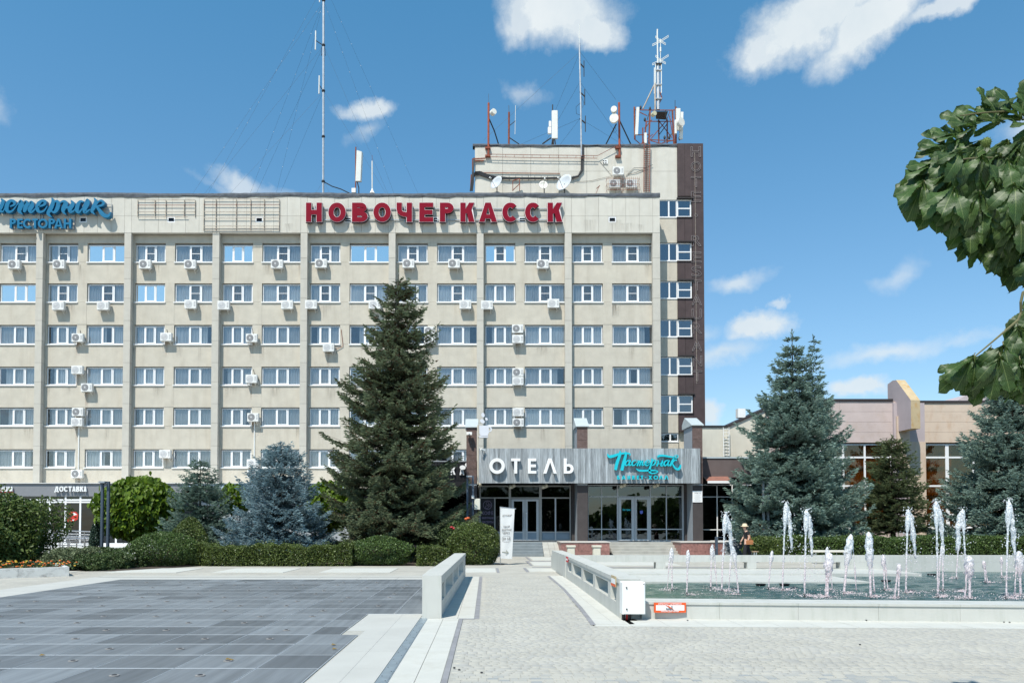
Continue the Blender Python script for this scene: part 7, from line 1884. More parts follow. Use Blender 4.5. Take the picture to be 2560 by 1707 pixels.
def hedge(x0, x1, Yf, dep, h, label, m, seed, n, slope=0.0, size=.065, top=None):
    r = np.random.RandomState(seed); t = thing('hedge', ((x0 + x1) / 2, Yf + dep / 2, 0), label, 'hedge')
    P_, D_ = [], []
    W_ = x1 - x0
    areas = [W_ * h * 1.0, W_ * dep, dep * h * .6, dep * h * .6, W_ * h * .25]
    nf = (np.array(areas) / sum(areas) * n).astype(int)
    for k, c in enumerate(nf):
        u, v, w = r.rand(c), r.rand(c), r.rand(c) ** 1.6 * .22
        if k == 0: p = np.stack([x0 + u * W_, Yf + w, v * h], 1); d = np.tile([0, -1., 0], (c, 1))
        elif k == 1: p = np.stack([x0 + u * W_, Yf + v * dep, h - w], 1); d = np.tile([0, 0, 1.], (c, 1))
        elif k == 2: p = np.stack([x0 + w, Yf + u * dep, v * h], 1); d = np.tile([-1., 0, 0], (c, 1))
        elif k == 3: p = np.stack([x1 - w, Yf + u * dep, v * h], 1); d = np.tile([1., 0, 0], (c, 1))
        else: p = np.stack([x0 + u * W_, Yf + dep - w, v * h], 1); d = np.tile([0, 1., 0], (c, 1))
        P_.append(p); D_.append(d)
    p, d = np.concatenate(P_), np.concatenate(D_)
    wob = .06 * np.sin(p[:, 0] * 2.1 + seed) + .04 * np.sin(p[:, 0] * 5.3) + .03 * np.sin(p[:, 0] * 11 + p[:, 1] * 3)
    p[:, 2] *= 1 + wob / max(h, .5); p[:, 1] += wob * .6 * (p[:, 1] < Yf + .3) - .04 * np.sin(p[:, 0] * 1.3); p[:, 1] += slope * (p[:, 0] - x0)
    sh = r.rand(len(p)) < .03; p[sh] += (d[sh] + np.array([0, 0, .4])) * (r.rand(sh.sum()) * .13)[:, None]
    lo = p[:, 2] < .12; p = p[~lo | (r.rand(len(p)) < .5)]; d = d[~lo | True][:len(p)]
    leaves_on('foliage', p, d, size, r, m, t)
    mb = MB(); xx = x0 + .15
    while xx < x1 - .1:
        y = Yf + dep * .4 + slope * (xx - x0); mb.tube([(xx, y, 0), (xx + r.uniform(-.1, .1), y - .1, h * .45), (xx + r.uniform(-.2, .2), y, h * .85)], .016, 4, .006); xx += .22
    mb.build('stems', bark, t)
    MB().box(x0 + .25, x1 - .25, Yf + .28 + max(0, slope * W_), Yf + dep - .2 + max(0, slope * W_), .15, h - .26).build('dark_twig_core', mat('dark_twig_core', (.018, .022, .010), 1.0), t)  # solid dark core standing in for twigs, inner shade put into its colour
    return t
g0 = lambda px, Y: (px - CX) / F * Y
hedge(g0(478, 32), g0(880, 32), 31.9, 1.5, .83, 'clipped low hedge running in front of the blue spruce', hedge_m, 1, 42000)
hedge(g0(1042, 32), g0(1122, 32), 32.0, 1.3, .80, 'short clipped hedge piece just left of the big round shrub', hedge_m, 2, 9000)
shrub('round_shrub', (g0(950, 32.8), 32.8), 1.25, .9, .66, 'loose greyish green shrub interrupting the hedge below the tallest spruce', hedge2_m, 5, 14000, .07, zc=.55)
shrub('round_shrub', (g0(1182, 33.8), 33.6), 1.15, 1.05, .98, 'big rounded dark shrub beside the white banner', hedge_m, 6, 22000, .07, zc=.80, amp=.10, shape=None)
shrub('round_shrub', (g0(408, 32.2), 32.2), 1.45, 1.2, .72, 'wide rounded clipped shrub left of the hedge', hedge2_m, 7, 20000, .065, zc=.62, amp=.08)
shrub('topiary', (g0(473, 33.4), 33.4), .95, .95, 1.02, 'cone shaped clipped topiary rising behind the wide shrub', hedge_m, 8, 17000, .06, zc=.98, amp=.06, shape='cone')
hedge(g0(1884, 37), g0(2660, 37), 36.4, 1.8, 1.08, 'long clipped hedge behind the fountain on the right', hedge2_m, 9, 60000, size=.08)
shrub('round_shrub', (g0(1912, 36.6), 36.6), 1.0, .8, .62, 'light green rounded left end of the fountain hedge', hedge_m, 10, 9000, .07, zc=.52)
shrub('catalpa_tree', (g0(350, 40), 40), 2.15, 1.9, 1.62, 'round-headed bright green catalpa with big leaves on the left', catal, 12, 5200, .27, cat='tree', zc=hgt(1272, 40), amp=.07, down=.75, depth=.35, aspect=.8, zbot=.5, spread=.5)
shrub('catalpa_tree', (g0(590, 44), 44), .95, .9, .75, 'bright green tree top showing between the two smaller spruces', catal, 13, 900, .25, cat='tree', zc=hgt(1250, 44), down=.7, aspect=.8, zbot=.8)
shrub('catalpa_tree', (g0(815, 42.5), 42.5), 1.35, 1.2, 1.25, 'bright green tree half hidden between the blue and the tallest spruce', catal, 15, 2200, .25, cat='tree', zc=hgt(1270, 42.5), down=.7, aspect=.8, zbot=.6)
for (px, Y, z1) in ((350, 40, 2.2), (590, 44, 2.2), (815, 42.5, 2.0)): 
    pass
shrub('lilac_bush', (g0(18, 29.5), 29.5), 1.6, 1.2, 1.62, 'large leafy bush at the left edge behind the kerb', bushd, 18, 12000, .125, cat='bush', zc=1.42, amp=.26, freq=3.4, down=.3, depth=.45, spread=1.0)
shrub('lilac_bush', (g0(-40, 28.5), 28.5), 1.6, 1.1, 1.3, 'lower left part of the bush cut by the left edge', bushd, 19, 7000, .125, cat='bush', zc=1.0, amp=.26, down=.3, depth=.45)
shrub('thuja', (g0(241, 39), 39), .32, .32, .85, 'thin dark thuja between the ramp railing and the lamp', thujam, 20, 3500, .09, cat='tree', zc=.95, shape='cone')
for i, (px, Y, w, h, lab) in enumerate(((152, 28.9, .7, .44, 'pale green loose shrub right of the left kerb'), (215, 29.8, .8, .46, 'greyish shrub below the ramp railing'), (265, 30.6, .7, .46, 'shrub with a few white flowers left of the lamp foot'), (318, 31.2, .7, .42, 'low shrub with white flowers beside the wide clipped shrub'), (185, 31.5, .9, .46, 'grey-green shrub behind the pale loose shrub'), (232, 29.0, .62, .34, 'small pale shrub at the very front between the kerb and the lamp'), (292, 30.1, .6, .36, 'small dull green shrub at the front, right below the lamp'))):
    t = shrub('flowering_shrub', (g0(px, Y), Y), w, .6, h, lab, grey_m if i in (0, 1, 4) else rosem, 30 + i, 5200, .075, zc=h * .8, amp=.22, depth=.4)
    if i in (2, 3):
        r = np.random.RandomState(i); m = MB()
        for k in range(46):
            a = r.uniform(3.4, 6.0); x, y, z = g0(px, Y) + math.cos(a) * w * .9 * r.rand(), Y + math.sin(a) * .55, .15 + r.rand() * h * 1.1
            m.lathe((x, y, z), [(.005, -.02), (.032, 0), (.005, .02)], 5)
        m.build('flowers', mat('white_petals', (.6, .62, .58), .7), t)
t = shrub('rose_bush', (g0(1150, 35.6), 35.6), .95, .6, .85, 'rose bush with orange and red blooms behind the big rounded shrub', rosem, 40, 6000, .085, zc=1.05, amp=.25, depth=.5)
orng = mat('orange_petals', (.55, .10, .02), .6); redp = mat('red_petals', (.35, .01, .02), .6)
for px, py, m_ in ((1170, 1295, orng), (1165, 1297, orng), (1135, 1321, redp), (1129, 1318, redp), (1153, 1333, redp)):
    x, z = at(px, py, 34.9); MB().lathe((x, 34.9, z), [(.02, -.06), (.085, 0), (.06, .05), (.01, .06)], 9).build('bloom', m_, t)
# marigolds in the flower bed
fb = MB(); gb = []; r = np.random.RandomState(4)
for k in range(130):
    x = -13.9 - r.rand() * 3.6; y = 24.0 + (x + 17.5) * .62 + r.rand() * 1.2 + .35; z = .27 + r.rand() * .2
    fb.mi(0 if r.rand() < .7 else 1).lathe((x, y, z), [(.01, -.02), (.045, .0), (.03, .025)], 6); gb.append((x, y, z - .06))
t = tag(fb.build('marigolds', [mat('marigold_orange', (.62, .13, .01), .6), mat('marigold_yellow', (.65, .40, .03), .6)]), 'orange and yellow marigolds growing in the left flower bed', 'flowers', kind='stuff')
g_ = np.repeat(np.array(gb), 14, 0) + r.normal(size=(len(gb) * 14, 3)) * .06; o = leaves_on('marigold_leaves', g_, np.tile([0, 0, 1.], (len(g_), 1)), .07, r, rosem, t, kind='stuff')
# the park behind the photographer, seen only as reflections in the glass fronts
r = np.random.RandomState(77); n = 26000; x = r.uniform(-60, 75, n); hh = 6.5 + 2.2 * np.sin(x * .21) + 1.3 * np.sin(x * .53 + 1) + .8 * np.sin(x * 1.3)
p_ = np.stack([x, -46 + r.normal(size=n) * 1.5 - np.abs(np.sin(x * .3)) * 2, hh * r.rand(n) ** .8], 1)
leaves_on('tree_belt', p_, np.tile([0, 1., .3], (n, 1)), .85, r, bushd, None, kind='stuff')['label'] = 'belt of park trees behind the square, mirrored in the glass fronts'
# ------------------------------------------------ horse chestnut branches overhead at the right
def chest_extra(t, cur, geo):
    n = t.nodes; uv = n.new('ShaderNodeUVMap'); sp = n.new('ShaderNodeSeparateXYZ'); t.links.new(uv.outputs[0], sp.inputs[0])
    def m(op, a, b=None, cl=False):
        q = n.new('ShaderNodeMath'); q.operation = op; q.use_clamp = cl
        for i, v in enumerate((a, b)):
            if v is None: continue
            if isinstance(v, (int, float)): q.inputs[i].default_value = v
            else: t.links.new(v, q.inputs[i])
        return q.outputs[0]
    c = m('ABSOLUTE', m('SUBTRACT', sp.outputs[0], .5)); mid = m('LESS_THAN', c, .014)
    st_ = m('FRACT', m('SUBTRACT', m('MULTIPLY', sp.outputs[1], 13.0), m('MULTIPLY', c, 9.0))); sv = m('LESS_THAN', st_, .11)
    v = m('MAXIMUM', mid, m('MULTIPLY', sv, .55))
    mm = n.new('ShaderNodeMix'); mm.data_type = 'RGBA'; t.links.new(v, mm.inputs[0]); t.links.new(cur, mm.inputs[6]); mm.inputs[7].default_value = (.19, .25, .08, 1)
    return mm.outputs[2]
chm = mat('chestnut_leaf', (.042, .090, .016), .5, var=.25, vscale=5, transl=.38, rand=.3, extra=chest_extra, spec=.6)
twig = mat('chestnut_twig', (.14, .13, .06), .7)
def leaflet_mesh(L, Wd, seed):
    r = random.Random(seed); nu, nv = 8, 22; vs_, fs_, uvs = [], [], []
    for j in range(nv + 1):
        v = j / nv; w = Wd * (math.sin(math.pi * min(1, v ** 1.25)) ** .85 * (0.35 + .75 * v)) + .002
        if v > .82: w = Wd * 1.02 * ((1 - v) / .18) ** .8 * (1 - .15 * (1 - v)) + .001
        for i in range(nu + 1):
            u = i / nu * 2 - 1
            ser = 1 + (.07 if (j % 2 == 0) else -.05) * (abs(u) > .99)
            x = u * w * ser; y = L * v
            st_ = v * 13 - abs(u) * w / Wd * 4.5
            z = -.20 * abs(x) ** 1.25 + .0035 * math.sin(st_ * 2 * math.pi) * (abs(u) > .05) - .22 * L * v * v + .02 * math.sin(v * 7 + seed) * u
            vs_.append((x, y, z + .16 * abs(u) * w)); uvs.append((u * .5 * min(1, w / Wd) + .5, v))
    for j in range(nv):
        for i in range(nu):
            a = j * (nu + 1) + i; fs_.append((a, a + 1, a + nu + 2, a + nu + 1))
    me = bpy.data.meshes.new('leaflet'); me.from_pydata(vs_, [], fs_); ul = me.uv_layers.new()
    for p in me.polygons:
        for li in p.loop_indices: ul.data[li].uv = uvs[me.loops[li].vertex_index]
    me.polygons.foreach_set('use_smooth', [True] * len(me.polygons)); me.materials.append(chm); me.update(); return me
lfm = [leaflet_mesh(.25, .056, s) for s in range(3)]
tree = thing('chestnut_tree', (6.4, 6.6, 0), 'horse chestnut branches with big ribbed leaves hanging in at the upper right', 'tree')
MB().tube([(6.4, 6.6, 0), (6.35, 6.5, 2.5), (6.0, 6.3, 4.2), (6.2, 6.4, 6.5)], .20, 10, .10).build('trunk', bark, tree)
def PP3(px, py, Y): x, z = at(px, py, Y); return Vector((x, Y, z))
branches = [[(6.1, 6.3, 4.0), PP3(2640, 420, 5.5), PP3(2470, 395, 5.3), PP3(2330, 410, 5.2)], [(6.1, 6.4, 4.6), PP3(2640, 290, 5.6), PP3(2500, 280, 5.5), PP3(2400, 290, 5.4)],
            [(6.2, 6.4, 3.6), PP3(2650, 560, 5.4), PP3(2500, 520, 5.3), PP3(2400, 500, 5.2)], [(6.3, 6.4, 3.0), PP3(2640, 720, 5.0), PP3(2545, 800, 4.9), PP3(2480, 855, 4.85), PP3(2432, 895, 4.8)]]
for b in branches: MB().tube([Vector(q) for q in smooth_path([tuple(v) for v in b], 5)], .011, 6, .004).build('branch', twig, tree)
hubs = [(2500, 378, 5.35, 245), (2545, 372, 5.3, 250), (2462, 352, 5.5, 215), (2520, 352, 5.45, 235), (2338, 412, 5.2, 200), (2365, 372, 5.2, 190), (2330, 440, 5.25, 215), (2402, 300, 5.4, 180), (2440, 275, 5.4, 150), (2500, 262, 5.5, 120), (2550, 255, 5.5, 90), (2372, 335, 5.45, 170), (2475, 320, 5.5, 200), (2540, 325, 5.5, 230),
        (2385, 430, 5.1, 230), (2455, 390, 5.1, 260), (2520, 400, 5.2, 270), (2565, 420, 5.2, 280), (2350, 490, 5.3, 225), (2400, 490, 5.2, 250), (2462, 500, 5.0, 265), (2520, 490, 5.1, 280), (2570, 500, 5.2, 260),
        (2425, 545, 5.3, 235), (2480, 560, 5.3, 262), (2540, 570, 5.2, 280), (2440, 590, 5.35, 240), (2500, 610, 5.3, 265), (2555, 630, 5.3, 275), (2420, 360, 5.6, 160), (2590, 340, 5.4, 200), (2600, 560, 5.3, 250), (2310, 455, 5.1, 225), (2455, 450, 5.45, 250), (2420, 415, 5.5, 200),
        (2436, 892, 4.8, 235), (2425, 905, 4.9, 215), (2508, 862, 4.8, 262), (2478, 872, 4.95, 250), (2545, 815, 4.9, 280), (2560, 860, 4.9, 270), (2520, 905, 5.0, 260), (2575, 920, 4.9, 280), (2570, 780, 5.1, 250), (2460, 930, 5.1, 255), (2610, 850, 5.0, 260), (2560, 300, 5.3, 240), (2590, 470, 5.1, 250), (2500, 340, 5.3, 230), (2440, 330, 5.3, 200), (2400, 380, 5.0, 215), (2490, 440, 5.2, 255), (2550, 540, 5.1, 255), (2600, 640, 5.1, 250), (2535, 460, 4.9, 262), (2590, 760, 5.0, 255), (2500, 890, 4.7, 268), (2550, 900, 4.7, 262), (2590, 890, 4.8, 250), (2470, 250, 5.6, 100), (2590, 270, 5.4, 130), (2450, 480, 4.95, 258), (2385, 470, 4.95, 235)]
cr_ = random.Random(9)
for (px, py, Y, ang) in hubs:
    if py < 345: py += 45
    c = PP3(px, py, Y); lf_ = bpy.data.objects.new('leaf', MB().tube([(0, 0, 0), (.03, .05, .03), (.08, .12, .05)], .004, 4, .0025).build('leaf', twig).data)
    bpy.data.objects.remove(bpy.data.objects[-1]) if False else None
    COL.objects.link(lf_); lf_.parent = tree; lf_.location = c - org(tree)
    nl = cr_.choice((5, 6, 6, 7)); aa = R(ang)
    main = Vector((math.cos(aa) * .75, cr_.uniform(-.45, .15), math.sin(aa) * .9)).normalized()
    side = main.cross(Vector((0, -1, .2))).normalized()
    for k in range(nl):
        f = (k - (nl - 1) / 2) / (nl / 2)
        d = (main * math.cos(f * 1.25) + side * math.sin(f * 1.25) + Vector((0, cr_.uniform(-.3, .3), -.35 * abs(f) - .1))).normalized()
        nrm = Vector((cr_.uniform(-.5, .4), -.75, cr_.uniform(.25, .9))); nrm = (nrm - d * nrm.dot(d)).normalized(); xx = d.cross(nrm)
        M4 = Matrix((xx, d, nrm)).transposed().to_4x4(); s = (1 - .28 * abs(f)) * cr_.uniform(.85, 1.15)
        o = link('leaflet', lfm[k % 3], lf_); o.matrix_local = M4 @ Matrix.Scale(s, 4)
for o in [o for o in bpy.data.objects if o.name.startswith('leaf') and o.parent is None and o.type == 'MESH']: bpy.data.objects.remove(o)
# the rest of the crown round the trunk, out of the photograph to the right
limbs = [[(6.3, 6.45, 3.2 + .35 * k), (6.3 + .8 * math.cos(k * 2.1), 6.4 + .7 * math.sin(k * 2.1), 4.0 + .4 * k), (6.3 + 1.9 * math.cos(k * 2.1 + .3), 6.4 + 1.5 * math.sin(k * 2.1 + .3), 4.5 + .42 * k)] for k in range(8)]
for b in [b for b in limbs if min(CX + q[0] / q[1] * F for q in b) > 2680]: MB().tube([Vector(q) for q in smooth_path(b, 4)], .05, 6, .015).build('branch', twig, tree)
proto_v = [np.array([v.co[:] for v in me.vertices]) for me in lfm]; proto_f = np.array([p.vertices[:] for p in lfm[0].polygons]); proto_uv = [np.array([d.uv[:] for d in me.uv_layers[0].data]) for me in lfm]
cv_, cf_, cu_ = [], [], []; nr = np.random.RandomState(31); cnt = 0
for k in range(420):
    d = nr.normal(size=3); d /= np.linalg.norm(d); c = np.array([6.3, 6.4, 5.2]) + d * np.array([2.4, 1.9, 2.3]) * (.45 + .55 * nr.rand())
    if k % 3 == 0: b = branches[k // 3 % 4]; c = np.array(b[0]) + (np.array(b[1]) - np.array(b[0])) * nr.rand() * 1.0 + nr.normal(size=3) * .3
    sh = c + np.array([.30, .56, -1.0]) * c[2]
    px_, py_ = CX + c[0] / c[1] * F, CX + sh[0] / sh[1] * F
    if px_ < 2640 + 0 * k or c[1] < 3.5 or (py_ < 2640 and HORIZON + EYE * F / sh[1] < 1730): continue
    mn_ = np.array([nr.normal() * .6, nr.normal() * .6, -.5]); mn_ /= np.linalg.norm(mn_); sd_ = np.cross(mn_, nr.normal(size=3)); sd_ /= np.linalg.norm(sd_)
    for j in range(6):
        f = (j - 2.5) / 3; dd = mn_ * math.cos(f * 1.3) + sd_ * math.sin(f * 1.3); dd /= np.linalg.norm(dd)
        nn = np.array([-.3, -.4, .8]) + nr.normal(size=3) * .3; nn -= dd * nn.dot(dd); nn /= np.linalg.norm(nn); xx = np.cross(dd, nn); q = j % 3
        cv_.append(c + proto_v[q] @ np.array([xx, dd, nn]) * nr.uniform(.85, 1.15)); cf_.append(proto_f + cnt); cu_.append(proto_uv[q]); cnt += len(proto_v[q])
o = fastmesh('leaves', np.concatenate(cv_), np.concatenate(cf_), chm, tree, smooth=True); o['kind'] = 'stuff'
ul = o.data.uv_layers.new(); ul.data.foreach_set('uv', np.concatenate(cu_).astype(np.float32).ravel())
burr = mat('green_burr', (.10, .14, .03), .8)
x = PP3(2466, 356, 5.0); m = MB(); m.lathe(x, [(.010, -.028)] + [(.029 * math.cos(u), .029 * math.sin(u)) for u in (-1, -.5, 0, .5, 1)] + [(.010, .028)], 12)
for k in range(50):
    a, b = k * 2.4, math.asin(1 - 2 * (k + .5) / 50); d = Vector((math.cos(a) * math.cos(b), math.sin(a) * math.cos(b), math.sin(b))); m.cyl(x + d * .026, x + d * .036, .0025, .0006, 4)
m.build('fruit', burr, tree)
# ================================================================== WATER JETS
def water_jet_mat():
    m = bpy.data.materials.new('jet_water'); m.use_nodes = True; t = m.node_tree; n = t.nodes; b = n['Principled BSDF']
    geo = n.new('ShaderNodeNewGeometry'); sp = n.new('ShaderNodeSeparateXYZ'); t.links.new(geo.outputs['Position'], sp.inputs[0])
    mr = n.new('ShaderNodeMapRange'); mr.inputs[1].default_value = .45; mr.inputs[2].default_value = 1.1; t.links.new(sp.outputs[2], mr.inputs[0])
    mx_ = n.new('ShaderNodeMix'); mx_.data_type = 'RGBA'; t.links.new(mr.outputs[0], mx_.inputs[0]); mx_.inputs[6].default_value = (.97, .83, .84, 1); mx_.inputs[7].default_value = (.96, .97, .98, 1)
    t.links.new(mx_.outputs[2], b.inputs['Base Color']); b.inputs['Roughness'].default_value = .45; b.inputs['IOR'].default_value = 1.33
    tr = n.new('ShaderNodeBsdfTransparent'); ms = n.new('ShaderNodeMixShader')
    nz = n.new('ShaderNodeTexNoise'); nz.inputs['Scale'].default_value = 26; nz.inputs['Detail'].default_value = 3; t.links.new(geo.outputs['Position'], nz.inputs['Vector'])
    m2 = n.new('ShaderNodeMapRange'); m2.inputs[1].default_value = .40; m2.inputs[2].default_value = .58; m2.inputs[3].default_value = .22; m2.inputs[4].default_value = .95; t.links.new(nz.outputs[0], m2.inputs[0])
    tl = n.new('ShaderNodeBsdfTranslucent'); t.links.new(mx_.outputs[2], tl.inputs[0]); m3 = n.new('ShaderNodeMixShader'); m3.inputs[0].default_value = .28; t.links.new(b.outputs[0], m3.inputs[1]); t.links.new(tl.outputs[0], m3.inputs[2])
    t.links.new(m2.outputs[0], ms.inputs[0]); t.links.new(tr.outputs[0], ms.inputs[1]); t.links.new(m3.outputs[0], ms.inputs[2]); t.links.new(ms.outputs[0], n['Material Output'].inputs['Surface'])
    return m
jm = water_jet_mat()
def blobby(path, rads, r, m, name, parent, n=9, rough=.28):
    """a wobbly column of water along path"""
    vs_ = []; fs_ = []; K = len(path); ph = r.uniform(0, 6)
    for k, (p, rd) in enumerate(zip(path, rads)):
        for i in range(n):
            t = 2 * math.pi * i / n + .25 * math.sin(k * .7); w = 1 + rough * math.sin(3 * t + k * 1.1 + ph) * .6 + r.uniform(-rough, rough) * .8
            vs_.append((p[0] + math.cos(t) * rd * w, p[1] + math.sin(t) * rd * w, p[2] + r.uniform(-.3, .3) * rd))
    for k in range(K - 1):
        for i in range(n): j = (i + 1) % n; fs_.append((k * n + i, k * n + j, (k + 1) * n + j, (k + 1) * n + i))
    fs_ += [tuple(range(n - 1, -1, -1)), tuple(range((K - 1) * n, K * n))]
    mb = MB(); mb.add(vs_, fs_); return mb.build(name, m, parent, smooth=True)
#      top x,y   base x,y   kind: s slim bud, p tall plume, f fat
JET = [(1679, 1368, 1680.3, 1475.6, 's'), (1720.6, 1374, 1717, 1487, 's'), (1780.6, 1360, 1776.7, 1471.7, 's'), (1813.9, 1283, 1804.5, 1477.5, 'p'), (1832.5, 1365, 1846, 1487, 's'),
       (1930.3, 1375.8, 1921.5, 1472.6, 's'), (1965, 1255.3, 1956.4, 1476.4, 'p'), (2016, 1271.9, 2011.5, 1491, 'p'), (2068.4, 1366.3, 2065, 1477, 's'), (2074, 1381, 2068.4, 1494, 'f'),
       (2127, 1334.4, 2110.5, 1484.9, 'f'), (2171.7, 1328.8, 2176.8, 1492.6, 'f'), (2207.4, 1384.9, 2211.8, 1476, 's'), (2270.5, 1271.9, 2264.8, 1482.3, 'p'), (2248.3, 1407.6, 2246.5, 1496, 's'),
       (2340, 1251.5, 2345, 1492.6, 'p'), (2356, 1353.5, 2358, 1477, 's'), (2406.4, 1271.9, 2416, 1480, 'p'), (2423, 1388, 2424.8, 1496.5, 'f'), (2398.8, 1335.7, 2391, 1446.6, 's'),
       (2458.7, 1400.7, 2463.8, 1456.8, 's'), (2503.4, 1391, 2504, 1444, 's'), (2522.5, 1249, 2516, 1496.5, 'p'), (2546.7, 1376.5, 2551.8, 1490, 'f')]
order = {k: sorted([i for i, j in enumerate(JET) if j[4] == k], key=lambda i: JET[i][0]) for k in 'spf'}
word = {'s': 'short slim bud-shaped water jet', 'p': 'tall water jet with falling foam plume', 'f': 'thick domed water jet of middle height'}
nozm = mat('nozzle_metal', (.12, .12, .12), .4, metal=.8)
jr = random.Random(21)
for i, (tx_, ty_, bx0, by0, kd) in enumerate(JET):
    xb, yb = gr(bx0, by0, WZ); top = at(tx_, ty_, yb); H = top[1] - WZ; dx = top[0] - xb
    k_ = order[kd].index(i)
    t = thing('water_jet', (xb, yb, WZ), f'{word[kd]}, {ORD[k_]} of its kind from the left', 'water jet', 'water jets of the fountain')
    n = 26; r0 = .017 if kd != 'f' else .028
    path = [(xb + dx * (j / n) ** 1.3, yb, WZ + H * j / n) for j in range(n + 1)]
    if kd == 's': rad = [r0 * (1 + .25 * jr.random()) if j / n < .62 else r0 + (.034) * math.sin(math.pi * min(1, (j / n - .62) / .40)) ** .7 for j in range(n + 1)]
    elif kd == 'f': rad = [r0 if j / n < .45 else r0 + .068 * math.sin(math.pi * min(1, (j / n - .45) / .57)) ** .7 for j in range(n + 1)]
    else: rad = [r0 * (1 + .3 * jr.random()) if j / n < .72 else r0 + .042 * math.sin(math.pi * min(1, (j / n - .72) / .30)) ** .6 for j in range(n + 1)]
    rad[-1] = .01
    blobby(path, rad, jr, jm, 'column', t)
    drops = MB()
    sd_ = jr.choice((-1, 1)) if kd != 'p' else (1 if i != 17 else -1)
    if kd == 'p':
        # falling sheet beside the column
        hh = H * jr.uniform(.45, .6); pf = []; n2 = 16; spread = .12 + .05 * jr.random()
        for j in range(n2 + 1):
            u = j / n2; pf.append((top[0] + sd_ * (spread * math.sqrt(u) * 1.1), yb + .03, top[1] - .04 - hh * u ** 1.25))
        blobby(pf, [.022 + .04 * math.sin(math.pi * min(1, u / n2 * 1.1)) * jr.uniform(.5, 1.2) for u in range(n2 + 1)], jr, jm, 'plume', t, 7, .6)
        for k in range(200):
            u = jr.random() ** 1.2; x = top[0] + jr.gauss(0, .05 + .13 * u) + sd_ * .10 * u; z = top[1] + .05 - (H * .85) * u; s = jr.uniform(.006, .016)
            drops.lathe((x, yb + jr.gauss(0, .08), z), [(.001, -s * 1.3), (s, 0), (.001, s * 1.3)], 4)
    elif i % 2 == 0 or kd == 'f':
        pf = [(top[0] + sd_ * (.03 + .09 * u / 9), yb, top[1] - .12 - H * .85 * (u / 9) ** 1.2) for u in range(10)]
        blobby(pf, [.018 * jr.uniform(.5, 1.4) for _ in range(10)], jr, jm, 'falling_strand', t, 6, .6)
        for k in range(26):
            u = jr.random(); s = jr.uniform(.005, .012); drops.lathe((top[0] + jr.gauss(0, .08) + sd_ * .06, yb + jr.gauss(0, .05), top[1] - H * u), [(.001, -s), (s, 0), (.001, s)], 4)
    # splash ring
    for k in range(150 if kd != 's' else 60):
        a = jr.uniform(0, 6.28); d = abs(jr.gauss(0, .22 if kd != 's' else .14)); s = jr.uniform(.004, .011); drops.lathe((xb + sd_ * .12 + math.cos(a) * d * 1.3, yb + math.sin(a) * d, WZ + .01 + abs(jr.gauss(0, .035))), [(.001, -s), (s * 1.5, 0), (.001, s)], 5)
    d_ = drops.build('droplets', jm, t); d_['kind'] = 'stuff'
    MB().lathe((xb, yb, WZ - .3), [(.02, 0), (.02, .36), (.013, .38)], 8).build('nozzle', nozm, t)
fl_ = [(1834, 902), (1898, 902), (2290, 905), (995 * 0 + 2212, 1450)]
for i, (px, py) in enumerate(((1903, 1459), (1963, 1459), (2331, 1434), (2217, 1450))):
    x, y = gr(px, py, WZ + .05)
    t = thing('floodlight', (x, y, WZ), ['black floodlight box at the water edge left of the tall plume', 'black floodlight box at the edge behind the second tall jet', 'black floodlight box by the rear water edge on the right', 'small black floodlight on the ledge beside a slim jet'][i], 'floodlight', 'floodlights in the fountain')
    MB().add([(x - .1, y, WZ - .02), (x + .1, y, WZ - .02), (x + .13, y - .02, WZ + .055), (x - .13, y - .02, WZ + .055), (x - .1, y + .12, WZ - .02), (x + .1, y + .12, WZ - .02), (x + .13, y + .12, WZ + .055), (x - .13, y + .12, WZ + .055)],
             [(0, 1, 2, 3), (1, 5, 6, 2), (5, 4, 7, 6), (4, 0, 3, 7), (3, 2, 6, 7)]).build('housing', darkmetal, t)
    MB().box(x - .09, x + .09, y - .024, y - .012, WZ + .0, WZ + .045).build('lens', glassblk, t)

# ================================================================== OBJECTS ON THE SQUARE
# electrical cabinet
Yc = 13.70
a = at(1556.5, 1535, Yc); b = at(1613.6, 1454.5, Yc)
t = thing('electrical_cabinet', ((a[0] + b[0]) / 2, Yc, 0), 'white metal cabinet on short legs at the near corner of the fountain', 'cabinet')
MB().bbox(a[0], b[0], Yc, Yc + .30, a[1], b[1], .012).build('housing', whitepaint, t)
MB().bbox(a[0] + .012, b[0] - .012, Yc - .012, Yc - .001, a[1] + .012, b[1] - .012, .006).build('door', mat('cabinet_white', (.80, .80, .78), .4, stain=(.6, .58, .52), stain_amt=.25), t)
for px, py in ((1566, 1468), (1566.5, 1521.5)): c = at(px, py, Yc); MB().cyl((c[0], Yc - .03, c[1]), (c[0], Yc - .01, c[1]), .013, n=10).build('lock', darkmetal, t)
c = at(1609, 1459, Yc); MB().box(c[0] - .012, c[0] + .012, Yc - .016, Yc - .01, c[1] - .008, c[1] + .008).build('badge', acgrille, t)
for px, m_ in ((1562, darkmetal), (1570.5, mat('red_pipe', (.5, .02, .02), .5)), (1578, darkmetal)):
    x = at(px, 1540, Yc)[0]; MB().cyl((x, Yc + .15, -.01), (x, Yc + .12, a[1] + .01), .028 if m_ is darkmetal else .02, n=8).build('leg', m_, t)
MB().box(a[0] + .02, a[0] + .26, Yc + .02, Yc + .28, 0, .012).build('foot_plate', darkmetal, t)
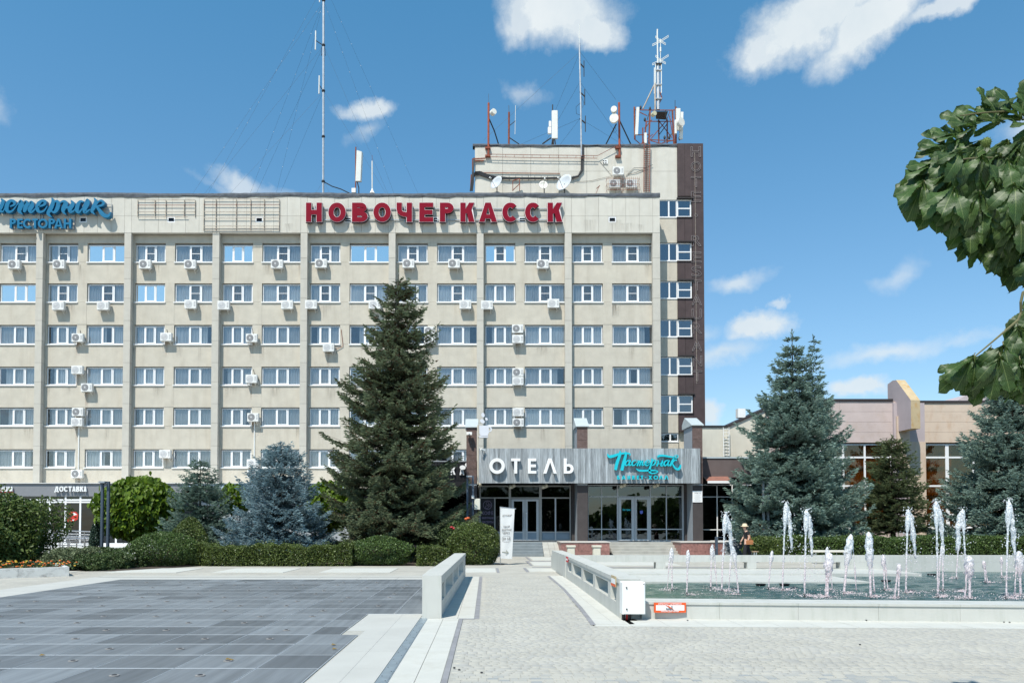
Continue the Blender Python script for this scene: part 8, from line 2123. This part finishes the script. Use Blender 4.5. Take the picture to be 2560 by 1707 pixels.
# no swimming sign
def fyw(x): return fy(x)
a = at(1635.3, 1530.2, 13.98); b = at(1714.6, 1505.8, 13.98); Ys = fy(b[0]) - .02
a = at(1635.3, 1530.2, Ys); b = at(1714.6, 1505.8, Ys)
t = thing('warning_sign', ((a[0] + b[0]) / 2, Ys, a[1]), 'orange КУПАТЬСЯ ЗАПРЕЩЕНО sign with a struck-out swimmer on the fountain wall', 'sign')
ora = mat('sign_orange', (.72, .10, .02), .5)
MB().box(a[0], b[0], Ys - .012, Ys + .03, a[1], b[1]).build('board', ora, t)
w, h = b[0] - a[0], b[1] - a[1]; X = lambda u: a[0] + w * u; Z = lambda v: a[1] + h * v
MB().box(X(.055), X(.945), Ys - .0145, Ys - .0122, Z(.22), Z(.76)).build('white_field', letterwhite, t)
text_block('lettering', 'КУПАТЬСЯ ЗАПРЕЩЕНО', X(.13), X(.86), Z(.80), Z(.96), Ys - .016, Ys - .0125, letterwhite, t, .02)
text_block('lettering', 'ОПАСНО ДЛЯ ЖИЗНИ', X(.21), X(.77), Z(.04), Z(.19), Ys - .016, Ys - .0125, letterwhite, t, .02)
m = MB()
for k in range(3):
    m.tube([(X(.36 + .24 * q / 14), Ys - .018, Z(.30 + .07 * k + .03 * math.sin(q * 1.3))) for q in range(15)], .0022, 4)
m.cyl((X(.555), Ys - .02, Z(.6)), (X(.555), Ys - .016, Z(.6)), .012, n=12)
m.build('waves', ink, t)
MB().prism([(X(.38), Z(.66)), (X(.45), Z(.7)), (X(.54), Z(.5)), (X(.58), Z(.4)), (X(.5), Z(.44)), (X(.44), Z(.56))], Ys - .019, Ys - .016).tube([(X(.36), Ys - .022, Z(.78)), (X(.62), Ys - .022, Z(.24))], .0028, 4).build('swimmer', ora, t)
# small signs on the slotted wall
for (pxs, pys, lab, two) in (((1530.5, 1541.5), (1438.5, 1467), 'small framed notice on the slotted wall near the white cabinet', 1), ((1416.5, 1421), (1390, 1405), 'small red edged notice at the far end of the slotted wall', 0)):
    X0 = 2.36 if two else 2.485
    def yx(px): return X0 * F / (px - CX)
    y0, y1 = yx(pxs[1]), yx(pxs[0]); z0 = at(pxs[1], pys[1], y0)[1]; z1 = at(pxs[1], pys[0] + 2, y0)[1]
    X0 = 2.36 + .14 * (y0 - 14.12) / 10.88
    t = thing('wall_notice', (X0 - .01, y0, z0), lab, 'sign')
    MB().box(X0 - .03, X0 - .013, y0, y1, max(z0, .5) if False else z0, z1).build('board', mat('notice_frame', (.45, .36, .22), .6) if two else mat('sign_red', (.5, .02, .03), .5), t)
    MB().box(X0 - .033, X0 - .0305, y0 + .03, y1 - .03, z0 + .05, z1 - .05).build('white_field', letterwhite, t)
    if two: MB().box(X0 - .034, X0 - .0315, y0 + .0, y1, z0, z0 + .045).build('orange_strip', ora, t)
# banner flag
Yb = 33.2; base = gr(1250.5, 1411); Yb = base[1]
t = thing('banner', (base[0], Yb, 0), 'white roll-down banner flag with ТВОЙ ЗАВТРАК ЧЕРЕЗ 20 М beside the rounded shrub', 'banner')
p = lambda px, py: at(px, py, Yb)
MB().cyl((p(1251, 1411)[0], Yb, 0), (p(1250.5, 1266)[0], Yb, p(1250.5, 1266)[1]), .02, n=8).build('pole', chrome, t)
q0, q1 = p(1249.5, 1267), p(1289.5, 1271.5); MB().cyl((q0[0], Yb, q0[1]), (q1[0], Yb, q1[1]), .018, n=8).build('cross_bar', chrome, t)
V = []; nu, nv = 10, 22
for j in range(nv + 1):
    v = j / nv
    l = p(1251 + .5 * v, 1269 + v * 126); rr_ = p(1286.5 - 6.5 * v, 1272 + v * 124.5)
    for i in range(nu + 1):
        u = i / nu; V.append((l[0] + (rr_[0] - l[0]) * u, Yb - .03 + .010 * math.sin(u * 5 + v * 4) * (.3 + u) + .006 * math.sin(u * 9 + v * 11), l[1] + (rr_[1] - l[1]) * u))
clo = mat('banner_cloth', (.74, .74, .73), .8, transl=.2, spec=.1)
mb = MB(); mb.add(V, [(j * (nu + 1) + i, j * (nu + 1) + i + 1, (j + 1) * (nu + 1) + i + 1, (j + 1) * (nu + 1) + i) for j in range(nv) for i in range(nu)]); mb.build('cloth', clo, t, smooth=True)
grey_ink = mat('grey_ink', (.22, .21, .20), .7)
for s, x0, x1, y0, y1, bd in (('дгечка*', 1256, 1280, 1291, 1284.5, 0), ('ТВОЙ', 1258, 1274, 1318, 1312.5, .01), ('ЗАВТРАК', 1254, 1279, 1326.5, 1321, .01), ('ЧЕРЕЗ', 1256.5, 1274, 1334.5, 1329, .01), ('20 М', 1257, 1274, 1349, 1343, .01)):
    a, b = p(x0, y0), p(x1, y1); text_block('lettering', s, a[0], b[0], a[1], b[1], Yb - .052, Yb - .047, grey_ink, t, bd)
c = p(1265.5, 1346); mb = MB(); pts = []
for k in range(25):
    th = 2 * math.pi * k / 24; ex_ = .13 if math.cos(th) > 0 else -.13
    pts.append((c[0] + ex_ * .45 + math.cos(th) * .12, Yb - .050, c[1] + math.sin(th) * .125))
mb.tube(pts, .005, 4).build('ring', grey_ink, t)
a, b, c2, d = p(1255, 1379), p(1271, 1380), p(1265, 1374.5), p(1264, 1385.5); ol = mat('olive_print', (.16, .15, .05), .7)
MB().tube([(a[0], Yb - .050, a[1]), (b[0], Yb - .050, b[1])], .009, 4).tube([(c2[0], Yb - .050, c2[1]), (b[0], Yb - .050, b[1]), (d[0], Yb - .050, d[1])], .009, 4).build('arrow', ol, t)
MB().cyl((base[0], Yb, 0), (base[0], Yb, .03), .18, n=14).build('foot', darkmetal, t)
# litter bins
for i, px in enumerate((1426.8, 1491)):
    Y = 36.5; x = (px - CX) / F * Y; t = thing('litter_bin', (x, Y, 0), ['cream stone litter bin by the red plinth, left one near the path', 'cream stone litter bin by the red plinth, right one'][i], 'bin', 'cream litter bins')
    cm = mat('cream_stone', (.56, .53, .44), .8, var=.05); zt = at(px, 1362.5, Y)[1]
    MB().bbox(x - .17, x + .17, Y - .17, Y + .17, 0, zt - .08, .02).build('body', cm, t); MB().bbox(x - .21, x + .21, Y - .21, Y + .21, zt - .078, zt, .015).build('lid', cm, t)
# lamps of two posts
lampm = mat('slate_metal', (.075, .10, .135), .5, metal=.3)
for i, (pxa, pxb, ptop, pbot, lab) in enumerate(((256.5, 271.5, 1203, 1367, 'tall slate lamp of two square posts before the round bright tree'), (1168.5, 1182.5, 1189, 1330, 'slate lamp of two posts between the tallest spruce and the cafe poster'), (1908, 1919, 1195, 1330, 'pale grey lamp post with a camera inside the twin-topped spruce'))):
    Y = (32.9, 38.5, 40.6)[i]; xa, zt = at(pxa, ptop, Y); xb = at(pxb, ptop, Y)[0]
    t = thing('street_lamp', ((xa + xb) / 2, Y, 0), lab, 'lamp post', 'two-post lamps')
    m_ = lampm if i < 2 else greymetal
    for x in (xa, xb): MB().box(x - .045, x + .045, Y - .06, Y + .06, 0, zt - (.0 if x == xb else .06)).build('post', m_, t)
    MB().box(xa - .05, xb - .05, Y - .25, Y + .06, zt - .07, zt).build('lamp_head', greymetal, t); MB().box(xa, xb - .08, Y - .22, Y - .02, zt - .10, zt - .072).build('light_panel', acgrille, t)
    MB().box(xa + .05, xb - .05, Y - .04, Y + .04, .35, .42).build('tie_bar', m_, t)
    if i: 
        MB().box(xb - .06, xb - .0 if i == 2 else xb + .06, Y - .2, Y - .07, zt - 1.1, zt - .95).build('camera', whitepaint, t)
a, b = at(1186, 1273, 38.4), at(1200.3, 1246, 38.4)
t = tag(MB().bbox(a[0], b[0], 38.35, 38.6, a[1], b[1], .015).build('meter_box', mat('cream_box', (.66, .65, .56), .5)), 'cream meter box fixed beside the two-post lamp by the cafe poster', 'box')
MB().cyl((a[0] + .02, 38.48, 0), (a[0] + .02, 38.48, a[1] + .02), .03, n=6).build('post', darkmetal, t)
# benches
for i, (x0p, x1p, Y, zt, lab, mm) in enumerate(((1880, 1896, 35.2, .50, 'small bench with a wooden seat beside the fountain hedge, behind the woman', 0), (2033, 2128, 34.0, .62, 'pale slatted bench behind the fountain wall before the hedge', 1))):
    x0, x1 = (x0p - CX) / F * Y, (x1p - CX) / F * Y
    if i == 1: zt = at(2080, 1378, Y)[1]
    t = thing('bench', ((x0 + x1) / 2, Y, 0), lab, 'bench'); sm = mat('bench_wood', (.28, .19, .12), .7) if i == 0 else mat('pale_slat', (.58, .56, .50), .6)
    for k in range(4): MB().bbox(x0, x1, Y + .11 * k, Y + .11 * k + .09, zt - .04 + (.0 if i == 0 else .05 * (k == 0)), zt + (.05 if i and k == 3 else 0), .008).build('slat', sm, t)
    for x in (x0 + .1, x1 - .1): MB().tube([(x, Y + .02, zt - .05), (x, Y + .02, 0), (x, Y + .4, 0), (x, Y + .4, zt - .05)], .02, 6).build('leg', greymetal, t)
# dark gate post and rail by the right plinth
t = thing('rail_post', (at(1791, 1360, 40.5)[0], 40.5, 0), 'dark square post with a thin rail right of the banquet stairs', 'railing')
x = at(1791, 1360, 40.5)[0]; MB().box(x - .06, x + .06, 40.44, 40.56, 0, at(0, 1341, 40.5)[1]).build('post', lampm, t); zt = at(0, 1341, 40.5)[1]
MB().box(x + .06, x + .5, 40.48, 40.52, zt - .05, zt - .02).build('rail', lampm, t)
# sheet of pebbles on the paving
m = MB()
for px, py in ((1719, 1453 + 97), (2166, 1550), (2510, 1554.5), (2524, 1555), (2150, 1611), (1135.7, 1669), (1148, 1674), (1204, 1681)):
    x, y = gr(px, py, .02); m.lathe((x, y, .018), [(.012, 0), (.018, .008), (.004, .016)], 6)
tag(m.build('pebbles', darkmetal), 'a few dark pebbles lying on the pale paving', 'pebbles', kind='stuff')

# ================================================================== THE WOMAN
Yp = 35.4
xg = (1866 - CX) / F * Yp
per = thing('person', (xg, Yp, 0), 'woman in a straw hat and black clothes carrying a brown shoulder bag, walking left', 'person')
skin = mat('skin', (.52, .33, .25), .55, spec=.3); blackc = mat('black_cloth', (.012, .012, .015), .85, var=.2); straw = mat('straw', (.62, .50, .34), .8, var=.12, vscale=20); tan = mat('tan_leather', (.38, .15, .06), .5); hairm = mat('brown_hair', (.09, .05, .03), .7)
def skinned(name, joints, edges_, m, parent, sub=2):
    me = bpy.data.meshes.new(name); me.from_pydata([(xg + j[0], Yp + j[1], j[2]) for j in joints], edges_, [])
    o = bpy.data.objects.new(name, me); COL.objects.link(o)
    s = o.modifiers.new('skin', 'SKIN'); bpy.context.view_layer.update()
    for v, j in zip(me.skin_vertices[0].data, joints): v.radius = (j[3], j[4] if len(j) > 4 else j[3])
    me.skin_vertices[0].data[0].use_root = True
    sb_ = o.modifiers.new('sub', 'SUBSURF'); sb_.levels = sb_.render_levels = sub
    dg = bpy.context.evaluated_depsgraph_get(); nm = bpy.data.meshes.new_from_object(o.evaluated_get(dg)); bpy.data.objects.remove(o)
    o3 = org(parent)
    for v in nm.vertices: v.co -= o3
    nm.materials.clear(); nm.materials.append(m); nm.polygons.foreach_set('use_smooth', [True] * len(nm.polygons))
    return link(name, nm, parent)
# body: walking to the left (-X), seen from the side and slightly behind
J = [(.02, 0, .92, .115, .13), (.02, 0, 1.08, .105, .12), (.0, 0, 1.24, .11, .15), (-.02, 0, 1.34, .085, .13), (-.05, 0, 1.42, .045), (-.085, 0, 1.50, .075, .07), (-.09, 0, 1.575, .082, .075), (-.085, 0, 1.62, .05),
     (-.05, -.08, .88, .085), (-.12, -.09, .50, .058), (-.10, -.09, .12, .036), (-.20, -.09, .035, .03), (.03, .08, .88, .085), (.10, .09, .50, .058), (.25, .09, .16, .036), (.17, .09, .05, .03),
     (-.01, -.17, 1.31, .055), (.05, -.21, 1.10, .042), (-.03, -.23, .93, .030), (-.07, -.235, .86, .026),
     (-.01, .17, 1.31, .055), (-.08, .20, 1.10, .042), (-.17, .20, .95, .030), (-.20, .20, .89, .026)]
Ed = [(0, 1), (1, 2), (2, 3), (3, 4), (4, 5), (5, 6), (6, 7), (0, 8), (8, 9), (9, 10), (10, 11), (0, 12), (12, 13), (13, 14), (14, 15), (3, 16), (16, 17), (17, 18), (18, 19), (3, 20), (20, 21), (21, 22), (22, 23)]
skinned('body', J, Ed, skin, per)
for hx_, hy in ((-.07, -.235), (-.20, .20)):
    for k in range(5):
        if k == 4: f = [(hx_ - .01, hy - .0, .872, .009), (hx_ - .035, hy - .01, .85, .008), (hx_ - .04, hy - .01, .825, .007)]
        else: l = (.062, .072, .068, .055)[k]; f = [(hx_ + .018 - .012 * k, hy, .852, .009), (hx_ + .02 - .016 * k, hy, .852 - l * .55, .008), (hx_ + .008 - .014 * k, hy + .004, .852 - l, .0065)]
        skinned('finger', f, [(0, 1), (1, 2)], skin, per, 1)
skinned('blouse', [(.02, 0, .95, .135, .16), (.02, 0, 1.08, .122, .145), (.0, 0, 1.24, .128, .175), (-.02, 0, 1.345, .10, .155), (-.035, 0, 1.385, .055, .07), (-.01, -.17, 1.32, .066), (.03, -.20, 1.20, .06), (-.01, .17, 1.32, .066), (-.05, .19, 1.20, .06)],
        [(0, 1), (1, 2), (2, 3), (3, 4), (3, 5), (5, 6), (3, 7), (7, 8)], blackc, per)
skinned('trousers', [(.02, 0, .97, .135, .155), (.02, 0, .86, .13, .15), (-.05, -.08, .78, .105), (-.12, -.09, .48, .088), (-.10, -.09, .10, .08), (.04, .08, .78, .105), (.11, .09, .48, .088), (.24, .09, .17, .075)],
        [(0, 1), (1, 2), (2, 3), (3, 4), (1, 5), (5, 6), (6, 7)], blackc, per)
for sx_, sy_, sz_ in ((-.14, -.09, .03), (.19, .09, .05)): skinned('shoe', [(sx_ + .07, sy_, sz_, .036, .03), (sx_, sy_, sz_, .036, .028), (sx_ - .09, sy_, sz_ - .005, .028, .022)], [(0, 1), (1, 2)], blackc, per, 1)
hc = (xg - .08, Yp, 1.615)
MB().lathe(hc, [(.185, -.03), (.19, -.018), (.12, .0), (.105, .03), (.10, .075), (.07, .105), (.01, .11)], 24).build('hat', straw, per, smooth=True)
MB().lathe((hc[0], hc[1], hc[2]), [(.109, .004), (.106, .028)], 24).build('hat_band', mat('hat_ribbon', (.45, .36, .25), .7), per)
skinned('hair', [(-.05, 0, 1.56, .075, .08), (-.02, 0, 1.50, .06, .07), (-.015, 0, 1.45, .035)], [(0, 1), (1, 2)], hairm, per)
MB().lathe((xg - .168, Yp, 1.545), [(.004, .02), (.014, -.012), (.006, -.02)], 8).build('nose', skin, per, smooth=True)
for s in (-1, 1):
    MB().lathe((xg - .158, Yp + s * .03, 1.565), [(.002, -.008), (.009, 0), (.002, .008)], 8).build('eye', darkmetal, per); MB().lathe((xg - .085, Yp + s * .078, 1.55), [(.01, -.028), (.02, 0), (.012, .028)], 8).build('ear', skin, per)
MB().box(xg - .166, xg - .155, Yp - .022, Yp + .022, 1.505, 1.512).build('mouth', mat('lips', (.35, .12, .10), .6), per)
bag = thing('shoulder_bag', (xg + .03, Yp - .26, .84), 'tan leather shoulder bag hanging at the hip of the woman', 'bag')
MB().bbox(xg - .10, xg + .20, Yp - .31, Yp - .20, .80, .99, .03).build('body', tan, bag); MB().tube([(xg - .05, Yp - .25, .98), (xg + .03, Yp - .17, 1.2), (xg + .0, Yp - .12, 1.40), (xg + .09, Yp - .05, 1.34), (xg + .13, Yp - .22, .98)], .011, 5).build('strap', tan, bag)
MB().bbox(xg - .09, xg + .19, Yp - .318, Yp - .31, .88, .985, .006).build('flap', tan, bag)
